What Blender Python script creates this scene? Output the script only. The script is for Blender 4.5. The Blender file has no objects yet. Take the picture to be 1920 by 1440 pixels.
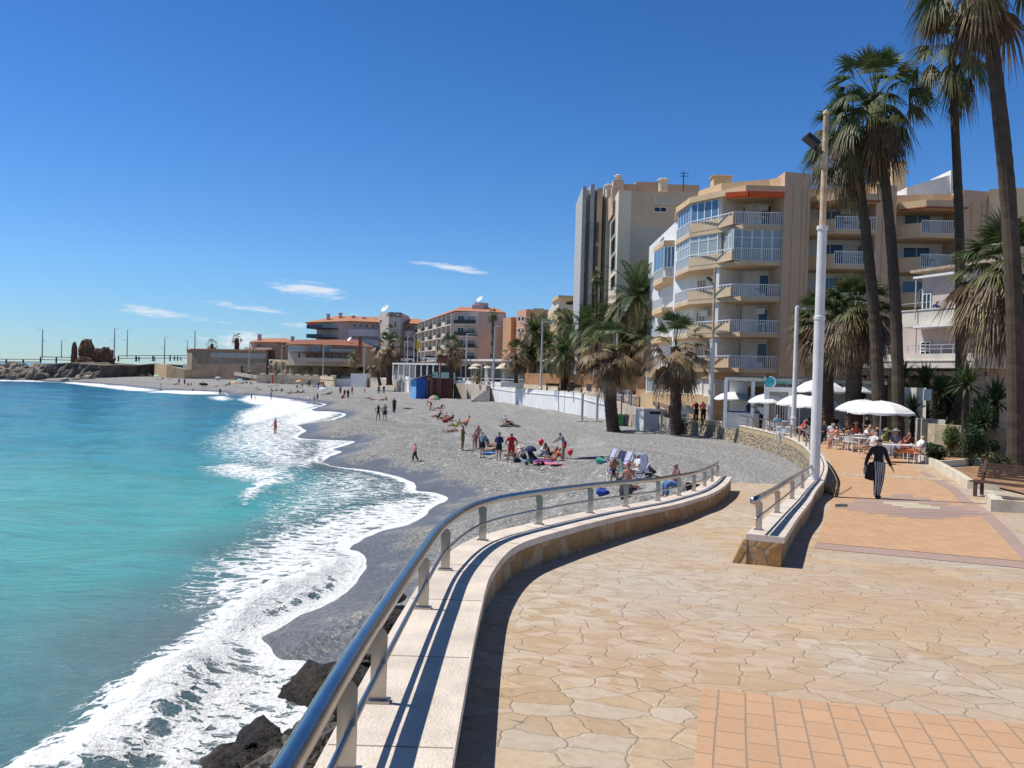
import bpy, bmesh, math, random
import numpy as np
from mathutils import Vector, Matrix, Euler, noise
R=math.radians
rnd=random.Random(7)
scene=bpy.context.scene
col=scene.collection
# ---------------------------------------------------------------- camera
FL=1450.0; PITCH=R(0.63); ROLL=R(1.6)
cam_d=bpy.data.cameras.new('camera'); cam=bpy.data.objects.new('camera',cam_d); col.objects.link(cam)
cam_d.sensor_width=36.0; cam_d.lens=36.0*FL/1920.0; cam_d.clip_start=0.05; cam_d.clip_end=60000
CM=Matrix.Rotation(math.pi/2-PITCH,4,'X')@Matrix.Rotation(ROLL,4,'Z')
cam.matrix_world=CM; scene.camera=cam
CM3=CM.to_3x3()
# ---------------------------------------------------------------- light
SUN_EL=R(59); TOSUN=Vector((-math.cos(SUN_EL)*.977, math.cos(SUN_EL)*.213, math.sin(SUN_EL))).normalized()
sd=bpy.data.lights.new('sun','SUN'); sd.energy=4.9; sd.angle=R(0.53); sd.color=(1.0,0.95,0.87)
so=bpy.data.objects.new('sun',sd); col.objects.link(so); so.rotation_euler=TOSUN.to_track_quat('Z','Y').to_euler(); so.location=(0,0,60)
W=bpy.data.worlds.new('World'); scene.world=W; W.use_nodes=True
def world_nodes():
    nt=W.node_tree; nt.nodes.clear(); N=nt.nodes; L=nt.links
    out=N.new('ShaderNodeOutputWorld'); bg=N.new('ShaderNodeBackground'); bg.inputs[1].default_value=0.14
    sky=N.new('ShaderNodeTexSky'); sky.sky_type='NISHITA'; sky.sun_disc=False; sky.sun_elevation=SUN_EL
    sky.sun_rotation=math.atan2(TOSUN.x,TOSUN.y); sky.altitude=0; sky.air_density=1.0; sky.dust_density=0.0; sky.ozone_density=1.6
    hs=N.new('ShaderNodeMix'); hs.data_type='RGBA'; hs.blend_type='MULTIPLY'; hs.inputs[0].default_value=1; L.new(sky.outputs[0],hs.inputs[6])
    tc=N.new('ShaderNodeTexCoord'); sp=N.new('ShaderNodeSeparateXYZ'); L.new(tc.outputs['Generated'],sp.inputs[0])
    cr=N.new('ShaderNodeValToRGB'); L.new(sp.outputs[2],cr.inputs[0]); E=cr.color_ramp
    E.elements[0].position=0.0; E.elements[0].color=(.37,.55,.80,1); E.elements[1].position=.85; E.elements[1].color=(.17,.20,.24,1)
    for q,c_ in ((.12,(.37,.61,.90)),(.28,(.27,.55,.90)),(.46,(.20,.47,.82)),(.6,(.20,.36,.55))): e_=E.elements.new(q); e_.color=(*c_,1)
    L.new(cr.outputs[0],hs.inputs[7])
    def m(op,a,b=None,c=None):
        n=N.new('ShaderNodeMath'); n.operation=op
        for i,v in enumerate((a,b,c)):
            if v is None: continue
            if isinstance(v,(int,float)): n.inputs[i].default_value=v
            else: L.new(v,n.inputs[i])
        return n.outputs[0]
    az=m('ARCTAN2',sp.outputs[0],sp.outputs[1]); el=m('ARCSINE',sp.outputs[2])
    cb=N.new('ShaderNodeCombineXYZ'); L.new(m('MULTIPLY',az,16),cb.inputs[0]); L.new(m('MULTIPLY',el,90),cb.inputs[1])
    nz=N.new('ShaderNodeTexNoise'); nz.inputs['Scale'].default_value=1.6; nz.inputs['Detail'].default_value=7; nz.inputs['Roughness'].default_value=.62; nz.inputs['Distortion'].default_value=.5
    L.new(cb.outputs[0],nz.inputs['Vector'])
    tot=None
    for (a0,e0,w,h,t,s) in CLOUDS:
        da=m('SUBTRACT',az,a0); de=m('SUBTRACT',el,e0)
        de=m('SUBTRACT',de,m('MULTIPLY',da,t))
        q=m('ADD',m('POWER',m('ABSOLUTE',m('DIVIDE',da,w)),2),m('POWER',m('ABSOLUTE',m('DIVIDE',de,h)),2))
        v=m('MULTIPLY',m('MAXIMUM',m('SUBTRACT',1,q),0),s)
        tot=v if tot is None else m('MAXIMUM',tot,v)
    d=m('SUBTRACT',m('ADD',m('MULTIPLY',tot,0.55),m('MULTIPLY',nz.outputs[0],1.5)),0.88)
    mr=N.new('ShaderNodeMapRange'); mr.interpolation_type='SMOOTHSTEP'; mr.inputs[1].default_value=0.0; mr.inputs[2].default_value=.60; L.new(d,mr.inputs[0])
    fac=m('MULTIPLY',m('MULTIPLY',mr.outputs[0],m('MINIMUM',m('MULTIPLY',tot,3),1)),.85)
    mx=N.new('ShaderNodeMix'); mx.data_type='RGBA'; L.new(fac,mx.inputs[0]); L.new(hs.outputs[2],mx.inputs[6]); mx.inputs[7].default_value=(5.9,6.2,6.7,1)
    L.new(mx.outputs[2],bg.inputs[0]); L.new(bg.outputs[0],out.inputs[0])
def ray(px,py):
    return CM3@Vector(((px-960)/FL,-(py-720)/FL,-1.0))
def ae(px,py):
    d=ray(px,py).normalized(); return math.atan2(d.x,d.y),math.asin(d.z)
CLOUDS=[]
for (px,py,w,h,t,s) in [(845,501,88,9,-.10,1.0),(575,543,85,19,-.06,1.0),(300,587,105,11,-.10,.85),(460,576,88,9,-.09,.75),(560,609,45,8,0,.7),(455,640,120,22,.03,.8),(425,605,25,7,0,.4),(600,560,30,6,0,.4),(720,600,90,22,0,.55),(760,620,60,18,0,.6)]:
    a,e=ae(px,py); CLOUDS.append((a,e,w/FL,h/FL,t,s))
world_nodes()
scene.view_settings.view_transform='Standard'; scene.view_settings.look='None'; scene.view_settings.exposure=0.0; scene.view_settings.gamma=1.0
try: scene.cycles.max_bounces=6; scene.cycles.use_denoising=True
except Exception: pass
# ---------------------------------------------------------------- pixel helpers (only used to measure positions)
def at_z(px,py,z):
    d=ray(px,py); return d*(z/d.z)
def at_d(px,py,Y):
    d=ray(px,py); return d*(Y/d.y)
def at_f(px,py,zf):
    d=ray(px,py); Y=15.0
    lo,hi=2.0,900.0
    if zf is beach_z:
        ys=np.geomspace(8,900,900); g=ys*(d.z/d.y)-terrain(ys*(d.x/d.y),ys)[0]; k=int(np.argmax(g<=0)); k=max(k,1); t=g[k-1]/(g[k-1]-g[k]); y=ys[k-1]+(ys[k]-ys[k-1])*t; P=d*(y/d.y); return Vector((P.x,P.y,P.z))
    p=None; y=2.5; prev=None
    while y<900:
        P=d*(y/d.y); g=P.z-zf(P.x,P.y)
        if g<=0:
            a=prev if prev else y*.9; b=y
            for _ in range(24):
                mid=(a+b)/2; P=d*(mid/d.y)
                if P.z-zf(P.x,P.y)>0: a=mid
                else: b=mid
            P=d*(b/d.y); return Vector((P.x,P.y,zf(P.x,P.y)))
        prev=y; y*=1.03
    return d*(60/d.y)
SEA=-6.1
def interp(x,xs,ys):
    return float(np.interp(x,xs,ys))
def prom_zy(y): return interp(y,[-6,3.6,9,14,21,26,400],[-1.6,-1.83,-2.1,-2.5,-3.08,-3.2,-3.2])
def prom_z(x,y): return prom_zy(y)
def ramp_zy(y): return interp(y,[-6,3.6,9,14,20,30,40],[-1.6,-1.83,-2.1,-2.5,-3.0,-3.72,-4.6])
# ---------------------------------------------------------------- mesh builder
def wm(o):
    m=o.matrix_basis.copy(); p=o.parent
    while p: m=p.matrix_basis@m; p=p.parent
    return m
class MB:
    def __init__(s): s.v=[]; s.f=[]; s.m=[]; s.mats=[]; s.cur=0; s.uv=None
    def mat(s,m):
        if m not in s.mats: s.mats.append(m)
        s.cur=s.mats.index(m); return s
    def face(s,idx): s.f.append(tuple(idx)); s.m.append(s.cur)
    def poly(s,pts):
        n=len(s.v); s.v.extend([tuple(p) for p in pts]); s.face(range(n,n+len(pts)))
    def hexa(s,p):  # 8 pts: bottom 4 ccw, top 4
        n=len(s.v); s.v.extend([tuple(q) for q in p])
        for a in ((3,2,1,0),(4,5,6,7),(0,1,5,4),(1,2,6,5),(2,3,7,6),(3,0,4,7)): s.face([n+i for i in a])
    def box(s,x0,x1,y0,y1,z0,z1,mt=None):
        p=[(x0,y0,z0),(x1,y0,z0),(x1,y1,z0),(x0,y1,z0),(x0,y0,z1),(x1,y0,z1),(x1,y1,z1),(x0,y1,z1)]
        if mt is not None: p=[tuple(mt@Vector(q)) for q in p]
        s.hexa(p)
    def prism(s,pts,z0,z1):   # pts xy ; z0,z1 scalar or list
        k=len(pts); n=len(s.v)
        a=0
        for i in range(k): a+=pts[i][0]*pts[(i+1)%k][1]-pts[(i+1)%k][0]*pts[i][1]
        if a<0: pts=list(reversed(pts)); z0=list(reversed(z0)) if isinstance(z0,(list,tuple)) else z0; z1=list(reversed(z1)) if isinstance(z1,(list,tuple)) else z1
        for i,p in enumerate(pts): s.v.append((p[0],p[1],z0[i] if isinstance(z0,(list,tuple)) else z0))
        for i,p in enumerate(pts): s.v.append((p[0],p[1],z1[i] if isinstance(z1,(list,tuple)) else z1))
        s.face([n+i for i in reversed(range(k))]); s.face([n+k+i for i in range(k)])
        for i in range(k): j=(i+1)%k; s.face([n+i,n+j,n+k+j,n+k+i])
    def tube(s,path,rad,n=8,cap=True,sx=1.0):
        path=[Vector(p) for p in path]; k=len(path); base=len(s.v)
        up0=Vector((0,0,1))
        for i,p in enumerate(path):
            t=(path[min(i+1,k-1)]-path[max(i-1,0)])
            if t.length<1e-9: t=Vector((0,0,1))
            t.normalize()
            ref=up0 if abs(t.z)<.95 else Vector((0,1,0))
            a=t.cross(ref).normalized(); b=a.cross(t).normalized()
            r=rad[i] if isinstance(rad,(list,tuple)) else rad
            for j in range(n):
                q=2*math.pi*j/n; s.v.append(tuple(p+a*(math.cos(q)*r*sx)+b*(math.sin(q)*r)))
        for i in range(k-1):
            for j in range(n):
                j2=(j+1)%n; s.face([base+i*n+j,base+(i+1)*n+j,base+(i+1)*n+j2,base+i*n+j2])
        if cap:
            s.face([base+j for j in range(n)]); s.face([base+(k-1)*n+j for j in reversed(range(n))])
    def lathe(s,prof,n=16,c=(0,0,0)):
        base=len(s.v)
        for (r,z) in prof:
            for j in range(n):
                q=2*math.pi*j/n; s.v.append((c[0]+math.cos(q)*r,c[1]+math.sin(q)*r,c[2]+z))
        for i in range(len(prof)-1):
            for j in range(n):
                j2=(j+1)%n; s.face([base+i*n+j,base+i*n+j2,base+(i+1)*n+j2,base+(i+1)*n+j])
        s.face([base+j for j in reversed(range(n))]); s.face([base+(len(prof)-1)*n+j for j in range(n)])
    def strip(s,A,B):  # ruled surface between two polylines
        n=len(s.v); k=len(A); s.v.extend([tuple(p) for p in A]); s.v.extend([tuple(p) for p in B])
        for i in range(k-1): s.face([n+i,n+k+i,n+k+i+1,n+i+1])
    def build(s,name,mt=None,parent=None,smooth=False,bevel=0,local=False):
        me=bpy.data.meshes.new(name)
        v=s.v
        if parent is not None and not local:
            inv=wm(parent).inverted(); v=[tuple(inv@Vector(p)) for p in v]
        me.from_pydata(v,[],s.f)
        mats=s.mats if s.mats else ([mt] if mt else [])
        for m in mats: me.materials.append(m)
        if s.mats: me.polygons.foreach_set('material_index',s.m)
        if smooth: me.polygons.foreach_set('use_smooth',[True]*len(s.f))
        me.update()
        o=bpy.data.objects.new(name,me); col.objects.link(o)
        if parent is not None: o.parent=parent
        if bevel:
            b=o.modifiers.new('bevel','BEVEL'); b.width=bevel; b.segments=2; b.limit_method='ANGLE'
        return o
def tag(o,label=None,cat=None,group=None,kind=None):
    if label: o['label']=label
    if cat: o['category']=cat
    if group: o['group']=group
    if kind: o['kind']=kind
    return o
def thing(name,label,cat,loc=(0,0,0),rz=0,group=None):
    o=bpy.data.objects.new(name,None); col.objects.link(o); o.location=loc; o.rotation_euler=(0,0,rz); o.empty_display_size=.3
    return tag(o,label,cat,group)
def dup(o,loc=None,rz=None,sc=None,label=None,group=None,parent=None):
    c=o.copy(); col.objects.link(c)
    if parent: c.parent=parent
    if loc is not None: c.location=loc
    if rz is not None: c.rotation_euler=(0,0,rz)
    if sc is not None: c.scale=(sc,sc,sc) if isinstance(sc,(int,float)) else sc
    if label: c['label']=label
    if group: c['group']=group
    for ch in [x for x in KIDS.get(o.name,[])] if False else list(o.children): dup(ch,parent=c)
    return c
KIDS={}
# ---------------------------------------------------------------- materials
def newmat(name):
    m=bpy.data.materials.new(name); m.use_nodes=True; nt=m.node_tree; nt.nodes.clear()
    o=nt.nodes.new('ShaderNodeOutputMaterial'); b=nt.nodes.new('ShaderNodeBsdfPrincipled'); nt.links.new(b.outputs[0],o.inputs[0])
    return m,nt,b
class NT:
    def __init__(s,nt): s.nt=nt; s.N=nt.nodes; s.L=nt.links
    def n(s,t,**k):
        x=s.N.new(t)
        for a,b in k.items(): setattr(x,a,b)
        return x
    def put(s,v,inp):
        if isinstance(v,(int,float)): inp.default_value=v
        elif isinstance(v,(tuple,list)): inp.default_value=v if len(v)!=3 or inp.type!='RGBA' else (*v,1)
        else: s.L.new(v,inp)
    def math(s,op,a,b=0,c=0,clamp=False):
        x=s.n('ShaderNodeMath',operation=op); x.use_clamp=clamp
        s.put(a,x.inputs[0]); s.put(b,x.inputs[1]); s.put(c,x.inputs[2]); return x.outputs[0]
    def mix(s,f,a,b,blend='MIX'):
        x=s.n('ShaderNodeMix',data_type='RGBA',blend_type=blend); s.put(f,x.inputs[0]); s.put(a,x.inputs[6]); s.put(b,x.inputs[7]); return x.outputs[2]
    def ramp(s,v,a,b,lo=0,hi=1):
        x=s.n('ShaderNodeMapRange'); x.interpolation_type='SMOOTHSTEP'; s.put(v,x.inputs[0]); s.put(a,x.inputs[1]); s.put(b,x.inputs[2]); s.put(lo,x.inputs[3]); s.put(hi,x.inputs[4]); return x.outputs[0]
    def noise(s,vec,scale,detail=4,rough=.55,dist=0):
        x=s.n('ShaderNodeTexNoise'); x.inputs['Scale'].default_value=scale; x.inputs['Detail'].default_value=detail; x.inputs['Roughness'].default_value=rough; x.inputs['Distortion'].default_value=dist
        s.L.new(vec,x.inputs['Vector']); return x.outputs[0]
    def pos(s): return s.n('ShaderNodeNewGeometry').outputs['Position']
    def mapv(s,vec,scale=(1,1,1),rot=(0,0,0),loc=(0,0,0)):
        x=s.n('ShaderNodeMapping'); x.inputs['Scale'].default_value=scale; x.inputs['Rotation'].default_value=rot; x.inputs['Location'].default_value=loc; s.L.new(vec,x.inputs['Vector']); return x.outputs[0]
    def bump(s,h,strength,dist,bsdf):
        x=s.n('ShaderNodeBump'); x.inputs['Strength'].default_value=strength; x.inputs['Distance'].default_value=dist; s.L.new(h,x.inputs['Height']); s.L.new(x.outputs[0],bsdf.inputs['Normal'])
MATS={}
def M(name,c,rough=.8,var=.12,scale=3.0,bump=.15,metal=0.0,fine=25.0,streak=0.0,obj=False):
    if name in MATS: return MATS[name]
    m,nt,b=newmat(name); g=NT(nt)
    p=g.n('ShaderNodeTexCoord').outputs['Object'] if obj else g.pos()
    n1=g.noise(p,scale,5,.6); n2=g.noise(p,fine,3,.6)
    v=g.math('ADD',g.math('MULTIPLY',n1,.7),g.math('MULTIPLY',n2,.3))
    if streak:
        ns=g.noise(g.mapv(p,(2.2,2.2,.25)),1.5,5,.65); v=g.math('ADD',v,g.math('MULTIPLY',g.math('SUBTRACT',ns,.5),streak))
    dk=tuple(x*(1-var*2.2) for x in c); lt=tuple(min(1,x*(1+var*1.4)) for x in c)
    g.put(g.mix(g.ramp(v,.3,.7),dk,lt),b.inputs['Base Color']); b.inputs['Roughness'].default_value=rough; b.inputs['Metallic'].default_value=metal
    if bump: g.bump(n2,bump,.01,b)
    MATS[name]=m; return m
def P(name,c,rough=.5,metal=0.0,spec=None,coat=0,alpha=None,trans=0):
    if name in MATS: return MATS[name]
    m,nt,b=newmat(name); g=NT(nt)
    oi=g.n('ShaderNodeTexCoord').outputs['Object']; n=g.noise(oi,7,3)
    g.put(g.mix(g.ramp(n,.35,.65),tuple(x*.93 for x in c),tuple(min(1,x*1.05) for x in c)),b.inputs['Base Color'])
    b.inputs['Roughness'].default_value=rough; b.inputs['Metallic'].default_value=metal
    if trans: b.inputs['Transmission Weight'].default_value=trans
    MATS[name]=m; return m
# ================================================================ SETTING: beach, sea, paving
def polyline_w(pts,z): return np.array([[*at_z(px,py,z)[:2]] for px,py in pts])
SHORE_PX=[(380,1600),(520,1440),(575,1345),(600,1290),(573,1245),(514,1240),(493,1214),(478,1196),(514,1178),(555,1152),(596,1137),(640,1111),(668,1080),(680,1054),(668,1036),(650,1027),(706,997),(770,980),(807,952),(835,935),(811,924),(777,920),(770,905),(720,888),(672,880),(603,875),(602,866),(613,857),(638,847),(622,842),(663,829),(638,826),(563,822),(560,814),(572,807),(557,797),(588,793),(626,786),(647,777),(626,772),(585,770),(600,762),(609,757),(560,751),(505,744),(470,741),(430,741),(410,735),(290,730),(195,720),(125,716),(60,713.5),(0,711.5),(-300,700)]
SHORE=polyline_w(SHORE_PX,SEA)
def crom(P,n=6):
    out=[]
    for i in range(len(P)-1):
        p0=P[max(i-1,0)];p1=P[i];p2=P[i+1];p3=P[min(i+2,len(P)-1)]
        for k in range(n):
            u=k/n; out.append(.5*((2*p1)+(p2-p0)*u+(2*p0-5*p1+4*p2-p3)*u*u+(3*p1-p0-3*p2+p3)*u**3))
    out.append(P[-1]); return np.array(out)
SHORE=crom(SHORE,5)
_r=np.random.RandomState(4); _L=np.hypot(*np.diff(SHORE,axis=0).T).mean(); SHORE[1:-1]+=_r.uniform(-1,1,SHORE[1:-1].shape)*np.clip(np.hypot(*(SHORE[2:]-SHORE[:-2]).T)[:,None]*.045,0,.5)
SHORE_EXT=np.vstack([[SHORE[0][0]-1.0,-30],SHORE,[SHORE[-1][0]-400,SHORE[-1][1]+60]])
def seg_dist(X,Y,PL,closed=False):
    d=np.full(X.shape,1e9); 
    n=len(PL); rng=range(n if closed else n-1)
    for i in rng:
        a=PL[i]; b=PL[(i+1)%n]; ab=b-a; L=ab@ab+1e-9
        t=np.clip(((X-a[0])*ab[0]+(Y-a[1])*ab[1])/L,0,1)
        d=np.minimum(d,(X-a[0]-t*ab[0])**2+(Y-a[1]-t*ab[1])**2)
    return np.sqrt(d)
def inside(X,Y,PG):
    c=np.zeros(X.shape,bool); n=len(PG); j=n-1
    for i in range(n):
        xi,yi=PG[i]; xj,yj=PG[j]
        cond=((yi>Y)!=(yj>Y)) & (X<(xj-xi)*(Y-yi)/((yj-yi) if abs(yj-yi)>1e-12 else 1e-12)+xi)
        c^=cond; j=i
    return c
LAND=np.vstack([SHORE_EXT,[[-900,2500],[2500,2500],[2500,-30]]])
def shore_s(X,Y):
    d=seg_dist(X,Y,SHORE_EXT); return np.where(inside(X,Y,LAND),d,-d)
def vn(X,Y,s,seed=0):
    X=X/s+seed*17.3; Y=Y/s+seed*9.1
    xi=np.floor(X).astype(np.int64); yi=np.floor(Y).astype(np.int64); fx=X-xi; fy=Y-yi
    fx=fx*fx*(3-2*fx); fy=fy*fy*(3-2*fy)
    def h(a,b):
        n=(a*374761393+b*668265263+seed*1442695)&0x7fffffff; n=((n^(n>>13))*1274126177)&0x7fffffff; return ((n^(n>>16))&0xffff)/65535.0
    return (h(xi,yi)*(1-fx)+h(xi+1,yi)*fx)*(1-fy)+(h(xi,yi+1)*(1-fx)+h(xi+1,yi+1)*fx)*fy
PROF_S=[-400,-60,-20,-6,-2,0,1.5,5,10,20,32,60,5000]
PROF_Z=[-18,-9.5,-7.6,-6.75,-6.3,-6.12,-5.85,-5.2,-4.85,-4.5,-4.25,-4.2,-4.2]
def terrain(X,Y):
    s=shore_s(X,Y); z=np.interp(s,PROF_S,PROF_Z)
    g=np.clip((s-2)/6,0,1)
    z=z+g*((vn(X,Y,2.2,1)-.5)*.13+(vn(X,Y,.8,2)-.5)*.10+(vn(X,Y,.35,4)-.5)*.05+(vn(X,Y,6,3)-.5)*.12)
    z=z+g*.045*np.sin(s*2*math.pi/3.2+(vn(X,Y,5,21)-.5)*9)*np.exp(-np.abs(s-6)/7)+np.clip((s-8)/6,0,1)*(-np.clip(vn(X,Y,.55,22)-.62,0,1)*.22)*np.clip((s+400)/400,0,1)
    mound=np.interp(Y,[17,21,26,30,40,60],[-3.3,-3.05,-3.38,-3.62,-3.95,-4.2])
    fall=-.35*np.clip(6.0-X,0,40)-.05
    fall=np.where((X>4.2)&(Y<26.5)&(X<9.5),-.45,fall)
    z0=z
    z=np.where((Y>20.3)&(X<16)&(Y<60),np.maximum(z,mound+fall),z)
    return z,s
def beach_z(x,y):
    z,_=terrain(np.array([x],float),np.array([y],float)); return float(z[0])
def grid_obj(name,X,Y,Z,mat,attrs=None):
    nr,nc=X.shape; v=np.stack([X,Y,Z],-1).reshape(-1,3).astype(np.float32)
    idx=np.arange(nr*nc).reshape(nr,nc)
    q=np.stack([idx[:-1,:-1],idx[:-1,1:],idx[1:,1:],idx[1:,:-1]],-1).reshape(-1,4).astype(np.int32)
    me=bpy.data.meshes.new(name); me.vertices.add(len(v)); me.vertices.foreach_set('co',v.ravel())
    me.loops.add(q.size); me.loops.foreach_set('vertex_index',q.ravel())
    me.polygons.add(len(q)); me.polygons.foreach_set('loop_start',np.arange(0,q.size,4,dtype=np.int32)); 
    try: me.polygons.foreach_set('loop_total',np.full(len(q),4,np.int32))
    except Exception: pass
    me.polygons.foreach_set('use_smooth',np.ones(len(q),bool)); me.update(calc_edges=True)
    for k,a in (attrs or {}).items():
        at=me.attributes.new(k,'FLOAT',"POINT"); at.data.foreach_set('value',a.astype(np.float32).ravel())
    me.materials.append(mat); o=bpy.data.objects.new(name,me); col.objects.link(o); return o
def attr(g,name): 
    x=g.n('ShaderNodeAttribute'); x.attribute_name=name; return x.outputs['Fac']
# ---- beach
def beach_mat():
    m,nt,b=newmat('grey_shingle'); g=NT(nt); p=g.pos(); s=attr(g,'s')
    big=g.noise(p,.35,4,.6); mid=g.noise(p,3.2,4,.65)
    vo=g.n('ShaderNodeTexVoronoi'); vo.inputs['Scale'].default_value=17; g.L.new(p,vo.inputs['Vector'])
    vs=g.n('ShaderNodeSeparateColor'); g.L.new(vo.outputs['Color'],vs.inputs[0])
    vo2=g.n('ShaderNodeTexVoronoi'); vo2.inputs['Scale'].default_value=6.5; g.L.new(p,vo2.inputs['Vector'])
    v2=g.n('ShaderNodeSeparateColor'); g.L.new(vo2.outputs['Color'],v2.inputs[0])
    peb=g.ramp(g.noise(p,.22,4,.65,.5),.45,.58)   # where pebbles lie on the finer grit
    c=g.mix(g.math('MULTIPLY',vs.outputs[0],.9),(.15,.147,.143),(.50,.495,.48))
    c=g.mix(g.math('MULTIPLY',g.ramp(v2.outputs[1],.76,.86),peb),c,(.68,.67,.65))
    c=g.mix(g.math('MULTIPLY',g.ramp(v2.outputs[2],.80,.88),peb),c,(.085,.085,.09))
    c=g.mix(.55,c,g.mix(big,(.72,.70,.68),(1.18,1.16,1.12)),'MULTIPLY')
    c=g.mix(g.ramp(mid,.42,.62,.0,.45),c,(.34,.335,.325))
    c=g.mix(g.math('MULTIPLY',g.ramp(s,7.0,13.0),.45),c,(.40,.395,.385))
    bands=g.noise(g.n('ShaderNodeCombineXYZ').outputs[0],1,1) if False else None
    cb=g.n('ShaderNodeCombineXYZ'); g.L.new(g.math('ADD',s,g.math('MULTIPLY',big,2.5)),cb.inputs[0]); tide=g.noise(cb.outputs[0],.8,3,.6)
    c=g.mix(g.math('MULTIPLY',g.ramp(tide,.52,.62),.38),c,(.52,.515,.50)); c=g.mix(g.math('MULTIPLY',g.ramp(tide,.46,.38),g.ramp(mid,.4,.6,0,.5)),c,(.16,.155,.15))
    wn=g.noise(p,.55,3,.5)
    wl=g.math('ADD',s,g.math('ADD',g.math('MULTIPLY',g.math('SUBTRACT',wn,.5),-5.0),g.math('MULTIPLY',g.math('SUBTRACT',g.noise(p,2.4,5,.7),.5),-2.2)))
    wet=g.ramp(wl,.9,3.0,1,0)
    c=g.mix(g.math('MULTIPLY',wet,.93),c,g.mix(g.math('MULTIPLY',vs.outputs[0],vs.outputs[1]),(.095,.096,.10),(.20,.20,.20)))
    g.put(c,b.inputs['Base Color']); g.put(g.ramp(wet,0,1,.9,.33),b.inputs['Roughness'])
    h=g.math('ADD',g.math('MULTIPLY',vo.outputs['Distance'],.5),g.math('ADD',g.math('MULTIPLY',mid,2.2),g.math('MULTIPLY',vo2.outputs['Distance'],1.0)))
    bp=g.n('ShaderNodeBump'); bp.inputs['Distance'].default_value=.16; g.L.new(h,bp.inputs['Height']); g.put(g.ramp(wet,0,1,.85,.30),bp.inputs['Strength']); g.L.new(bp.outputs[0],b.inputs['Normal'])
    return m
def polar(th0,th1,nth,d0,d1,nr):
    th=np.radians(np.linspace(th0,th1,nth)); dy=np.geomspace(d0,d1,nr); r=6.1*FL/dy
    Rr,T=np.meshgrid(r,th,indexing='ij'); return Rr*np.sin(T),Rr*np.cos(T)
X,Y=polar(-56,50,900,1400,9,620)
Z,S=terrain(X,Y)
tag(grid_obj('beach',X,Y,Z,beach_mat(),{'s':S}),kind='structure')
# ---- sea
def poly_field(X,Y,pts,soft,z=SEA):
    PG=polyline_w(pts,z); mn=PG.min(0)-soft*2; mx=PG.max(0)+soft*2
    out=np.zeros(X.shape); m=(X>mn[0])&(X<mx[0])&(Y>mn[1])&(Y<mx[1])
    if not m.any(): return out
    d=seg_dist(X[m],Y[m],PG,True); i=inside(X[m],Y[m],PG); sd=np.where(i,d,-d)
    t=np.clip(sd/soft*.5+.5,0,1); out[m]=t*t*(3-2*t); return out
FOAM=[ # (density, softness m, pixel outline on the water)
 (1.0,1.0,[(20,1470),(130,1395),(215,1315),(300,1262),(385,1200),(430,1150),(500,1118),(570,1080),(625,1050),(668,1052),(655,1078),(590,1122),(520,1150),(470,1185),(440,1235),(390,1290),(330,1335),(270,1390),(200,1470)]),
 (.56,.8,[(200,1470),(330,1335),(440,1235),(478,1196),(514,1240),(573,1245),(600,1290),(575,1345),(520,1440),(500,1500)]),
 (.62,2.0,[(370,1110),(420,1060),(480,1020),(560,985),(640,960),(720,940),(800,930),(830,936),(770,980),(700,1000),(650,1027),(675,1052),(600,1085),(500,1120),(430,1150),(380,1140)]),
 (.74,.9,[(650,1030),(700,995),(765,978),(806,950),(833,935),(808,926),(780,945),(720,968),(660,985),(600,1020)]),
 (.40,3.0,[(480,985),(520,930),(560,900),(640,882),(720,890),(780,918),(800,925),(700,945),(600,975),(500,1010)]),
 (.66,1.5,[(545,880),(590,850),(600,815),(560,800),(520,795),(545,770),(600,764),(640,775),(620,785),(560,797),(570,808),(563,822),(660,829),(625,842),(636,847),(605,858),(600,874),(560,890)]),
 (.50,4.0,[(390,825),(430,800),(470,778),(540,765),(600,762),(640,775),(600,800),(600,840),(600,874),(540,895),(470,870),(410,850)]),
 (.70,2.0,[(455,772),(480,760),(510,752),(560,752),(600,760),(560,775),(500,790),(460,800),(440,790)]),
 (.97,2.5,[(470,741),(505,744),(550,750),(520,757),(475,757),(450,750)]),
 (.97,3,[(400,743),(420,743),(427,748),(418,752),(402,748)]),
 (.95,4,[(290,733),(350,732),(410,735),(405,740),(340,739),(285,736)]),
 (.95,5,[(190,722),(240,724),(290,730),(275,734),(230,731),(185,726)]),
 (.95,5,[(125,717),(195,720),(195,725),(150,721),(120,718)]),
 (.75,5,[(-50,711),(60,714),(110,717),(60,716),(-40,714)]),
 (.62,.6,[(452,945),(462,925),(478,912),(500,905),(520,900),(530,908),(500,922),(478,938),(462,950)]),
 (.55,1.5,[(375,870),(450,862),(540,888),(560,905),(520,915),(480,912),(420,890)]),
]
X,Y=polar(-64,16,820,1250,.25,900)
S=shore_s(X,Y)
F=np.zeros(X.shape)
for dn,sf,pts in FOAM: F=np.maximum(F,dn*poly_field(X,Y,pts,sf))
edge=np.exp(-(np.maximum(-S,0)/.55)**2)*np.clip((300-Y)/200,.0,1)
F=np.maximum(F,edge*.82)
r_=np.hypot(X,Y)
off=np.clip((-S)/6,0,1)
BORE=poly_field(X,Y,FOAM[0][2],1.6)
CREST=np.exp(-(seg_dist(X,Y,polyline_w([(440,942),(465,933),(500,912),(545,892),(600,868)],SEA))/1.6)**2)
n1=vn(X,Y,1.1,5)*.6+vn(X,Y,.45,6)*.4
Z=SEA+off*((vn(X,Y*1.6,9,7)-.5)*.28+(vn(X,Y*1.6,3.2,8)-.5)*.12+(vn(X,Y*2,1.3,9)-.5)*.06)*np.clip(300/r_,0,1)
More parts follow.
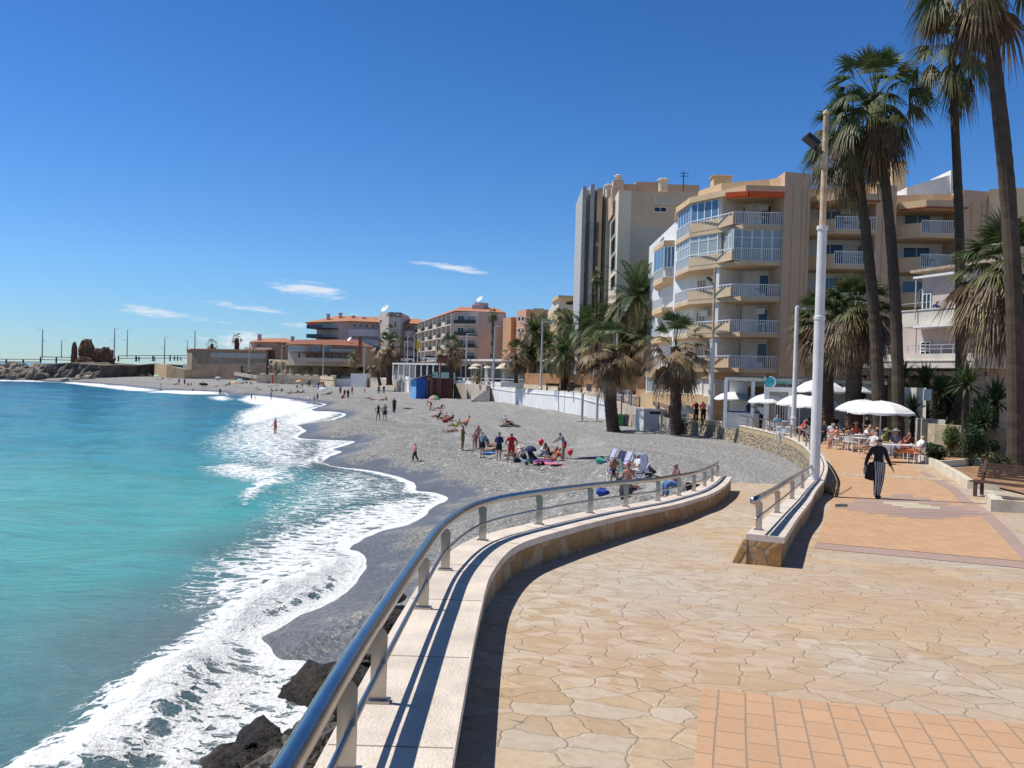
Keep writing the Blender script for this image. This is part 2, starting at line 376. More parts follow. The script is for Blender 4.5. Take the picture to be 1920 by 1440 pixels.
# swell lines that roll in along the shore
ph=-S+ (vn(X,Y,14,11)-.5)*5
Z+=off*.12*np.sin(ph*2*math.pi/11)*np.exp(-(-S)/60)
Z+=BORE*(.30+.62*n1)*np.clip((-S)/1.5,0.1,1)+CREST*.35
Z+=np.where(F>.5,(vn(X,Y,.5,13)-.5)*.10*off,0)
Z=np.where(S>0,np.minimum(Z,SEA+.005),Z)
def sea_mat():
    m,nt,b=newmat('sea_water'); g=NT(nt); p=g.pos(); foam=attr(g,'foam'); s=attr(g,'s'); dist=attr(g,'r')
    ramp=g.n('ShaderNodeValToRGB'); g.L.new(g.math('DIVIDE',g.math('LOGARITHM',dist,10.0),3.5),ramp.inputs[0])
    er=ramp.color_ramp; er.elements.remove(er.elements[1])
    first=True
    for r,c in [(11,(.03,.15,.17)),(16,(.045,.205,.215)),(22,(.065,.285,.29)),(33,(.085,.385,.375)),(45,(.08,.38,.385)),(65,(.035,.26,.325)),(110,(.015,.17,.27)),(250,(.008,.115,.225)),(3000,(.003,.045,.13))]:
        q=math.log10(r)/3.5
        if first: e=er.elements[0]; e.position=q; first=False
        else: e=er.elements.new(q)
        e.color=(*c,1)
    mott=g.noise(g.mapv(p,(1,1.8,1)),.09,4,.6)
    c=g.mix(g.ramp(mott,.35,.7,0,.45),ramp.outputs[0],(.04,.33,.33))
    c=g.mix(g.ramp(g.noise(g.mapv(p,(.6,2.2,1),(0,0,.35)),.5,5,.65),.40,.68,0,.30),c,(.012,.10,.16))
    shal=g.ramp(s,-7.5,-1.0,0,1)
    c=g.mix(g.math('MULTIPLY',shal,.9),c,(.105,.14,.155))
    # foam lace
    w=g.n('ShaderNodeMix'); w.data_type='VECTOR'
    nz=g.n('ShaderNodeTexNoise'); nz.inputs['Scale'].default_value=1.3; nz.inputs['Detail'].default_value=5; g.L.new(p,nz.inputs['Vector'])
    vadd=g.n('ShaderNodeVectorMath',operation='MULTIPLY_ADD'); g.L.new(nz.outputs['Color'],vadd.inputs[0]); vadd.inputs[1].default_value=(1.3,1.3,1.3); g.L.new(g.mapv(p,(.75,1.6,1),(0,0,.5)),vadd.inputs[2])
    def edge(scale):
        v=g.n('ShaderNodeTexVoronoi'); v.feature='DISTANCE_TO_EDGE'; v.inputs['Scale'].default_value=scale; g.L.new(vadd.outputs[0],v.inputs['Vector']); return v.outputs['Distance']
    e1=g.ramp(edge(1.5),0,.28,1,0); e2=g.ramp(edge(5.0),0,.30,1,0)
    fb=g.noise(g.mapv(p,(.7,1.9,1),(0,0,.4)),2.4,6,.68)
    N_=g.math('ADD',g.math('ADD',g.math('MULTIPLY',e1,.34),g.math('MULTIPLY',e2,.22)),g.math('MULTIPLY',fb,.62))
    t=g.math('SUBTRACT',g.math('ADD',N_,g.math('MULTIPLY',foam,1.0)),1.02)
    mask=g.ramp(t,-.07,.13)
    mask=g.math('MULTIPLY',mask,g.ramp(foam,.02,.2))
    # scattered flecks of white on the open water
    fl=g.ramp(g.noise(g.mapv(p,(.6,2.6,1),(0,0,.3)),3.1,6,.75),.665,.70)
    fl=g.math('MULTIPLY',fl,g.ramp(g.noise(p,.16,2),.5,.62)); fl=g.math('MULTIPLY',fl,g.ramp(s,-30,-8,.25,.9))
    mask=g.math('MAXIMUM',mask,fl)
    g.put(g.mix(mask,c,g.mix(g.ramp(fb,.3,.7),(.84,.88,.90),(.94,.95,.95))),b.inputs['Base Color'])
    g.put(g.ramp(mask,0,1,.12,.85),b.inputs['Roughness']); b.inputs['IOR'].default_value=1.33; b.inputs['Specular IOR Level'].default_value=.5
    hh=g.math('ADD',g.math('MULTIPLY',g.noise(g.mapv(p,(.8,2.0,1),(0,0,.3)),1.6,6,.62),1.0),g.math('MULTIPLY',g.noise(p,9,4,.7),g.math('MULTIPLY_ADD',mask,.32,.07)))
    g.bump(hh,.95,.22,b)
    return m
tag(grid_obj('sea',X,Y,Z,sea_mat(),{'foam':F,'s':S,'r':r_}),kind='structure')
# ================================================================ paving, parapets, rails
def stone_mat(name,scale,cols,mortar,bump=.5,dist=.02,flat=False,edge=.06,warp=.25,rough=.85):
    if name in MATS: return MATS[name]
    m,nt,b=newmat(name); g=NT(nt); p=g.pos()
    if flat: p=g.mapv(p,(1,1,0),(0,0,.28))
    nz=g.n('ShaderNodeTexNoise'); nz.inputs['Scale'].default_value=scale*.9; nz.inputs['Detail'].default_value=2 if flat else 3; nz.inputs['Scale'].default_value*=3.2 if flat else 1; g.L.new(p,nz.inputs['Vector'])
    if flat: p_keep=p; p=g.mapv(p,(.82,1.12,1),(0,0,.35))
    va=g.n('ShaderNodeVectorMath',operation='MULTIPLY_ADD'); g.L.new(nz.outputs['Color'],va.inputs[0]); va.inputs[1].default_value=(warp,warp,0 if flat else warp); g.L.new(p,va.inputs[2])
    v=g.n('ShaderNodeTexVoronoi'); v.inputs['Scale'].default_value=scale; g.L.new(va.outputs[0],v.inputs['Vector'])
    e=g.n('ShaderNodeTexVoronoi'); e.feature='DISTANCE_TO_EDGE'; e.inputs['Scale'].default_value=scale; g.L.new(va.outputs[0],e.inputs['Vector'])
    if flat:
        for x in (v,e): x.voronoi_dimensions='2D'
    sc=g.n('ShaderNodeSeparateColor'); g.L.new(v.outputs['Color'],sc.inputs[0])
    c=g.mix(sc.outputs[0],cols[0],cols[1]); c=g.mix(g.ramp(sc.outputs[1],.72,.8,0,.8),c,cols[2])
    n=g.noise(p,scale*3.2,6,.7); c=g.mix(g.ramp(n,.25,.8,.0,.55),c,tuple(x*.62 for x in cols[0]))
    big=g.noise(p,.45,4,.6); c=g.mix(.5,c,g.mix(big,(.78,.80,.84),(1.18,1.12,1.05)),'MULTIPLY')
    mk=g.ramp(g.math('ADD',e.outputs['Distance'],g.math('MULTIPLY',g.math('SUBTRACT',n,.5),.09)),edge*.35,edge)
    if flat:
        e2=g.n('ShaderNodeTexVoronoi'); e2.feature='DISTANCE_TO_EDGE'; e2.voronoi_dimensions='2D'; e2.inputs['Scale'].default_value=scale*1.9; g.L.new(va.outputs[0],e2.inputs['Vector'])
        v2=g.n('ShaderNodeTexVoronoi'); v2.voronoi_dimensions='2D'; v2.inputs['Scale'].default_value=scale*1.9; g.L.new(va.outputs[0],v2.inputs['Vector'])
        sel=g.ramp(g.noise(p,.42,2,.5),.47,.53); s2=g.n('ShaderNodeSeparateColor'); g.L.new(v2.outputs['Color'],s2.inputs[0])
        c=g.mix(sel,c,g.mix(s2.outputs[0],tuple(x*.9 for x in cols[0]),cols[2])); mk=g.math('ADD',g.math('MULTIPLY',mk,g.math('SUBTRACT',1,sel)),g.math('MULTIPLY',g.ramp(e2.outputs['Distance'],.008,.03),sel))
    if flat:  # worn areas where dust fills the joints
        wr=g.ramp(g.noise(p,.55,5,.75),.36,.54,0,.9); mk=g.math('MAXIMUM',mk,wr)
        c=g.mix(g.ramp(g.noise(p,.33,4,.6,.4),.44,.66,0,.55),c,(.45,.41,.36)); c=g.mix(g.ramp(g.noise(g.mapv(p,(1,1,1),(0,0,0),(7,3,0)),.27,5,.65),.46,.64,0,.55),c,(.47,.30,.175)); c=g.mix(g.ramp(g.noise(p,9,4,.8),.60,.75,0,.35),c,(.26,.20,.15))
    base=g.mix(mk,mortar,c)
    if flat:
        ck=g.math('MULTIPLY',g.ramp(e.outputs['Distance'],0.0,.014,1,0),g.ramp(g.noise(p,1.7,3,.7),.44,.54)); base=g.mix(g.math('MULTIPLY',ck,.55),base,(.19,.14,.10))
        fc=g.ramp(g.noise(g.mapv(p,(.8,3.2,1),(0,0,-.25)),2.6,7,.72),.615,.64); base=g.mix(g.math('MULTIPLY',fc,.7),base,(.22,.165,.12))
    g.put(base,b.inputs['Base Color']); b.inputs['Roughness'].default_value=rough
    h=g.math('ADD',g.math('MULTIPLY',g.ramp(e.outputs['Distance'],0,edge*2.2),.8),g.math('ADD',g.math('MULTIPLY',n,.5),g.math('MULTIPLY',sc.outputs[2],.6)))
    g.bump(h,bump,dist,b); MATS[name]=m; return m
def brick_mat(name,c1,c2,mort,w,h,ang,loc=(0,0,0),ms=.012,off=.5,bump=.35):
    if name in MATS: return MATS[name]
    m,nt,b=newmat(name); g=NT(nt); p=g.pos(); q=g.mapv(p,(1,1,0),(0,0,ang),loc)
    t=g.n('ShaderNodeTexBrick'); t.offset=off; t.inputs['Scale'].default_value=1; t.inputs['Brick Width'].default_value=w; t.inputs['Row Height'].default_value=h; t.inputs['Mortar Size'].default_value=ms; t.inputs['Mortar Smooth'].default_value=.3; t.inputs['Bias'].default_value=-.1
    nz=g.n('ShaderNodeTexNoise'); nz.inputs['Scale'].default_value=1.1; nz.inputs['Detail'].default_value=3; g.L.new(q,nz.inputs['Vector'])
    va=g.n('ShaderNodeVectorMath',operation='MULTIPLY_ADD'); g.L.new(nz.outputs['Color'],va.inputs[0]); va.inputs[1].default_value=(.02,.02,0); g.L.new(q,va.inputs[2])
    g.L.new(va.outputs[0],t.inputs['Vector']); g.put(c1,t.inputs['Color1']); g.put(c2,t.inputs['Color2']); g.put(mort,t.inputs['Mortar'])
    n=g.noise(p,26,4,.7); n2=g.noise(p,.7,4,.65)
    c=g.mix(.45,t.outputs[0],g.mix(n,(.72,.70,.68),(1.25,1.25,1.22)),'MULTIPLY'); c=g.mix(.6,c,g.mix(n2,(.80,.80,.82),(1.15,1.12,1.08)),'MULTIPLY')
    c=g.mix(g.ramp(g.noise(p,2.3,5,.7),.62,.8,0,.35),c,(.20,.15,.12))
    g.put(c,b.inputs['Base Color']); b.inputs['Roughness'].default_value=.85
    g.bump(g.math('ADD',g.math('MULTIPLY',t.outputs['Fac'],-1.0),g.math('MULTIPLY',n,.35)),bump,.008,b); MATS[name]=m; return m
flag=stone_mat('crazy_paving',4.5,[(.47,.34,.215),(.62,.475,.32),(.55,.47,.38)],(.47,.385,.295),.7,.012,True,.024,.055)
wallstone=stone_mat('tan_wall_stone',3.4,[(.36,.20,.075),(.50,.31,.13),(.58,.42,.25)],(.33,.25,.17),.7,.03,False,.05,.2)
capm=M('white_coping',(.70,.61,.52),.85,.10,2.5,.9,0,70.0)
steel=P('brushed_steel',(.46,.44,.42),.22,1.0)
postm=P('steel_plate',(.42,.39,.36),.35,1.0)
def solve_cap(px,py,zf):
    Y=10.
    d=ray(px,py)
    for _ in range(40): Y=.5*Y+.5*(zf(Y)*d.y/d.z)
    p=d*(Y/d.y); return Vector((p.x,p.y,zf(p.y)))
def lcap(y): return interp(y,[0,3,5.3,7.7,9,11,13.2,15,16.4,18,20,22],[-1.5,-1.53,-1.63,-1.70,-1.76,-1.91,-2.1,-2.25,-2.35,-2.47,-2.6,-2.75])
def smoothpl(P_,n):
    P_=[Vector(p) for p in P_]; L=[0]
    for a,b in zip(P_,P_[1:]): L.append(L[-1]+(b-a).length)
    out=[]
    for i in range(n+1):
        t=L[-1]*i/n
        for j in range(len(L)-1):
            if t<=L[j+1]+1e-9:
                u=(t-L[j])/max(1e-9,L[j+1]-L[j]); p0=P_[max(j-1,0)];p1=P_[j];p2=P_[j+1];p3=P_[min(j+2,len(P_)-1)]
                q=.5*((2*p1)+(p2-p0)*u+(2*p0-5*p1+4*p2-p3)*u*u+(3*p1-p0-3*p2+p3)*u**3); out.append(q); break
    return out
def side(PL,off):
    out=[]
    for i,p in enumerate(PL):
        t=(PL[min(i+1,len(PL)-1)]-PL[max(i-1,0)]); t.z=0; t.normalize(); n=Vector((t.y,-t.x,0)); out.append(p+n*off)
    return out
def sect(mb,PL,offs,zs):   # sweep closed section (off,dz) along polyline
    n=len(mb.v); k=len(offs)
    for i in range(len(PL)):
        for o,z in zip(offs,zs):
            q=side_pts[i][0]*o+PL[i]; zz=z(PL[i]) if callable(z) else PL[i].z+z; mb.v.append((q.x,q.y,zz))
    for i in range(len(PL)-1):
        for j in range(k):
            j2=(j+1)%k; mb.face([n+i*k+j,n+i*k+j2,n+(i+1)*k+j2,n+(i+1)*k+j])
    mb.face([n+j for j in reversed(range(k))]); mb.face([n+(len(PL)-1)*k+j for j in range(k)])
def sweep(mb,PL,offs,zs):
    global side_pts
    side_pts=[]
    for i in range(len(PL)):
        t=(PL[min(i+1,len(PL)-1)]-PL[max(i-1,0)]).copy(); t.z=0; t.normalize(); side_pts.append((Vector((t.y,-t.x,0)),))
    sect(mb,PL,offs,zs)
# left parapet (post line)
LP=[(640,1600),(652,1440),(706,1322),(790,1147),(839,1064),(907,1012.5),(1013,983),(1109,962),(1176,950),(1231,940),(1271,930),(1300,921.6),(1321,912),(1335,903),(1345,893.4)]
Lp=[solve_cap(a,b,lcap) for a,b in LP]; Lp[0]=Lp[1]+(Lp[1]-Lp[2])*1.6; Lp[0].z=lcap(Lp[0].y)
Lpl=smoothpl(Lp,90)
# extra tail beyond last post
t=(Lpl[-1]-Lpl[-2]).normalized(); Lpl.append(Lpl[-1]+t*.35)
def parapet(name,label,PL,cap_l,cap_r,bottom_l,bottom_r,matw,group):
    r=thing(name,label,'wall',PL[0][:],0,group)
    mb=MB().mat(capm); sweep(mb,PL,[-cap_l,cap_r,cap_r,-cap_l],[-.07,-.07,0,0]); mb.mat(M('coping_joint',(.33,.27,.21),.9,.1)); acc=0
    for i in range(1,len(PL)):
        acc+=(PL[i]-PL[i-1]).length
        if acc>1.15:
            acc=0; t_=(PL[i]-PL[i-1]).normalized(); n_=Vector((t_.y,-t_.x,0)); c_=PL[i]
            mb.hexa([tuple(c_+n_*a+t_*b+Vector((0,0,z))) for (a,b,z) in ((-cap_l+.01,-.004,-.01),(cap_r-.01,-.004,-.01),(cap_r-.01,.004,-.01),(-cap_l+.01,.004,-.01),(-cap_l+.01,-.004,.002),(cap_r-.01,-.004,.002),(cap_r-.01,.004,.002),(-cap_l+.01,.004,.002))])
    mb.build('coping',None,r)
    mb=MB(); sweep(mb,PL,[-cap_l+.03,cap_r-.03,cap_r-.03,-cap_l+.03],[bottom_l,bottom_r,-.072,-.072]); mb.build('stone_wall_face',matw,r)
    return r
parapet('low_parapet_wall','long low stone parapet with white coping curving along the ramp on its sea side',Lpl,.13,.40,lambda p:-7.0,lambda p:ramp_zy(p.y)-.3,wallstone,'parapets of the ramp')
def railing(name,label,PL,posts,hs=.35,group=None,rt=.041,rl=.015,lean=.02,cat='railing',pm=None,sm=None,pw=.075):
    r=thing(name,label,cat,PL[0][:],0,group); pm=pm or postm; sm=sm or steel
    up=Vector((0,0,1)); sm_=side(PL,-lean)
    mb=MB(); mb.tube([p+up*(hs+rt*.8) for p in sm_],rt,14); mb.build('handrail',sm,r,smooth=True)
    mb=MB(); mb.tube([p+up*(hs*.52) for p in side(PL,.018)],rl,8); mb.build('lower_rail',sm,r,smooth=True)
    for q in posts:
        i=min(range(len(PL)),key=lambda k:(PL[k]-q).length); p=PL[i]; t=(PL[min(i+1,len(PL)-1)]-PL[max(i-1,0)]); t.z=0; t.normalize(); n=Vector((t.y,-t.x,0))
        mt=Matrix(((n.x,t.x,0,p.x),(n.y,t.y,0,p.y),(0,0,1,p.z),(0,0,0,1)))
        mb=MB(); w=pw/2
        pts=[(-w,0),(w,0),(w,hs*.92),(w-.02,hs+.0),(-w-.01,hs+.01),(-w-.012,hs*.85),(-w,hs*.72)]
        n0=len(mb.v)
        for yy in (-.007,.007): mb.v.extend([tuple(mt@Vector((a,yy,b))) for a,b in pts])
        k=len(pts); mb.face([n0+i for i in range(k)]); mb.face([n0+k+i for i in reversed(range(k))])
        for i in range(k): j=(i+1)%k; mb.face([n0+j,n0+i,n0+k+i,n0+k+j])
        mb.box(-w-.02,w+.02,-.03,.03,.001,.014,mt)
        mb.build('railing_post',pm,r)
    return r
railing('steel_railing','steel tube railing standing on the long sea-side parapet in front of the rocks',Lpl,Lp[1:],group='steel railings along the ramp')
# right parapet
def rcap(y): return interp(y,[0,8.9,12,14.5,19,22,28,33,38,44,52,70],[-1.6,-1.745,-2.02,-2.17,-2.56,-2.66,-2.72,-2.77,-2.84,-2.9,-2.95,-2.98])
RPn=[(1414,1002),(1420.5,996),(1454.7,964),(1484.6,936),(1504,916),(1521,899.5)]
RPf=[(1521,899.5),(1528,886),(1532,874),(1530,862),(1525,851),(1517.6,843),(1510.7,836),(1499,829),(1483,821),(1461,814),(1442,809),(1420,804),(1399.6,799.7),(1376.7,795),(1356,791.2),(1335,787.5),(1300,783.5),(1275,781)]
Rn=[solve_cap(a,b,rcap) for a,b in RPn]; Rf=[solve_cap(a,b,rcap) for a,b in RPf]
Rnl=smoothpl(Rn,24); Rfl=smoothpl(Rf,70)
parapet('low_parapet_wall','short stone parapet with squared end between ramp and orange brick promenade',Rnl,.09,.33,lambda p:ramp_zy(p.y)-.3,lambda p:prom_zy(p.y)-.2,wallstone,'parapets of the ramp')
stoneface=stone_mat('rubble_wall',3.1,[(.32,.26,.18),(.50,.42,.31),(.56,.43,.26)],(.11,.09,.065),1.0,.06,False,.085,.2)
ylw=stone_mat('yellow_wall_course',2.6,[(.52,.40,.22),(.60,.47,.27),(.46,.35,.2)],(.42,.33,.2),.6,.03,False,.03,.2)
# far retaining wall: rubble face, yellow top course, white coping
rw=thing('beach_retaining_wall','curved rubble stone wall between the shingle beach and the cafe terrace','wall',Rfl[0][:])
mb=MB(); sweep(mb,Rfl,[-.09,.33,.33,-.09],[-.07,-.07,0,0]); mb.build('coping',capm,rw,bevel=.012)
mb=MB(); sweep(mb,Rfl,[-.06,.3,.3,-.06],[-.37,-.37,-.072,-.072]); mb.build('top_course',ylw,rw)
mb=MB(); sweep(mb,Rfl,[-.06-.35,.3,.3,-.05],[-2.6,-1.2,-.374,-.374]); mb.build('rubble_face',stoneface,rw)
railing('steel_railing','steel railing with short posts climbing the parapet toward the near lamp pole',Rnl,Rn[1:-1],group='steel railings along the ramp')
railing('steel_railing','steel railing bending round the cafe terrace on top of the rubble wall',Rfl,[Rf[i] for i in (2,3,4,5,6,7,8,9,10,11,12,13,14,15,16,17)]+[(Rf[i]+Rf[i+1])/2 for i in (8,9,10,11,12,13,14,15)],hs=.62,group='steel railings along the ramp',rt=.04,lean=.0)
# end buttress stone
def rock_mesh(mb,c,r,seed,sq=(1,1,1),n=3,rough=.35,cut=.0):
    bm=bmesh.new(); bmesh.ops.create_icosphere(bm,subdivisions=n,radius=1.0)
    off=Vector((seed*3.7,seed*1.3,seed*7.1)); base=len(mb.v)
    for v in bm.verts:
        d=v.co.normalized(); q=1+rough*(noise.noise(d*1.1+off))+rough*.35*noise.noise(d*3.1+off)+rough*.13*noise.noise(d*8+off)
        # planar facets
        for k in range(10):
            a=Vector((math.sin(seed*2+k*1.7),math.cos(seed*3+k*2.3),math.sin(seed+k*4.1)*.8)).normalized(); t=d.dot(a)*q; L_=.74+.09*math.sin(k*5+seed)
            if t>L_: q*=L_/t*(1+.06*noise.noise(d*5+off)+.03*noise.noise(d*13+off))
        mb.v.append((c[0]+d.x*q*r*sq[0],c[1]+d.y*q*r*sq[1],c[2]+d.z*q*r*sq[2]))
    for f_ in bm.faces: mb.face([base+v.index for v in f_.verts])
    bm.free()
q0=side([Rnl[0],Rnl[1]],-.10)[0]; tt=(Rnl[1]-Rnl[0]).normalized(); nn=Vector((tt.y,-tt.x,0)); gz=prom_zy(q0.y)-.05
mb=MB(); mb.hexa([tuple(q0+nn*a+tt*b+Vector((0,0,c-q0.z))) for (a,b,c) in ((-.16,-.02,gz),(.04,-.03,gz),(.02,.45,gz),(-.12,.42,gz),(-.02,.0,gz+.34),(.035,.0,gz+.36),(.015,.40,gz+.35),(-.01,.38,gz+.33))]); tag(mb.build('corner_stone',wallstone,smooth=False,bevel=.02),'rough brown wedge stone leaning on the squared end of the short parapet','stone')
# paving sheets
def x_at(PL,y):
    ys=[p.y for p in PL]; xs=[p.x for p in PL]; o=np.argsort(ys); return float(np.interp(y,np.array(ys)[o],np.array(xs)[o]))
Ls=side(Lpl,.33)
ys=[-4,-2,0,1,2,3,3.6]+[3.6+i*.35 for i in range(1,16)]+[8.95]
ys=sorted(set(round(y,3) for y in ys if y<=8.95))
mb=MB(); A=[];B=[]
for y in ys:
    xl=x_at(Ls,y) if y>Ls[0].y else Ls[0].x
    A.append((xl,y,prom_zy(y))); B.append((40,y,prom_zy(y)))
mb.strip(B,A); flagobj=mb.build('promenade',flag); tag(flagobj,kind='structure')
# ramp
mb=MB(); A=[];B=[]
rl=side(Rfl,-.2); nl=side(Rnl,.1)
yy=8.95
while yy<41:
    xl=x_at(Ls,min(yy,Ls[-1].y)) if yy<Ls[-1].y else Ls[-1].x-(yy-Ls[-1].y)*.1
    ny=[p for p in nl]; xr=x_at(ny,yy) if yy<nl[-1].y else x_at(rl[:34],yy)+.25
    A.append((xl,yy,ramp_zy(yy))); B.append((xr,yy,ramp_zy(yy))); yy+=.4
mb.strip(B,A); tag(mb.build('ramp_path',flag),kind='structure')
# promenade beyond the fork
paver=brick_mat('orange_pavers',(.56,.35,.20),(.49,.30,.175),(.38,.27,.18),.30,.20,R(90)+R(16.2),(0.05,.0,0),.006,.5)
paver2=brick_mat('salmon_pavers',(.56,.35,.21),(.51,.315,.185),(.33,.24,.17),.205,.155,R(90)+R(16.2),(0.02,.04,0),.006,.5,.5)
purple=brick_mat('mauve_pavers',(.38,.27,.235),(.41,.29,.25),(.34,.26,.21),.30,.20,R(90)+R(16.2),(0,0,0),.006,.5)
mb=MB(); A=[];B=[]
rows=[8.95+.5*i for i in range(24)]+[21+1.*i for i in range(13)]+[34+2.*i for i in range(20)]
nr_=side(Rnl,.12)
farl=[(p.x,p.y) for p in side(Rfl,.1)]
# single polygon sheet following the wall, built in rows
for y in rows:
    if y<=Rnl[-1].y: xl=x_at(nr_,y)
    else:
        near=[p for p in Rfl if p.y<=34]; 
        if y<=33.0: xl=x_at(Rfl[:40],y)+.12
        else: xl=x_at([Vector((a,b,0)) for a,b in farl if b>32],y)
    A.append((xl,y,prom_zy(y)-.001)); B.append((70,y,prom_zy(y)-.001))
mb.strip(B,A); tag(mb.build('promenade',flag),kind='structure')
def sheet(name,pts,mat,lift,sub=14,zf=prom_z):
    P_=[at_f(a,b,zf) for a,b in pts] if len(pts[0])==2 else pts
    bm=bmesh.new(); vs=[bm.verts.new((p.x,p.y,0)) for p in P_]; bm.faces.new(vs)
    ymin=min(p.y for p in P_); ymax=max(p.y for p in P_)
    y=math.ceil(ymin/.5)*.5
    cuts=[c for c in ([3.6,9,14,21,26]+rows) if ymin<c<ymax]
    for c in cuts:
        bmesh.ops.bisect_plane(bm,geom=bm.verts[:]+bm.edges[:]+bm.faces[:],plane_co=(0,c,0),plane_no=(0,1,0))
    for v in bm.verts: v.co.z=zf(v.co.x,v.co.y)+lift
    bmesh.ops.recalc_face_normals(bm,faces=bm.faces)
    if bm.faces[0].normal.z<0: bmesh.ops.reverse_faces(bm,faces=bm.faces)
    me=bpy.data.meshes.new(name); bm.to_mesh(me); bm.free(); me.materials.append(mat); o=bpy.data.objects.new(name,me); col.objects.link(o); tag(o,kind='structure'); return o
sheet('promenade_paving',[(1285,1560),(1300,1440),(1316,1291),(1920,1360),(2300,1403),(2500,1560)],paver2,.004)
sheet('promenade_paving_border',[(1526,1028),(1531,1018),(1920,1054),(2200,1080),(2200,1092),(1920,1066)],purple,.004)
bx=[(1531,1018),(1548,975),(1565,940),(1568,905),(1566,880),(1560,862),(1552,848),(1720,868),(1780,905),(1830,945),(1875,985),(1920,1030),(1990,1130),(1920,1054)]
sheet('promenade_paving',[(1531,1017.5),(1546,978),(1560,940),(1563,905),(1561,880),(1556,862),(1540,840),(1520,826),(1610,828),(1690,856),(1722,885),(1780,920),(1830,960),(1872,1000),(1900,1030),(1921,1053)],paver,.004)
sheet('promenade_paving_border',[(1722,885),(1735,884),(1795,915),(1846,952),(1895,995),(1930,1035),(1960,1057),(1921,1053),(1900,1030),(1872,1000),(1830,960),(1780,920)],purple,.004)
# stepped mauve lozenge with cream centre
def rowbands(bands,mat,name,lift):
    for (y0,y1,x0,x1) in bands: sheet(name,[(x0,y1),(x1,y1+ (x1-x0)*.028),(x1,y0+(x1-x0)*.028),(x0,y0)],mat,lift)
rowbands([(926,931,1672,1712),(931,936,1640,1745),(936,942,1600,1780),(942,948,1572,1812),(948,953,1565,1835),(953,958,1590,1850),(958,963,1625,1835),(963,968,1665,1800),(968,972,1700,1770)],purple,'paving_lozenge',.008)
cream=M('cream_pavers',(.56,.50,.36),.85,.1,8,.3)
rowbands([(941.5,945.5,1656,1722),(945.5,949.5,1672,1745),(949.5,953,1692,1762)],cream,'paving_lozenge_centre',.012)
sheet('drain_grate',[(1566,946),(1589,946),(1589,951),(1566,951)],P('dark_grate',(.05,.045,.04),.6),.013)
sheet('paving_channel',[(1568,887),(1570,891),(1720,899),(1800,903),(1800,899),(1700,893)],M('worn_cement',(.50,.40,.28),.9,.2,6,.3),.008)
# ================================================================ BUILDINGS
class Fac:   # vertical plane; u along, n out toward the camera, v = height
    def __init__(s,pa,Ya,pb,Yb,py=700):
        A=at_d(pa,py,Ya); B=at_d(pb,py,Yb); s.set(Vector((A.x,A.y,0)),Vector((B.x,B.y,0)))
    def set(s,A,B):
        s.A=A; s.U=(B-A).normalized(); s.n=Vector((s.U.y,-s.U.x,0)); s.w=(B-A).length
        s.mt=Matrix(((s.U.x,s.n.x,0,A.x),(s.U.y,s.n.y,0,A.y),(0,0,1,0),(0,0,0,1)))
    def uv(s,px,py,off=0):
        d=ray(px,py); A=s.A+s.n*off; t=A.dot(s.n)/d.dot(s.n); P_=d*t; return (P_-s.A).dot(s.U),P_.z
    def pt(s,u,v,n=0): return s.mt@Vector((u,n,v))
    def box(s,mb,u0,u1,v0,v1,n0,n1): 
        mb.box(u0,u1,n0,n1,v0,v1,s.mt)
    def pbox(s,mb,x0,y0,x1,y1,n0,n1):
        ym=(y0+y1)/2; xm=(x0+x1)/2
        u0=s.uv(x0,ym)[0]; u1=s.uv(x1,ym)[0]; v1=s.uv(xm,y0)[1]; v0=s.uv(xm,y1)[1]; s.box(mb,u0,u1,v0,v1,n0,n1)
        return u0,u1,v0,v1
def fac_w(ax,ay,bx,by):
    f=Fac.__new__(Fac); f.set(Vector((ax,ay,0)),Vector((bx,by,0))); return f
wht=M('white_render',(.74,.74,.73),.85,.06,1.2,.2,0,30,.25); wht2=M('white_wall_paint',(.78,.77,.75),.8,.05,2.5,.3,0,20,.35)
tan=M('tan_render',(.62,.46,.30),.85,.06,.5,.2,0,18,.22); tan2=M('ochre_render',(.66,.47,.28),.85,.07,.5,.2,0,18,.3)
orng=M('apricot_render',(.60,.41,.28),.85,.05,.4,.2,0,18,.15)
glass=P('dark_window_glass',(.02,.028,.04),.06); glassb=P('blue_glass',(.10,.20,.32),.08); frame=P('white_frame',(.8,.8,.8),.4)
curt=P('curtained_glass',(.34,.38,.40),.25); shut=P('roller_shutter',(.30,.28,.26),.6); shutb=P('brown_shutter',(.14,.06,.045),.6)
awn=P('orange_awning',(.72,.10,.02),.7); iron=P('black_iron',(.02,.02,.022),.5); grayc=M('grey_concrete',(.44,.435,.43),.85,.1,2,.3)
def window(par,f,x0,y0,x1,y1,off=0,bars=1,g=None,fr=None,px=True,rows=0,name='window',wd=.06):
    """one framed window as a part; its panes a sub-part"""
    if px:
        ym=(y0+y1)/2; xm=(x0+x1)/2; u0=f.uv(x0,ym,off)[0]; u1=f.uv(x1,ym,off)[0]; v1=f.uv(xm,y0,off)[1]; v0=f.uv(xm,y1,off)[1]
    else: u0,u1,v0,v1=x0,y0,x1,y1
    a,b=off+.004,off+.07; t=wd
    mb=MB(); f.box(mb,u0,u1,v1-t,v1,a,b); f.box(mb,u0,u1,v0,v0+t,a,b); f.box(mb,u0,u0+t,v0+t,v1-t,a,b); f.box(mb,u1-t,u1,v0+t,v1-t,a,b)
    for i in range(1,bars+1):
        u=u0+(u1-u0)*i/(bars+1); f.box(mb,u-t*.45,u+t*.45,v0+t,v1-t,a,b-.008)
    for i in range(1,rows+1):
        v=v0+(v1-v0)*i/(rows+1); f.box(mb,u0+t,u1-t,v-t*.4,v+t*.4,a,b-.014)
    w=mb.build(name,fr or frame,par)
    mb=MB(); f.box(mb,u0+t*.6,u1-t*.6,v0+t*.6,v1-t*.6,a,off+.03); mb.build('window_pane',g or glass,w); return w
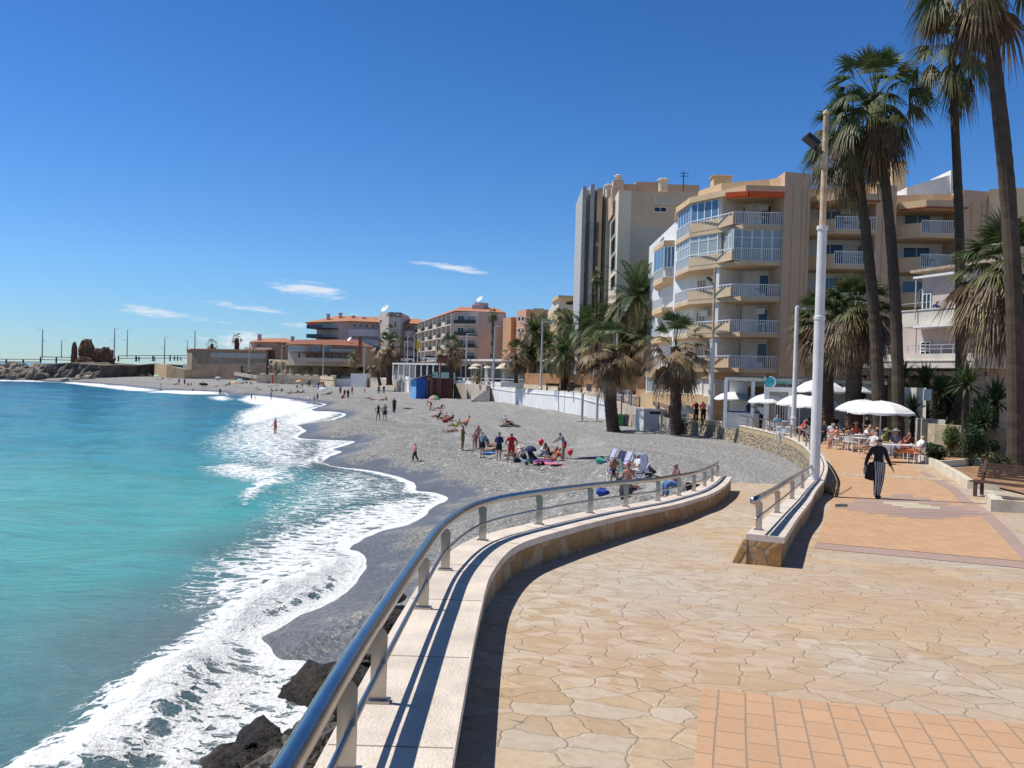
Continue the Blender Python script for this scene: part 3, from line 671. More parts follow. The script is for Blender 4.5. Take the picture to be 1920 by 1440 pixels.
def bars(f,mb,u0,u1,v0,v1,n,step=.16,t=.022,rail=.05):
    f.box(mb,u0,u1,v1-rail,v1,n-.03,n+.03); f.box(mb,u0,u1,v0,v0+.04,n-.02,n+.02)
    k=max(2,int((u1-u0)/step))
    for i in range(k+1):
        u=u0+(u1-u0)*i/k; f.box(mb,u-t,u+t,v0+.04,v1-rail,n-.018,n+.018)
def seg(p,q): return fac_w(p[0],p[1],q[0],q[1])
# ---------------- main apartment block
def XY(px,Y,py=600): p=at_d(px,py,Y); return (p.x,p.y)
apt=thing('apartment_building','big stepped apartment block in tan and white with curved balconies behind the cafe','building',(at_d(1400,715,60)+Vector((0,0,-3.2)))[:])
P3=XY(1263,68.5); P2=XY(1288,64.6); P2b=XY(1340,62.3); P1=XY(1391,60.2); P0=XY(1463,60.2)
Q3=XY(1264,71.5); Q2b=XY(1300,67.5); Q1=XY(1395,63.8); Q0=XY(1464,62.6)
WALLC=[Q3,Q2b,Q1,Q0,(Q0[0]+.1,76),(Q3[0]+.4,84)]
SL=[.74,3.54,6.33,9.13,11.93]
mb=MB(); mb.prism([Q3,Q2b,Q1,Q0,(Q0[0],86),(Q3[0],86)],-3.4,14.7); mb.build('inner_wall',wht,apt)
# slabs and parapets
for li,z in enumerate(SL):
    mb=MB(); mb.prism([P3,P2,P2b,P1,P0,(Q0[0],Q0[1]+.3),(Q1[0],Q1[1]+.3),(Q2b[0],Q2b[1]+.3),(Q3[0]+.1,Q3[1]+.5)],z,z+.34); mb.build('balcony_slab',tan,apt)
    def band(p,q,h0,h1,m,nm,t=.16):
        f=seg(p,q); mb=MB(); f.box(mb,0.0,f.w,z+h0,z+h1,-t,.02); mb.build(nm,m,apt)
    A_=(P1[0]-.9,P1[1]+.10)
    band(P2,P2b,.345,1.06,tan,'balcony_parapet'); band((P2b[0]+.02,P2b[1]),A_,.345,1.06,tan,'balcony_parapet')
    for (p,q,h0) in ((P3,P2,.345),(A_,P0,.345)):
        f=seg(p,q); mb=MB(); bars(f,mb,.05,f.w-.05,z+h0,z+1.32,-.05); mb.build('balcony_railing',frame,apt)
    f=seg(P2,A_); mb=MB(); f.box(mb,0,f.w,z+1.24,z+1.30,-.12,-.04)
    for k in range(14): u=f.w*(k+.5)/14; f.box(mb,u-.02,u+.02,z+1.06,z+1.24,-.1,-.06)
    mb.build('parapet_rail',frame,apt)
    # glazing
    def glz(p,q,z0,z1,n,g,sub=.35,off=-.1,nm='glazed_balcony'):
        f=seg(p,q); h=z1-z0
        mb=MB(); t=.045
        f.box(mb,0,f.w,z1-t,z1,off-.05,off+.03); f.box(mb,0,f.w,z0,z0+t,off-.05,off+.03)
        if sub: f.box(mb,0,f.w,z1-h*.27,z1-h*.27+t,off-.05,off+.03)
        for k in range(n+1):
            u=min(max(f.w*k/n,t/2),f.w-t/2); f.box(mb,u-t,u+t,z0+t,z1-t,off-.045,off+.025)
        w=mb.build(nm,frame,apt); mb=MB(); f.box(mb,.02,f.w-.02,z0+.02,z1-.02,off-.02,off); mb.build('window_pane',g,w)
    if li==3:
        glz(P3,P2,z+.36,z+2.78,5,curt,.3,-.16); glz(P2,P2b,z+1.1,z+2.78,3,curt); glz((P2b[0]+.45,P2b[1]-.18),A_,z+1.1,z+2.78,2,curt); glz(A_,P0,z+.36,z+2.78,5,curt,.3,-.16)
    if li==4:
        glz(P3,P2,z+.36,z+2.75,5,glassb,0,-.16); glz(P2,P2b,z+1.1,z+2.75,4,glassb,0)
    # fin wall between the two flats
    f=seg(P2b,P1); mb=MB(); f.box(mb,-.12,.18,z+.345,z+2.785,-4.5,-.18) ; mb.build('dividing_wall',wht,apt)
    # inner windows
    fq=seg(Q1,Q0); fr_=seg(Q2b,Q1)
    if li!=3:
        if li==1:
            f=fr_; window(apt,f,f.w*.52,f.w*.97,z+1.1,z+2.5,off=0,px=False,g=shutb,bars=0)
        elif li!=2: window(apt,fr_,fr_.w*.55,fr_.w*.97,z+.5 if li!=4 else z+.5,z+2.45,px=False,bars=1)
        window(apt,fq,fq.w*.38,fq.w*.92,z+.4,z+2.45,px=False,bars=1,g=glass)
        window(apt,fr_,fr_.w*.06,fr_.w*.24,z+.9,z+2.4,px=False,bars=2,g=shut)
# roof canopy + parapet wall above
mb=MB(); mb.prism([(P3[0]-.1,P3[1]-.1),(P2[0]-.1,P2[1]-.2),(P1[0]-.1,P1[1]-.35),(P0[0],P0[1]-.35),(Q0[0],Q0[1]+1),(Q3[0],Q3[1]+1)],14.72,15.2); mb.build('roof_canopy',tan2,apt)
for (a_,b_) in ((XY(1353,60.4),XY(1395,59.7)),(XY(1399,59.7),XY(1463,59.7))):
    f=seg(a_,b_); mb=MB(); f.box(mb,0,f.w,14.36,14.71,-.5,.02); mb.build('awning',awn,apt)
mb=MB(); mb.prism([XY(1303,66),XY(1345,63.2),XY(1435,61.6),XY(1466,60.6),XY(1466,82),XY(1285,86)],15.2,16.15); mb.build('roof_parapet',tan2,apt)
# second, set-back balcony stack on the left
B3=XY(1222,76.5); B2=XY(1240,72.5); B1=XY(1262,72.2); C0=XY(1262,76)
mb=MB(); mb.prism([XY(1240,77),XY(1264,75),(Q3[0]+.2,86),XY(1245,88)],-3.4,14.2); mb.build('side_wall',wht,apt)
for li,z in enumerate([.74,3.54,6.33,9.13,11.93]):
    if li==4: 
        mb=MB(); mb.prism([B3,B2,B1,(B1[0]+.3,77),(B3[0]+1,80)],z+.62,z+1.1); mb.build('balcony_roof',tan2,apt); continue
    mb=MB(); mb.prism([B3,B2,B1,(B1[0]+.3,77),(B3[0]+1,80)],z,z+.45); mb.build('balcony_slab',tan2,apt)
    for p,q in ((B3,B2),(B2,B1)):
        f=seg(p,q); mb=MB(); bars(f,mb,.03,f.w-.03,z+.455,z+1.4,-.05); mb.build('balcony_railing',frame,apt)
        if li==3:
            mb=MB(); f.box(mb,.05,f.w-.05,z+1.42,z+3.3,-.12,-.09); w=mb.build('glazed_balcony',glassb,apt)
            mb=MB()
            for k in range(4): u=f.w*k/3; f.box(mb,max(0,u-.04),min(f.w,u+.04),z+1.41,z+3.32,-.15,-.06)
            f.box(mb,0,f.w,z+3.30,z+3.38,-.16,-.05)
            mb.build('glazing_frame',frame,w)
    mb=MB(); f=seg(C0,B1); 
# pier walls, bays 2 and 3
def bay(px0,pxs,px1,Yf,lv,top):
    a=XY(px0,Yf+1.2); s=XY(pxs,Yf); b=XY(px1,Yf); ai=XY(px0,Yf+3.0); bi=XY(px1,Yf+2.6)
    for z in lv:
        mb=MB(); mb.prism([a,s,b,bi,ai],z,z+.34); mb.build('balcony_slab',tan,apt)
        f=seg(a,s); mb=MB(); f.box(mb,0,f.w,z+.345,z+1.15,-.16,.02); mb.build('balcony_parapet',tan2,apt)
        f=seg(s,b); mb=MB(); bars(f,mb,.05,f.w-.05,z+.345,z+1.38,-.05); mb.build('balcony_railing',frame,apt)
    mb=MB(); mb.prism([ai,bi,(bi[0],90),(ai[0],90)],-3.4,top-.9); mb.build('inner_wall',wht,apt)
    fi=seg(ai,bi)
    for k,z in enumerate(lv):
        window(apt,fi,fi.w*.12,fi.w*.52,z+.45,z+2.4,px=False,bars=1,g=glass if k%2 else glassb)
        window(apt,fi,fi.w*.72,fi.w*.96,z+.4,z+2.35,px=False,bars=1,g=glass if k%3 else shut)
    mb=MB(); mb.prism([(a[0],a[1]-.4),(s[0],s[1]-.6),(b[0],b[1]-.6),(bi[0],bi[1]+1),(ai[0],ai[1]+1)],top-.88,top-.35); mb.build('roof_canopy',tan2,apt)
    for (p,q) in (((a[0],a[1]-.45),(s[0],s[1]-.65)),((s[0]+.1,s[1]-.65),(b[0],b[1]-.65))):
        f=seg(p,q); mb=MB(); f.box(mb,0,f.w,top-.97,top-.885,-.3,.02); mb.build('awning',P('dull_red_awning',(.34,.08,.04),.7),apt)
    mb=MB(); mb.prism([XY(px0,Yf+2),XY(px0+ (px1-px0)*.55,Yf+1.2),XY(px1,Yf+1.5),(bi[0],92),(ai[0],92)],top-.35,top+.55); mb.build('roof_parapet',tan2,apt)
bay(1511,1560,1638,61.0,[.9,3.65,6.4,9.15,11.9][0:5],15.3)
bay(1673,1722,1800,61.6,[.9,3.65,6.4,9.2,11.9],15.1)
for (x0,x1,Yf,top) in ((1463.5,1512,60.0,16.35),(1636,1674,61.2,15.9),(1797,1850,61.6,15.75)):
    a=XY(x0,Yf); b=XY(x1,Yf+.4); mb=MB(); mb.prism([a,b,(b[0],92),(a[0],92)],-3.4,top); w=mb.build('pier_wall',orng,apt)
    f=seg(a,b); mb=MB()
    for u in (.35,.7,.9):
        f.box(mb,f.w*u-.035,f.w*u+.035,2.0+u*3,top-1,.005,.08)
    mb.build('drain_pipe',tan2,apt)
mb=MB(); mb.prism([XY(1846,61.8),XY(2000,60),XY(2040,92),XY(1850,92)],-3.4,15.9); mb.build('pier_wall',tan,apt)
for k in range(16):   # air conditioners and balcony clutter
    px=[1300,1420,1530,1700,1445,1750][k%6]; z=SL[(k*2+1)%5]; 
    fq_=seg(Q1,Q0) if px in(1420,1445) else (seg(Q2b,Q1) if px==1300 else seg(XY(1511,64),XY(1638,63.6)) if px==1530 else seg(XY(1673,64.6),XY(1800,64.2)))
    u=fq_.w*(.18+.13*(k%3)); mb=MB(); fq_.box(mb,u,u+.8,z+2.0-(k%2)*1.6,z+2.5-(k%2)*1.6,.1,.42); mb.build('air_conditioner',frame,apt,bevel=.02)
for k,(px,li) in enumerate(((1420,4),(1425,2),(1432,1),(1580,4),(1600,3),(1740,3),(1595,1),(1745,1))):
    Yq=61.2 if px<1500 else 62.2; a=at_d(px,600,Yq); z=SL[li]+.345; mb=MB(); mb.lathe([(.04,0),(.04,.7),(.45,.71),(.45,.75)],10,(a.x,Yq,z)); mb.build('balcony_table',P('terrace_table',(.12,.11,.10),.6) if k%2 else frame,apt)
# roof things of the block
def bp(px,py,Y): return at_d(px,py,Y)
for (px,py,Y,w,d,h) in ((1355,333,70,1.6,1.2,1.0),(1675,330,74,2.4,2.0,2.8),(1686,318,72,1.2,1.2,3.8),(1640,352,74,2.5,2,1.6)):
    p=bp(px,py,Y); mb=MB(); mb.box(p.x-w/2,p.x+w/2,Y,Y+d,p.z-h*.9,p.z+h*.12); mb.box(p.x-w*.6,p.x+w*.6,Y-.15,Y+d+.15,p.z+h*.12+.002,p.z+h*.2); mb.build('chimney',tan2,apt,bevel=.03)
p=bp(1755,340,70); mb=MB(); mb.prism([(p.x-2.6,70),(p.x+1.2,70),(p.x+1.2,73),(p.x-2.6,73)],[p.z-1.6]*4,[p.z-.6,p.z+.6,p.z+.6,p.z-.6]); mb.box(p.x+1.21,p.x+1.9,69.8,73.2,p.z-1.6,p.z+1.0); mb.build('roof_stair_hood',wht,apt)
# ground floor of the block
gf=seg(XY(1215,70),XY(1345,62.5))
mb=MB(); gf.box(mb,0,gf.w,-3.4,-1.25,-2,.6); gf.box(mb,gf.w*.02,gf.w*1.0,.2,.73,-2,.3); mb.build('ground_floor_wall',tan2,apt)
mb=MB(); gf.box(mb,.1,gf.w,-1.24,.19,-2,.1); mb.build('ground_floor_wall',wht,apt)
for (a_,b_) in ((.03,.2),(.48,.70),(.74,.85)): window(apt,gf,gf.w*a_,gf.w*b_,-1.15,.15,off=.11,px=False,bars=1 if a_<.7 else 0,g=curt if a_<.1 else (glass if a_<.7 else frame))
# ---------------- tall set-back block
tw=thing('tower_block','tall beige slab block with vertical grey fins standing behind the palms','building',(at_d(1180,715,95))[:])
TY=96
cA=XY(1160,92,400); cB=XY(1312,92,400)
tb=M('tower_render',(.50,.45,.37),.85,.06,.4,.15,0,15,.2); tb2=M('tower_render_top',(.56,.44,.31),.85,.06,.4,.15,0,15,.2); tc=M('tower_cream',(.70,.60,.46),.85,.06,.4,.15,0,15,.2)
f=seg(cA,cB)
zt=f.uv(1163,357)[1]; zm=f.uv(1163,424)[1]
mb=MB(); mb.prism([cA,cB,(cB[0],118),(cA[0]+2,118)],-6,zm); mb.build('wall',tb,tw)
mb=MB(); mb.prism([cA,cB,(cB[0],118),(cA[0]+2,118)],zm+.002,zt); mb.build('upper_wall',tb2,tw)
# lit side face with windows (faces the sea)
D1=XY(1142,102,400); D1l=(cA[0]-.05,cA[1]-.02)
fl=seg(D1,D1l)
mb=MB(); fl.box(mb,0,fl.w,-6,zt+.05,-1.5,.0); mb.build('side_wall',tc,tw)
for (y0,y1) in ((381,412),(414,444),(447,476),(480,508),(517,541)): window(tw,fl,1146,y0,1154,y1,off=.01,bars=0,g=glass)
# fins
for i,(px,w_,y0,m_) in enumerate(((1095,7,349,grayc),(1102,9,352,tc),(1110,8,345,grayc),(1118,7,352,tc),(1124,10,352,tb2),(1134,5,343,grayc),(1140,7,352,tb2))):
    a=XY(px-w_/2,101+ (i%2)*1.2,400); b=XY(px+w_/2,101+(i%2)*1.2,400); z=at_d(px,y0,101).z
    mb=MB(); mb.prism([a,b,(b[0],112),(a[0],112)],-6,z); mb.build('vertical_fin',m_,tw)
mb=MB(); 
for px in (1104,1121): 
    a=XY(px-1.6,100.9,400); b=XY(px+1.6,100.9,400)
    for k in range(7):
        z0=-1+k*3.1; mb.box(a[0],b[0],100.7,100.95,z0,z0+2.6)
mb.build('stair_window',P('brown_glass',(.08,.05,.035),.2),tw)
# parapet profile
for (x0,x1,y0,Y) in ((1150,1170,337,96),(1170,1192,345,98),(1192,1240,341,99),(1240,1312,346,100)):
    a=XY(x0,Y,350); b=XY(x1,Y,350); z=at_d((x0+x1)/2,y0,Y).z; mb=MB(); mb.prism([a,b,(b[0],116),(a[0],116)],zt-2,z); mb.build('roof_parapet',orng,tw)
for (px,py) in ((1159,334),(1240,341),(1247,341),(1140,352)):
    p=at_d(px,py,97); mb=MB(); mb.lathe([(.35,-1.2),(.35,.1),(.5,.12),(.5,.3),(.25,.42),(.02,.5)],10,p); mb.build('roof_vent',tc,tw)
for (y0,y1) in ((388,398),(487,498)): 
    window(tw,f,1226,y0,1250,y1,off=.02,bars=1)
f2=f; mb=MB(); u,v=f.uv(1226,385); f.box(mb,u,u+3,v-0,v+.9,.01,.3); mb.build('recess_lintel',tb,tw)
# antenna
def antenna(px,py,Y,h,nm='roof_antenna',lab='thin roof aerial above the stepped apartment roof'):
    p=at_d(px,py,Y); mb=MB(); mb.tube([p,p+Vector((0,0,h))],.05,5)
    for k in (.75,.9): mb.tube([p+Vector((-.4,0,h*k)),p+Vector((.5,0,h*k))],.03,4)
    return mb
antenna(1281,358,75,1.9).build('roof_antenna',iron,apt)
# ---------------- generic helpers for the far blocks
def block(name,label,cat,pts,z0,z1,m,pn='wall'):
    c=pts[0]; r=thing(name,label,cat,(c[0],c[1],z0)); mb=MB(); mb.prism(pts,z0,z1); mb.build(pn,m,r); return r
rooft=None
def rooftile(name,c):
    if name in MATS: return MATS[name]
    m,nt,b=newmat(name); g=NT(nt); p=g.pos(); w=g.n('ShaderNodeTexWave'); w.inputs['Scale'].default_value=1.1; w.inputs['Distortion'].default_value=.6; g.L.new(p,w.inputs['Vector'])
    n=g.noise(p,1.4,5,.7); cc=g.mix(n,tuple(x*.62 for x in c),tuple(min(1,x*1.35) for x in c)); g.put(g.mix(.35,cc,g.mix(w.outputs['Fac'],(.6,.6,.6),(1.2,1.2,1.2)),'MULTIPLY'),b.inputs['Base Color']); b.inputs['Roughness'].default_value=.85; MATS[name]=m; return m
tile=rooftile('terracotta_tiles',(.46,.20,.11)); tiled=rooftile('brown_tiles',(.27,.095,.055))
# ---------------- cream hotel (px 783-945)
hot=thing('hotel_building','cream hotel with staggered sea-facing balconies, red tiled roof and big satellite dish','building',at_d(860,715,200)[:])
hc=M('pink_cream_render',(.56,.46,.41),.85,.06,.3,.1,0,10,.2); hcl=M('pale_cream_render',(.62,.55,.48),.85,.05,.3,.1,0,10,.2)
a=XY(783,260,650); b=XY(853,205,650); c=XY(895,203,650); d=XY(945,206,650)
zE=at_d(853,583,205).z
mb=MB(); mb.prism([a,b,c,d,XY(950,260,650),XY(800,300,650)],-6,zE-.2); mb.build('wall',hc,hot)
fl=seg(a,b); f2=seg(b,c); f3=seg(c,d)
floors=[zE-.3-3.15*k for k in range(1,6)]
for k,z in enumerate(floors):
    mb=MB(); fl.box(mb,0,fl.w,z-.25,z,.01,1.3); mb.build('balcony_slab',hcl,hot)
    n=9
    for i in range(n):
        u=fl.w*(i+.12)/n
        mb=MB(); fl.box(mb,u,u+fl.w/n*.62,z+.002,z+1.0,1.1,1.25); mb.build('balcony_panel',iron if i%2==0 else hcl,hot)
    for i in range(n+1): mb=MB(); u=min(fl.w-.3,fl.w*i/n); fl.box(mb,u,u+.3,z+.002,z+2.88,.02,1.3); mb.build('balcony_divider',hcl,hot)
    mb=MB(); fl.box(mb,0.2,fl.w-.2,z+.1,z+2.3,.011,.06); mb.build('balcony_window_row',glass,hot)
    mb=MB(); f2.box(mb,0,f2.w*.97,z-.2,z,.01,1.3); mb.build('balcony_slab',hcl,hot)
    mb=MB(); f2.box(mb,0,f2.w*.97,z+.002,z+1.05,1.18,1.28); mb.build('balcony_railing',iron,hot)
    window(hot,f2,f2.w*.1,f2.w*.38,z+.1,z+2.2,px=False); window(hot,f2,f2.w*.55,f2.w*.9,z+.1,z+2.2,px=False,g=shut)
    window(hot,f3,f3.w*.48,f3.w*.62,z+.7,z+1.9,px=False)
mb=MB(); f2.box(mb,f2.w*1.02,f2.w*1.04,-3,zE,.02,.2); mb.build('drain_pipe',hcl,hot)
# roof : hipped, follows eaves
def hip(mb,pts,z,apex,za):
    base=[Vector((p[0],p[1],z)) for p in pts]; ap=[Vector((p[0],p[1],za)) for p in apex]
    mb.poly(base)
    return base,ap
ra=XY(905,225,580)
rz=at_d(857,571,215).z
mb=MB(); A_=Vector((*XY(780,262,650),zE-.1)); B_=Vector((*XY(851,203.5,650),zE-.05)); C_=Vector((*XY(946,205,650),zE-.05)); R1=Vector((*XY(862,222,600),rz)); R2=Vector((*XY(930,222,600),rz)); R0=Vector((*XY(800,285,600),zE+1.2))
mb.poly([A_,B_,R1,R0]); mb.poly([B_,C_,R2,R1]); mb.poly([C_,Vector((*XY(952,262,600),zE)),R2]); mb.poly([A_,Vector((*XY(952,262,600),zE-.1)),C_,B_]); mb.poly([R0,R1,R2,Vector((*XY(952,262,600),zE))]); mb.build('roof',tile,hot)
for (x0,x1,y0,Y) in ((885,908,571,214),(890,915,567,216)):
    p=at_d(x0,y0,Y); q=at_d(x1,y0,Y); mb=MB(); mb.box(p.x,q.x,Y,Y+5,p.z-4.5,p.z); mb.build('chimney',hc,hot,bevel=.05)
def dish(par,px,py,Y,r,m=None):
    p=at_d(px,py,Y); mb=MB(); n=14
    prof=[(r*k/4,(k/4)**2*r*.28) for k in range(5)]
    ax=Vector((-.55,-.6,.58)).normalized(); q=ax.to_track_quat('Z','Y').to_matrix().to_4x4(); q.translation=p
    base=len(mb.v)
    for (rr,zz) in prof[1:]:
        for j in range(n): t=2*math.pi*j/n; mb.v.append(tuple(q@Vector((rr*math.cos(t),rr*math.sin(t),zz))))
    mb.v.append(tuple(q@Vector((0,0,0)))); c0=len(mb.v)-1
    for j in range(n): mb.face([c0,base+j,base+(j+1)%n])
    for i in range(3):
        for j in range(n): mb.face([base+i*n+j,base+(i+1)*n+j,base+(i+1)*n+(j+1)%n,base+i*n+(j+1)%n])
    mb.tube([p,p-Vector((0,0,r*1.6))],r*.08,6); mb.tube([p,p+ax*r*.8],r*.03,4)
    return mb.build('satellite_dish',m or frame,par)
dish(hot,900,561,216,1.0)
# ---------------- long hotel with lettered tower (px 575-785)
arc=thing('hotel_building','long white-banded hotel with orange tile roof and a square lettered tower','building',at_d(700,715,270)[:])
ac=M('hotel_cream',(.56,.50,.44),.85,.05,.3,.1,0,10,.2); aw=M('hotel_band_white',(.66,.66,.70),.85,.04,.3,.1,0,10,.2)
e0=XY(575,275,640); e1=XY(593,268,640); e2=XY(634,262,640); e3=XY(654,262,640); e4=XY(722,262,640); e5=XY(785,262,640)
ze=at_d(620,601,262).z; zr=at_d(640,591,270).z
mb=MB(); mb.prism([e1,e2,e5,XY(790,300,640),XY(600,300,640)],-6,ze-.3); mb.build('wall',ac,arc)
fa=seg(e3,e5); fb=seg(e1,e3)
for (y0,y1) in ((615,627),(634,645),(652,664),(669,681)):
    mb=MB(); u0,u1,v0,v1=fa.pbox(mb,655,y0+4,784,y1+5,.01,1.6); mb.build('balcony_band',aw,arc)
for (y0,y1) in ((606,614),(626,633),(645,652),(664,671)):
    for k in range(11):
        x=662+k*11.3
        if 710<x<742: continue
        window(arc,fa,x,y0+ (x-655)*.035,x+6,y1+(x-655)*.035,off=.02,bars=1,wd=.12)
for (x,y) in ((622,605),(643,606),(622,623),(642,624)): window(arc,fb,x,y,x+5,y+5,off=.02,bars=1,wd=.12)
f0=seg(e0,e1); 
for y in (611,628):
    z=at_d(590,y+7,268).z; mb=MB(); mb.prism([XY(574,262,640),XY(604,260,640),e2,e1],z,z+.3); mb.build('balcony_slab',iron,arc)
    mb=MB(); mb.prism([XY(574,262,640),XY(604,260,640),XY(604,260.3,640),XY(574,262.3,640)],z+.31,z+1.3); mb.build('balcony_railing',P('blue_rail',(.03,.05,.12),.5),arc); window(arc,fb,fb.w*.05,fb.w*.2,z+.4,z+2.4,px=False,wd=.1)
mb=MB(); A_=Vector((*XY(570,268,640),ze-.5)); B_=Vector((*XY(655,258,640),ze-.2)); C_=Vector((*XY(790,258,640),ze-.5)); R1=Vector((*XY(634,272,640),zr)); R2=Vector((*XY(790,272,640),zr-.4)); D_=Vector((*XY(790,300,640),ze-.5)); E_=Vector((*XY(585,300,640),ze-.5))
mb.poly([A_,B_,R1]); mb.poly([B_,C_,R2,R1]); mb.poly([A_,R1,E_]); mb.poly([E_,R1,R2,D_]); mb.poly([E_,D_,C_,B_,A_]); mb.build('roof',tile,arc)
for (x,y) in ((615,590),(638,588),(662,593),(682,596),(704,599)):
    p=at_d(x,y+4,266); mb=MB(); mb.box(p.x-.45,p.x+.45,266,267,p.z-2,p.z+.7); mb.box(p.x-.6,p.x+.6,265.8,267.2,p.z+.71,p.z+1.0); mb.build('chimney',hc,arc)
t0=XY(709,259,640); t1=XY(728,252,640); t2=XY(750,252,640); zt_=at_d(728,585,252).z
mb=MB(); mb.prism([t0,t1,t2,(t2[0]+.5,270),(t0[0],270)],-6,zt_); mb.build('lift_tower',ac,arc)
ft=seg(t1,t2); fs=seg(t0,t1)
window(arc,ft,739,602,743,611,off=.02,bars=0,wd=.1); window(arc,ft,739,620,743,626,off=.02,bars=0,wd=.1); window(arc,fs,712,599,716,605,off=.02,bars=0,wd=.1)
dish(arc,723,579,258,1.5)
def lettering(txt,fac,px,py,h,mat,par,name,off=.05,ext=.03,font=None,align='CENTER'):
    cu=bpy.data.curves.new(name,'FONT'); cu.body=txt; cu.size=h; cu.extrude=ext; cu.align_x=align; cu.offset=h*.008
    tmp=bpy.data.objects.new(name,cu); col.objects.link(tmp)
    dg=bpy.context.evaluated_depsgraph_get(); me=bpy.data.meshes.new_from_object(tmp.evaluated_get(dg)); col.objects.unlink(tmp); bpy.data.objects.remove(tmp)
    o=bpy.data.objects.new(name,me); col.objects.link(o); me.materials.clear(); me.materials.append(mat)
    u,v=fac.uv(px,py); P_=fac.pt(u,v,off)
    mt=Matrix(((fac.U.x,0,fac.n.x,P_.x),(fac.U.y,0,fac.n.y,P_.y),(0,1,0,P_.z),(0,0,0,1)))
    if par: mt=wm(par).inverted()@mt
    me.transform(mt); o.parent=par; return o
lettering('ARCE',ft,739.5,594.5,2.1,iron,arc,'lettering')
# ---------------- orange, salmon and yellow blocks (945-1090)
oc=M('burnt_orange_render',(.50,.28,.15),.85,.06,.3,.1,0,10,.2); sc_=M('salmon_render',(.56,.32,.24),.85,.06,.3,.1,0,10,.2); yc=M('ochre_yellow_render',(.56,.42,.22),.85,.06,.3,.1,0,10,.2)
o1=block('apartment_building','narrow burnt-orange building beside the cream hotel','building',[XY(942,190,650),XY(957,185,650),XY(967,186,650),XY(975,220,650),XY(950,225,650)],-6,at_d(955,596,188).z,oc)
f=seg(XY(942,190,650),XY(966,185.5,650))
for (x,y) in ((948,604),(955,624),(948,642)): window(o1,f,x,y,x+6,y+9,off=.3,bars=1,wd=.12)
s1=block('apartment_building','salmon pink building with rounded arches among the palms','building',[XY(967,178,650),XY(985,172,650),XY(1002,173,650),XY(1032,172,650),XY(1040,215,650),XY(975,215,650)],-6,at_d(1000,582,175).z,sc_)
f=seg(XY(968,175,650),XY(1030,172,650))
mb=MB(); p=XY(998,171,650); q=XY(1018,171,650); mb.prism([p,q,(q[0],176),(p[0],176)],-3,at_d(1005,578,171).z); mb.build('bay_front',yc,s1)
for x in (971,978,988,1002,1012,1022):
    for y in (592,614,634): window(s1,f,x,y+2,x+5,y+10,off=1.6 if x>990 else 3.6,bars=0,wd=.1)
for y in (606,627): mb=MB(); f.pbox(mb,984,y,1000,y+3,1,3); mb.build('balcony_slab',hcl,s1)
y1=block('apartment_building','sand yellow building with flat roof and solar panel left of the tall block','building',[XY(1030,150,650),XY(1052,145,650),XY(1100,145,650),XY(1105,180,650),XY(1040,180,650)],-6,at_d(1060,583,145).z,yc)
f=seg(XY(1032,148,650),XY(1100,144,650)); mb=MB(); p=XY(1036,148,650); q=XY(1100,143,650); mb.prism([p,XY(1045,142,650),q,(q[0],175),(p[0],175)],at_d(1060,582,145).z+.01,at_d(1060,563,145).z); mb.build('penthouse',hcl,y1)
mb=MB(); mb.prism([XY(1033,147,650),XY(1044,140,650),XY(1100,141,650),XY(1100,175,650),XY(1040,175,650)],at_d(1060,567,145).z+.2,at_d(1060,564,145).z+.5); mb.build('roof_slab',yc,y1)
for (x,y) in ((1030,600),(1045,610),(1040,630)): window(y1,f,x,y,x+7,y+10,off=2,bars=1,wd=.1)
p=at_d(1076,566,143); mb=MB(); mb.prism([(p.x-1.4,142),(p.x+1.4,142),(p.x+1.4,144),(p.x-1.4,144)],[p.z-.6]*4,[p.z-.3,p.z-.3,p.z+1,p.z+1]); mb.build('solar_heater',iron,y1)
# ---------------- villas
def gable(mb,pts,z0,rid,zr):
    mb.poly([(p[0],p[1],z0) for p in pts])
v1=thing('villa','small villa with terracotta hip roof and chimney on the low cliff','house',at_d(510,715,285)[:])
vt=M('villa_render',(.52,.42,.33),.85,.07,.3,.1,0,10,.25)
a=XY(470,288,660); b=XY(516,280,660); c=XY(530,284,660); d=XY(560,290,660)
ze=at_d(500,641,280).z; zr=at_d(520,632,288).z
mb=MB(); mb.prism([a,b,c,d,XY(560,310,660),XY(475,310,660)],at_d(500,672,280).z,ze); mb.build('wall',vt,v1)
mb=MB(); A_=Vector((*XY(467,284,650),ze)); B_=Vector((*XY(519,277,650),ze)); C_=Vector((*XY(562,286,650),ze)); D_=Vector((*XY(562,312,650),ze)); E_=Vector((*XY(470,312,650),ze)); R1=Vector((*XY(492,295,650),zr-.3)); R2=Vector((*XY(535,295,650),zr))
mb.poly([A_,B_,R2,R1]); mb.poly([B_,C_,R2]); mb.poly([C_,D_,R2]); mb.poly([D_,E_,R1,R2]); mb.poly([E_,A_,R1]); mb.poly([E_,D_,C_,B_,A_]); rf=mb.build('roof',tile,v1)
for (x,y) in ((486,628),(548,632)): p=at_d(x,y,288); mb=MB(); mb.box(p.x-.6,p.x+.6,288,289,p.z-3,p.z+.3); mb.build('chimney',hc,v1)
f=seg(a,b); window(v1,f,482,643,490,652,off=.02,bars=1,wd=.1); mb=MB(); f.pbox(mb,468,652,519,656,.01,2.2); mb.build('balcony',vt,v1)
f=seg(b,d); window(v1,f,535,646,548,657,off=.02,g=curt,bars=1,wd=.1)
v2=thing('villa_terrace','row of tan terraced villas with brown tiled roof and shuttered openings','house',at_d(620,715,235)[:])
a=XY(540,245,660); b=XY(577,240,660); c=XY(677,236,660); d=XY(704,250,660)
ze=at_d(640,647,237).z
mb=MB(); mb.prism([a,b,c,d,XY(704,275,660),XY(545,275,660)],at_d(600,680,240).z-1,ze); mb.build('wall',vt,v2)
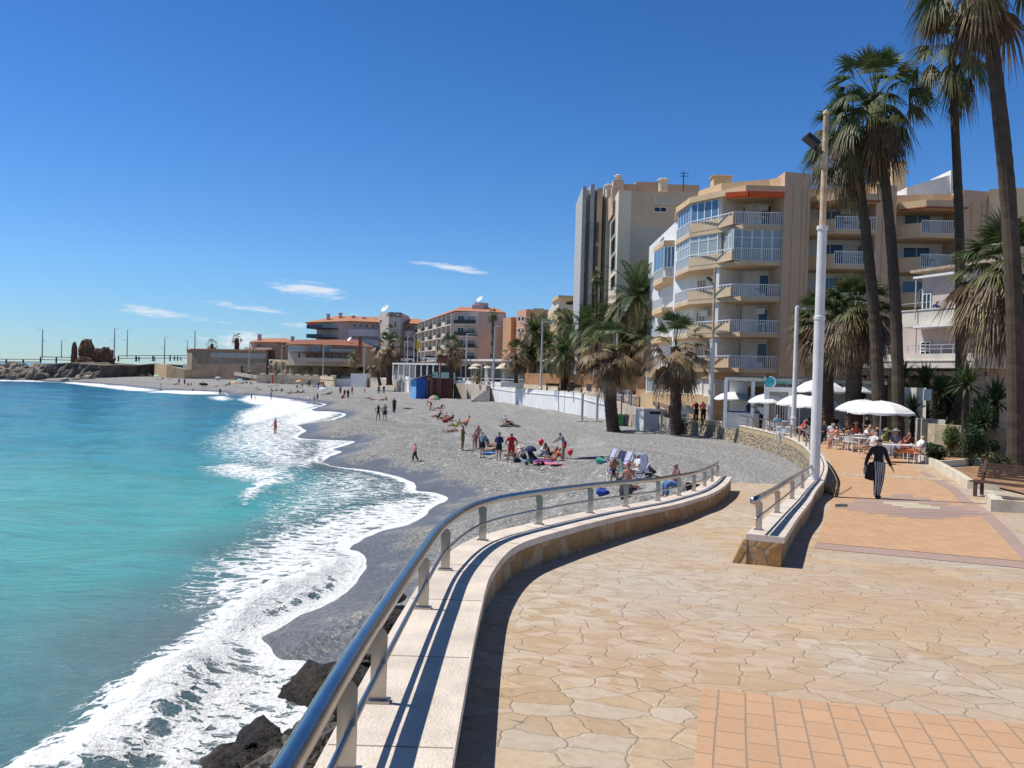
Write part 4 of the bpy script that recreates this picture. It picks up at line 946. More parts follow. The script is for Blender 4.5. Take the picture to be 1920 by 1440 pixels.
mb=MB(); A_=Vector((*XY(534,243,650),ze-.1)); B_=Vector((*XY(577,237,650),ze)); C_=Vector((*XY(679,233,650),ze-.2)); D_=Vector((*XY(706,250,650),ze-.2)); E_=Vector((*XY(706,277,650),ze)); F_=Vector((*XY(540,277,650),ze)); R1=Vector((*XY(556,255,650),at_d(560,637,255).z)); R2=Vector((*XY(668,250,650),at_d(668,637,250).z))
mb.poly([A_,B_,C_,R2,R1]); mb.poly([C_,D_,R2]); mb.poly([D_,E_,R2]); mb.poly([E_,F_,R1,R2]); mb.poly([F_,A_,R1]); mb.poly([F_,E_,D_,C_,B_,A_]); mb.build('roof',tiled,v2)
f=seg(b,c)
for (x0,x1) in ((585,599),(606,620)): window(v2,f,x0,647,x1,658,off=.02,g=curt,bars=0,wd=.15)
window(v2,f,655,648,659,656,off=.02,bars=0,wd=.1)
mb=MB(); f.pbox(mb,622,655,668,661,.02,1.6); mb.build('balcony',hcl,v2)
mb=MB(); f.pbox(mb,560,661,672,662.6,.02,4); mb.build('pergola_roof',tiled,v2)
for k in range(6):
    x=568+k*15; mb=MB(); f.pbox(mb,x,662.8,x+2.2,677,2.5,3.0); mb.build('pergola_post',tiled,v2)
mb=MB(); f.pbox(mb,566,672,668,679,.5,4.2); mb.build('terrace_wall',vt,v2)
window(v2,f,620,664,645,672,off=.02,bars=3,g=glassb,wd=.12)
dish(v2,656,636,240,.8); 
p=at_d(682,634,240); mb=MB(); mb.box(p.x-.4,p.x+.4,234,235,p.z-8,p.z+.2); mb.build('chimney',tiled,v2)
f=seg(a,b); window(v2,f,543,649,573,658,off=.02,bars=1,g=curt,wd=.15)
# ---------------- arcade wall on the cliff (352-500)
aw_=thing('arcade_building','low cliff building with a row of small arches beneath a terracotta coping','building',at_d(420,715,275)[:])
br=M('brown_masonry',(.34,.25,.18),.9,.12,.5,.4,0,6,.4)
a=XY(351,290,660); b=XY(360,280,660); c=XY(500,268,660)
f=seg(b,c); zt_=f.uv(420,657)[1]
mb=MB(); mb.prism([a,b,c,XY(505,285,660),XY(356,300,660)],-5,zt_); mb.build('wall',br,aw_)
mb=MB(); mb.prism([(a[0]-.3,a[1]-.4),(b[0]-.3,b[1]-.4),(c[0],c[1]-.4),XY(505,285,660),XY(356,300,660)],zt_+.002,zt_+.45); mb.build('coping',tile,aw_)
mb=MB(); f.pbox(mb,395,662,499,671,.003,.06); mb.build('arcade_band',vt,aw_)
for k in range(9):
    u0,v0=f.uv(400+k*11.3,670); u1,_=f.uv(406.5+k*11.3,670); v1=f.uv(400,664)[1]; rr=(u1-u0)/2; cu=(u0+u1)/2
    pts=[f.pt(u0,v0,.09),f.pt(u1,v0,.09)]+[f.pt(cu+rr*math.cos(t),v1-.0+rr*math.sin(t)*.9,.09) for t in [i*math.pi/8 for i in range(9)]]
    mb=MB(); mb.poly(pts); mb.build('arch_opening',grayc,aw_)
# ================================================================ WALLS, TERRACES, CAFE, LAMPS
def bz(px,py): return at_f(px,py,beach_z)
def wall_px(name,label,base,tops,m,th=.4,drop=1.2,cat='wall',group=None,parts=None):
    pts=[bz(*b) for b in base]; r=thing(name,label,cat,pts[0][:],0,group)
    zt=[at_d((base[i][0]),tops[i],pts[i].y).z for i in range(len(pts))]
    mb=MB(); n=len(mb.v)
    PLn=[Vector((p.x,p.y,0)) for p in pts]; B=side(PLn,-th)
    lo=[min(p.z,-4)-drop for p in pts]
    k=len(pts)
    for i in range(k):
        a=PLn[i]; b=B[i]; mb.v+= [(a.x,a.y,lo[i]),(a.x,a.y,zt[i]),(b.x,b.y,zt[i]),(b.x,b.y,lo[i])]
    for i in range(k-1):
        for j in range(4): j2=(j+1)%4; mb.face([n+i*4+j,n+(i+1)*4+j,n+(i+1)*4+j2,n+i*4+j2])
    mb.face([n+3,n+2,n+1,n]); q=n+(k-1)*4; mb.face([q,q+1,q+2,q+3])
    w=mb.build('wall_face',m,r)
    if parts:
        mb=MB()
        for i in range(k-1):
            f=fac_w(PLn[i].x,PLn[i].y,PLn[i+1].x,PLn[i+1].y); 
            z0=min(zt[i],zt[i+1])
            for (dz,hh,out) in parts: mb.hexa([tuple(f.pt(u,z,n_)) for (u,n_,z) in ((0,-th-.05,zt[i]+dz),(f.w,-th-.05,zt[i+1]+dz),(f.w,out,zt[i+1]+dz),(0,out,zt[i]+dz),(0,-th-.05,zt[i]+dz+hh),(f.w,-th-.05,zt[i+1]+dz+hh),(f.w,out,zt[i+1]+dz+hh),(0,out,zt[i]+dz+hh))])
        mb.build('coping',m,r)
    return r,pts,zt
def wallw_mat():
    m=brick_mat  # whitewashed block wall with streaks
    mm,nt,b=newmat('whitewashed_wall'); g=NT(nt); p=g.pos()
    n=g.noise(g.mapv(p,(1,1,.5)),1.3,6,.75); sp=g.noise(g.mapv(p,(1.2,1.2,.8)),2.6,6,.8)
    c=g.mix(g.ramp(n,.3,.7),(.68,.67,.65),(.80,.795,.78)); c=g.mix(g.ramp(sp,.66,.72,0,.8),c,(.42,.37,.32)); g.put(c,b.inputs['Base Color']); b.inputs['Roughness'].default_value=.85
    g.bump(sp,.4,.03,b); return mm
ww=wallw_mat()
tanw=M('tan_beach_wall',(.56,.40,.24),.9,.12,.25,.3,0,3,.5); tanp=M('pale_tan_wall',(.66,.53,.38),.9,.1,.6,.3,0,3,.4)
GW='walls along the back of the beach'
wall_px('retaining_wall','curved tan retaining wall at the far end of the beach below the cliff',[(289,706),(296,707),(312,708.5),(345,709.5),(400,710.5),(455,712)],[681,681.5,684,693,694.5,698],tanw,.6,2,group=GW)
wall_px('retaining_wall','short tan end pier of the far retaining wall beside a sand ramp',[(455,712),(467,712.5)],[697,697],tanp,3,2,group=GW)
r,p_,z_=wall_px('retaining_wall','pale tan wall with scalloped parapet at the back of the middle of the beach',[(481,718),(540,720),(600,721.5),(626,725)],[702,703,705,706.5],tanp,.5,1.5,group=GW,parts=[(-.9,.15,.15)])
f=fac_w(p_[0].x,p_[0].y,p_[-1].x,p_[-1].y)
for k in range(9):
    x=488+k*16.5; mb=MB(); f.pbox(mb,x,699.6+(x-488)*.028,x+9,702+(x-488)*.03,-.5,.05); mb.build('parapet_block',tanp,r)
wall_px('retaining_wall','low white block wall in the middle of the beach left of the beach ramp',[(626.5,724.5),(656,725)],[710,710.5],ww,.5,1.5,group=GW,parts=[(-.8,.12,.12)])
wall_px('retaining_wall','taller square white wall beside the beach ramp',[(657,725.2),(686,726)],[700,700.5],ww,3,1.5,group=GW)
wall_px('retaining_wall','white wall with grey inset panel behind the two leaning palms',[(735,730),(752,733),(775,738)],[703,704,710],ww,.5,1.5,group=GW,parts=[(-.6,.15,.12)])
wall_px('retaining_wall','white wall panel right of the brown changing huts',[(841,739),(872,742)],[708,709],ww,.6,1.5,group=GW)
wall_px('retaining_wall','short white wall beside the beach stairs with dark awning on top',[(876,743),(883,745),(900,738)],[711,711,709],ww,.4,1.5,group=GW)
r,p_,z_=wall_px('retaining_wall','long whitewashed block wall with peeling paint below the upper promenade',[(918,752),(960,757),(1000,763),(1040,769),(1082,778),(1100,781),(1135,785)],[722,727.7,730.5,733,736.5,742,750],ww,.6,1.2,group=GW,parts=[(-.55,.1,.08)])
NW=p_
wall_px('retaining_wall','last white stepped piece of the long wall behind the palm and bins',[(1135,785),(1185,788),(1210,789)],[752,760,768],ww,.5,1.2,group=GW)
# upper terrace slab
upm=M('upper_paving',(.50,.43,.35),.9,.08,1.2,.2)
pts=[(p.x,p.y+.3) for p in NW]+[XY(1190,77,760),XY(1300,74,760),(45,120),(60,260),(-60,260),XY(735,185,720),XY(790,160,720),XY(872,141,720),XY(912,128,720)]
mb=MB(); mb.prism(pts,-6,-1.75); tag(mb.build('upper_promenade',upm),kind='structure')
# stepped cream seats between upper promenade and white wall
# stairs
st=thing('beach_stairs','concrete stairs from the upper promenade to the sand beside the long white wall','stairs',bz(900,750)[:])
mb=MB(); p0=bz(893,748); 
for k in range(9):
    x0=885+k*4.2; x1=918; y=748-k*3.6; P_=at_d(x0,y,128+k*.0); Q_=at_d(x1,y,126); mb.box(P_.x,Q_.x+.0,126+k*.32,131,-5.5,-4.1+k*.28)
mb.build('stair_steps',M('stair_concrete',(.50,.47,.42),.9,.1,2,.3),st)
# hill/cliff land at the back left, stands under the villas
cl=M('cliff_rock',(.16,.13,.105),.95,.25,.12,.8,0,1.2); earth=M('dry_earth',(.27,.22,.15),.95,.2,.2,.5,0,3)
def rough(mbo,amp,sc): pass
def terrain_block(name,label,px_pts,Yb,ztop,mat,seed=1,amp=1.2,zbot=-7,kind='structure',cat=None):
    """rocky mass: front profile given by pixel x / depth, subdivided and displaced"""
    bm=bmesh.new(); xs=[]; n=len(px_pts); N_=90; M_=14; grid=[]
    pxs=np.linspace(px_pts[0][0],px_pts[-1][0],N_)
    for i,px in enumerate(pxs):
        Y=np.interp(px,[q[0] for q in px_pts],[q[1] for q in px_pts]); zt=np.interp(px,[q[0] for q in px_pts],[q[2] for q in px_pts]); row=[]
        b=XY(px,Y,690)
        for j in range(M_):
            t=j/(M_-1)
            if t<.65: u=t/.65; z=zbot+(zt-zbot)*u; y=b[1]+u*u*3*0+ (1-u)*-2.0
            else: u=(t-.65)/.35; z=zt+.0; y=b[1]+u*(Yb-b[1])
            q=Vector((b[0],y,z)); d=noise.noise(q*.09+Vector((seed,0,0)))*amp*1.6+noise.noise(q*.3+Vector((seed,5,0)))*amp+noise.noise(q*.8)*amp*.5
            if t>=.65: q.z+=d*.35
            else: q.y+=d*1.4; q.z+=d*.2*u
            row.append(bm.verts.new(q))
        grid.append(row)
    for i in range(N_-1):
        for j in range(M_-1): bm.faces.new((grid[i][j],grid[i+1][j],grid[i+1][j+1],grid[i][j+1]))
    me=bpy.data.meshes.new(name); bm.to_mesh(me); bm.free(); me.materials.append(mat); o=bpy.data.objects.new(name,me); col.objects.link(o); tag(o,label,cat,kind=kind); return o
terrain_block('headland',None,[(70,268,.0),(120,262,.2),(200,268,.1),(250,285,.0),(292,318,-.2)],420,0,cl,3,1.6)
terrain_block('hillside',None,[(290,330,-1.2),(345,318,-1.2),(400,300,-2.3),(480,275,-3.2),(540,262,-2.5),(600,250,-2.6),(700,235,-2.8),(740,232,-3)],330,0,earth,5,.8)
terrain_block('rock_bank',None,[(505,268,3.2),(540,262,2.9),(600,250,2.2),(660,246,1.0),(700,244,.0)],300,0,M('tan_rock_bank',(.30,.23,.15),.95,.25,.3,.8,0,2),9,.9)
# boulders of the breakwater, each its own
brm=[M('breakwater_rock_a',(.24,.20,.16),.95,.2,.5,.8,0,2),M('breakwater_rock_b',(.36,.31,.25),.95,.2,.5,.8,0,2)]
for i in range(58):
    px=-12+rnd.random()*112; v=rnd.random(); py=686+v*23; Y=270-v*14+rnd.random()*3
    P_=at_d(px,py,Y); mb=MB(); rock_mesh(mb,(0,0,0),1.0,i*1.7+2,(1.3,1,.75),2)
    o=mb.build('breakwater_boulder',brm[i%2] if v<.5 else brm[0]); o.location=P_; s=1.0+rnd.random()*1.5; o.scale=(s,s,s); o.rotation_euler=(rnd.random(),rnd.random(),rnd.random()*6)
    tag(o,'rough brown boulder piled on the breakwater at the far left','boulder','boulders of the far breakwater')
for i in range(26):
    px=122+rnd.random()*175; py=np.interp(px,[122,150,200,262,300],[714,710,705,704,706])+rnd.random()*3-2; P_=bz(px,py+1); mb=MB(); rock_mesh(mb,(0,0,0),1.0,i*2.3+9,(1.4,1,.7),2)
    o=mb.build('shore_boulder',brm[1]); o.location=P_+Vector((0,0,.2)); s=.6+rnd.random()*1.3; o.scale=(s,s,s); o.rotation_euler=(0,0,rnd.random()*6); tag(o,'pale rock lying along the foot of the dark headland','boulder','rocks along the foot of the headland')
# ruin
ru=thing('tower_ruin','crumbling brown stump of an old stone tower on the headland','ruin',at_d(155,684,285)[:])
rm=M('ruin_masonry',(.20,.105,.06),.95,.22,.35,.9,0,2)
def ruin(px,py0,py1,wpx,seed,sq=(1,1,1),nm='masonry_stump'):
    a=at_d(px,py0,285); b=at_d(px,py1,285); r_=wpx/FL*285/2; h=a.z-b.z
    mb=MB(); bm=bmesh.new(); bmesh.ops.create_icosphere(bm,subdivisions=4,radius=1); base=0
    for v in bm.verts:
        d=v.co.normalized(); q=Vector((max(-.85,min(.85,d.x)),max(-.8,min(.8,d.y)),max(-.9,min(.9,d.z))))/.88
        q*=1+.22*noise.noise(d*2.2+Vector((seed,0,0)))+.16*noise.noise(d*6+Vector((seed,3,0))); q.z=round(q.z*9)/9*.35+q.z*.65
        mb.v.append((b.x+q.x*r_*(1-.12*q.z),285+q.y*r_*.8,b.z+h/2+q.z*h/2))
    for f_ in bm.faces: mb.face([v.index for v in f_.verts])
    bm.free(); mb.build(nm,rm,ru)
ruin(163,640,684,26,1); ruin(161,637,656,19,5); ruin(138.5,644,686,10,2); ruin(180,654,684,22,3); ruin(198,652,683,20,4,nm='low_wall'); ruin(208,658,682,14,8,nm='low_wall'); ruin(165,668,688,40,9)
# railings on the headland, far left
def simple_rail(label,pts,h,step,m,group='railings on the headland and its paths',r_=.06):
    r=thing('path_railing',label,'railing',pts[0][:],0,group); mb=MB()
    for a,b in zip(pts,pts[1:]):
        for k in (1.0,.5): mb.tube([a+Vector((0,0,h*k)),b+Vector((0,0,h*k))],r_,4)
    mb.build('handrail',m,r)
    for a,b in zip(pts,pts[1:]):
        n=max(1,int((b-a).length/step))
        for i in range(n): q=a.lerp(b,i/n); mb=MB(); mb.box(q.x-r_*1.6,q.x+r_*1.6,q.y-r_*1.6,q.y+r_*1.6,q.z-.2,q.z+h*.99); mb.build('rail_post',m,r)
    return r
drk=P('dark_wood_rail',(.045,.04,.045),.7)
simple_rail('dark railing along the breakwater top at the far left edge',[at_d(-20,683.5,272),at_d(75,684,272)],1.9,5,drk,r_=.12)
simple_rail('dark railing on the headland left of the tower ruin',[at_d(76,679.5,272),at_d(134,680.5,280)],2.0,4.5,drk,r_=.12)
simple_rail('dark railing on the headland right of the tower ruin',[at_d(222,677,290),at_d(350,676,300)],2.0,5,drk,r_=.12)
simple_rail('dark double railing down the sloping cliff path',[at_d(352,680,312),at_d(480,703,262)],2.2,6,drk,r_=.14)
mb=MB(); a=at_d(345,681,312); b=at_d(490,705,258); mb.prism([(a.x,a.y-1),(b.x,b.y-1),(b.x,b.y+2),(a.x,a.y+2)],[a.z-1.5,b.z-1.2,b.z-1.2,a.z-1.5],[a.z-.25,b.z-.1,b.z-.1,a.z-.25]); tag(mb.build('cliff_path',M('pale_path',(.50,.44,.36),.9,.1,1,.2)),kind='structure')
# ---------------------------------------------------------------- lamps
galv=P('galvanised_pole',(.50,.50,.50),.45,.3); polew=M('white_pole_paint',(.74,.72,.71),.5,.06,2,.1,0,12,.3); rust=M('rusty_pole_paint',(.62,.44,.27),.6,.2,2.5,.2,0,12,.6); lampg=P('lamp_housing',(.33,.33,.34),.4,.2)
def lamp_post(label,px,py,pyt,Y,arm=1,r_=.09,kind='arm',group='lamp posts along the promenades',lean=0.0,zb=None):
    a=at_d(px,py,Y); 
    if zb is not None: a.z=zb
    top=at_d(px+(py-pyt)*.030,pyt,Y).z; h=top-a.z
    r=thing('lamp_post',label,'lamp post',a[:],0,group)
    mb=MB(); mb.lathe([(r_*1.6,0),(r_*1.6,.25),(r_*1.15,.32),(r_,.4),(r_*.95,h*.55),(r_*.6,h)],10,a); mb.build('pole',galv,r)
    A=a+Vector((0,0,h*.985)); sc=min(1.25,max(.8,r_/.12)); r_=min(r_,.15)
    mb=MB(); mb.tube([A,A+Vector((arm*.35*sc,0,.08)),A+Vector((arm*.7*sc,0,.1))],.035*sc,5); mb.build('lamp_arm',galv,r)
    e=A+Vector((arm*.95*sc,0,.1)); mb=MB(); mb.hexa([tuple(e+Vector(q)*sc) for q in ((-.4,-.16,-.05),(.4,-.12,-.03),(.4,.12,-.03),(-.4,.16,-.05),(-.36,-.13,.06),(.34,-.09,.05),(.34,.09,.05),(-.36,.13,.06))]); mb.build('lamp_head',lampg,r,bevel=.02)
    if kind=='double':
        A=a+Vector((0,0,h*.6)); mb=MB(); mb.tube([A,A+Vector((-arm*.6*sc,0,.05))],.03*sc,5); mb.build('lamp_arm',galv,r)
        e=A+Vector((-arm*.8*sc,0,.05)); mb=MB(); mb.box(e.x-.3*sc,e.x+.3*sc,e.y-.12,e.y+.12,e.z-.05,e.z+.06); mb.build('lamp_head',lampg,r)
    return r
for L in [('tall lamp post at the end of the breakwater on the far left',79,672,617,270,-1,.22,'double'),('short lamp post between breakwater end and tower ruin',115,672,638,275,1,.18,'arm'),
 ('tall lamp post just right of the tower ruin',214,672,615,280,1,.24,'double'),('second tall lamp post right of the tower ruin',238,670,618,285,1,.2,'double'),
 ('lamp post above the round end of the tan retaining wall',308,684,632,300,1,.22,'double'),('small lamp post at the left corner of the arcade building',351,662,638,300,-1,.15,'arm'),
 ('tall lamp post on the cliff path before the arcade building',364.5,683,620,295,-1,.26,'double'),('lamp post at the foot of the cliff path',467,698,642,262,1,.22,'arm'),
 ('lamp post behind the scalloped tan wall',527.5,706,648,240,1,.2,'arm'),('lamp post before the brown roofed villas',605.5,709,647,228,1,.2,'arm'),
 ('lamp post beside the taller square white wall',682.5,702,647,222,1,.2,'arm'),('lamp post between the big palm and the changing huts',757,706,640,180,1,.17,'double'),
 ('lamp post in front of the cream hotel above the white panel wall',873,716,625,145,1,.16,'arm'),('lamp post at the top of the beach stairs',925,724,611,128,1,.15,'arm'),
 ('lamp post on the upper promenade in front of the reed fence',1014,731,603,95,1,.13,'arm'),('lamp post rising from the date palms before the tall beige block',1155,715,574,84,1,.1,'arm'),
 ('slender lamp post in the palms right of the cream hotel',973,716,622,120,1,.1,'arm')]:
    lamp_post(*L)
def big_pole(label,px,py,pyt,Y,zb,r0,r1,ysplit,flood_y=None,lampy=None,lamp_dx=1,armtop=False):
    a=at_d(px,py,Y); a.z=zb; top=at_d(px+(py-pyt)*.030,pyt,Y).z; zs=at_d(px+(py-ysplit)*.030,ysplit,Y).z if ysplit else None
    r=thing('lamp_post',label,'lamp post',a[:],0,'tall white poles along the cafe terrace')
    mb=MB()
    if zs:
        mb.lathe([(r0*1.35,0),(r0*1.35,.03),(r0,.035),(r0,(zs-zb)*.64),(r0*1.13,(zs-zb)*.64+.02),(r0*1.13,(zs-zb)*.64+.1),(r0*.93,(zs-zb)*.64+.12),(r0*.9,zs-zb),(r0*1.1,zs-zb+.02),(r0*1.1,zs-zb+.12)],20,a); mb.build('lower_pole',polew,r,smooth=False)
        mb=MB(); mb.lathe([(r1,zs-zb+.121),(r1*.9,(top-zb)*.93),(r1*.8,top-zb),(r1*1.1,top-zb+.02),(r1*.9,top-zb+.1),(.01,top-zb+.14)],16,a); mb.build('upper_pole',rust,r)
    else:
        mb.lathe([(r0*1.4,0),(r0*1.4,.04),(r0,.05),(r0,.9),(r0*1.2,.92),(r0*1.2,1.0),(r0*.85,1.02),(r1,top-zb),(.01,top-zb+.06)],16,a); mb.build('lower_pole',polew,r)
    if flood_y:
        z=at_d(px+(py-flood_y)*.03,flood_y,Y).z
        mb=MB(); mb.tube([(a.x,a.y,z-.15),(a.x-.25,a.y,z-.1),(a.x-.3,a.y,z+.1)],.03,6); mb.build('floodlight_bracket',iron,r)
        m4=Matrix.Translation((a.x-.38,a.y,z+.18))@Matrix.Rotation(R(38),4,'Y'); mb=MB(); mb.box(-.22,.22,-.2,.2,-.07,.07,m4); mb.build('floodlight',iron,r,bevel=.02)
    if lampy:
        z=at_d(px+(py-lampy)*.03,lampy,Y).z
        mb=MB(); mb.tube([(a.x,a.y,z-.1),(a.x+.3*lamp_dx,a.y,z),(a.x+.45*lamp_dx,a.y,z)],.025,6); mb.build('lamp_arm',galv,r)
        mb=MB(); mb.hexa([(a.x+(.4+q[0])*lamp_dx,a.y+q[1],z+q[2]) for q in ((0,-.12,-.04),(.75,-.09,0),(.75,.09,0),(0,.12,-.04),(0.02,-.1,.06),(.73,-.07,.06),(.73,.07,.06),(.02,.1,.06))]); mb.build('lamp_head',lampg,r)
    return r
lp=Rf[0]
big_pole('thick white pole with rusty top and floodlight standing on the near parapet',1527,895,215,lp.y+.05,rcap(lp.y)+.002,.135,.085,432,flood_y=277)
big_pole('slim white pole with a flat lamp head just left of the near pole',1487,820,575,43.0,rcap(43)+.002,.15,.11,None,lampy=579)
big_pole('tall white pole beside the two people in red',1331.5,793,503,58.2,rcap(58)+.002,.20,.09,640,flood_y=528,lampy=621)
# flag masts
for i,(px,py0,py1,fc) in enumerate([(763,704,622,None),(775,706,628,(.5,.25,.02)),(782,706,630,(.65,.45,.03)),(789,706,632,None),(795,706,634,None),(817,706,640,(.02,.16,.06))]):
    a=at_d(px,py0,172); t=at_d(px+2.4,py1,172); r=thing('flag_mast','slim white flag mast in the row before the cream hotel' if not fc else {1:'flag mast with an orange flag before the cream hotel',2:'flag mast with a yellow flag before the cream hotel',5:'flag mast with a green flag before the cream hotel'}[i],'flag mast',a[:],0,'flag masts before the cream hotel')
    mb=MB(); mb.lathe([(.14,0),(.07,t.z-a.z)],8,a); mb.build('mast',galv,r)
    if fc:
        mb=MB(); n0=0
        for k in range(6):
            for z in (0,1): mb.v.append((a.x+.1+k*.14,172+math.sin(k*1.3)*.15,t.z-.4-z*1.9-k*.28))
        for k in range(5): mb.face([k*2,k*2+1,k*2+3,k*2+2])
        mb.build('flag',P('flag_cloth_%d'%i,fc,.8),r)
# ---------------------------------------------------------------- changing huts
hu=thing('beach_hut','bright blue beach hut with pale blue lower side and grey sloping roof','hut',bz(775,742)[:])
bl=M('blue_paint',(.012,.10,.42),.6,.08,1,.1); lb=M('sky_blue_paint',(.16,.42,.72),.6,.08,1,.1)
Yh=142
A=XY(771,Yh,720); B=XY(781,Yh-3,720); C=XY(798,Yh-2.5,720); D=(C[0]+1.2,Yh+3); E_=(A[0]+1.5,Yh+3)
zt=at_d(785,706,Yh-2).z; zm=at_d(776,724,Yh-2).z
mb=MB(); mb.prism([A,B,C,D,E_],-6,zt-.25); mb.build('hut_wall',bl,hu)
f=seg(A,B); mb=MB(); f.box(mb,0,f.w-.02,-6,zm,.003,.05); mb.build('pale_side_panel',lb,hu)
mb=MB(); f.box(mb,0,f.w-.02,zm+.01,zt-.3,.003,.04); mb.build('side_panel',P('mid_blue',(.05,.25,.55),.6),hu)
mb=MB(); mb.prism([(A[0]-.7,A[1]-.2),(B[0]-.5,B[1]-.5),(C[0]+.3,C[1]-.5),(D[0],D[1]),(E_[0]-.6,E_[1])],[zt-.55,zt-.5,zt+.25,zt+.25,zt-.5],[zt-.40,zt-.35,zt+.4,zt+.4,zt-.35]); mb.build('hut_roof',grayc,hu)
h2=thing('beach_hut','maroon timber changing hut with an open door beside the blue hut','hut',bz(820,742)[:])
mar=M('maroon_timber',(.10,.028,.02),.7,.12,1.5,.3,0,8,.6); pk=M('dusty_pink_timber',(.27,.13,.12),.7,.1,1.5,.2)
A=XY(798.5,Yh-2,720); B=XY(811,Yh-1.8,720); C=XY(842,Yh-1.5,720)
mb=MB(); mb.prism([(A[0]+.02,A[1]),B,(B[0]+.2,Yh+3),(A[0]+.9,Yh+3)],-6,zt-.1); mb.build('porch_wall',pk,h2)
mb=MB(); mb.prism([(B[0]+.02,B[1]-.3),C,(C[0]+.4,Yh+3.5),(B[0]+.5,Yh+3.5)],-6,zt-.2); mb.build('hut_wall',mar,h2)
f=seg(A,B); mb=MB(); f.box(mb,f.w*.3,f.w*.62,-5,zt-.7,.004,.04); mb.build('doorway',iron,h2)
# lifeguard tower: brown box on posts with ladder
lg=thing('lifeguard_tower','tall timber lookout on thin posts with brown cabin above the changing huts','lookout tower',bz(822,740)[:])
for px in (819,823,842,846):
    a=at_d(px,740,138); b=at_d(px+2,670,138); mb=MB(); mb.box(a.x-.1,a.x+.1,137.9+(px%2)*2,138.1+(px%2)*2,-5.2,b.z); mb.build('tower_post',pk if px<830 else mar,lg)
p0=at_d(820,679.5,138); p1=at_d(837,669,138); mb=MB(); mb.box(p0.x,p1.x,138.3,140.3,p0.z,p1.z); mb.build('cabin',M('brown_timber',(.22,.075,.04),.8,.1,2,.2),lg); mb=MB(); mb.box(p0.x-.2,p1.x+.3,138,140.6,p1.z+.01,p1.z+.18); mb.build('cabin_roof',iron,lg)
# ---------------------------------------------------------------- low restaurant behind the palms
re=thing('restaurant_pavilion','long low restaurant with flat white roof edge and glass terrace rail behind the palms','building',at_d(900,715,150)[:])
f=seg(XY(735,168,700),XY(870,150,700)); f2=seg(XY(862,148,700),XY(1165,112,700))
zz=lambda px,py,Y: at_d(px,py,Y).z
mb=MB(); f2.box(mb,0,f2.w,-1.75,zz(900,679,146),-6,-5.7); mb.build('back_wall',grayc,re)
z=zz(900,678,148); mb=MB(); f2.box(mb,0,f2.w,z,z+.35,-8,.1); mb.build('roof_slab',wht,re)
for k in range(13): u=f2.w*k/12.5+.1; mb=MB(); f2.box(mb,u,u+.18,-1.75,z-.002,-.3,-.1); mb.build('roof_post',grayc,re)
mb=MB(); f2.box(mb,0,f2.w,-.7,-.62,.9,1.0); f2.box(mb,0,f2.w,-1.75,-1.2,.92,.98); mb.build('terrace_rail',frame,re)
for k in range(16): 
    u=f2.w*(k+.3)/16; 
    if k%3==0: continue
    mb=MB(); f2.box(mb,u,u+1.9,-1.7,z-.4,-5.69,-5.6); mb.build('shop_window',glass if k%2 else curt,re)
r3=thing('terrace_bar','open white-framed bar terrace with dark interior behind the flag masts','building',at_d(780,700,176)[:])
mb=MB(); f.box(mb,0,f.w,-2,zz(790,684,165)+.2,-8,-6); mb.build('back_wall',iron,r3)
z=zz(780,684,166); mb=MB(); f.box(mb,0,f.w*.75,z,z+.3,-7,0); mb.build('roof_slab',wht,r3)
for k in range(9): u=f.w*k/12+.05; mb=MB(); f.box(mb,u,u+.2,-2,z-.002,-.3,-.1); mb.build('roof_post',frame,r3)
mb=MB(); f.box(mb,f.w*.62,f.w*.92,-1.2,.25,.5,.6); mb.build('glass_screen',P('green_glass',(.10,.20,.20),.15),r3)
# parked cars behind the terrace (white, seen small)
def car(label,px,py,Y,c):
    a=at_d(px,py,Y); r=thing('parked_car',label,'car',a[:],0,'cars parked before the hotels')
    mt=Matrix.Translation(a); body=P('car_paint_'+str(c[0]),c,.25)
    mb=MB(); pr=[(-2.1,.3),(2.1,.3),(2.15,.7),(1.5,.9),(-2.0,.95),(-2.15,.7)]
    n=0
    for y in (-.85,.85):
        for (x,z) in pr: mb.v.append((a.x+x,a.y+y,a.z+z))
    k=len(pr); mb.face(range(k)); mb.face([k+i for i in reversed(range(k))])
    for i in range(k): j=(i+1)%k; mb.face([j,i,k+i,k+j])
    mb.build('car_body',body,r,bevel=.08)
    mb=MB(); mb.hexa([(a.x+q[0],a.y+q[1],a.z+q[2]) for q in ((-1.8,-.75,.93),(1.2,-.75,.88),(1.2,.75,.88),(-1.8,.75,.93),(-1.2,-.6,1.42),(.5,-.6,1.42),(.5,.6,1.42),(-1.2,.6,1.42))]); mb.build('cabin_glass',glass,r)
    for x in (-1.35,1.35): mb=MB(); mb.tube([(a.x+x,a.y-.9,a.z+.32),(a.x+x,a.y-.7,a.z+.32)],.32,12); mb.build('wheel',iron,r)
mb=MB(); mb.prism([XY(740,183,680),XY(840,178,680),XY(845,205,680),XY(740,215,680)],-6,at_d(790,681,185).z); tag(mb.build('car_park_deck',grayc),kind='structure')
car('white car parked left of the flag masts before the hotels',760,679,188,(.7,.7,.7)); car('white car parked right of the flag masts before the hotels',809,678,188,(.72,.72,.73)); car('dark car parked between two white cars before the hotels',778,679,190,(.03,.03,.035))
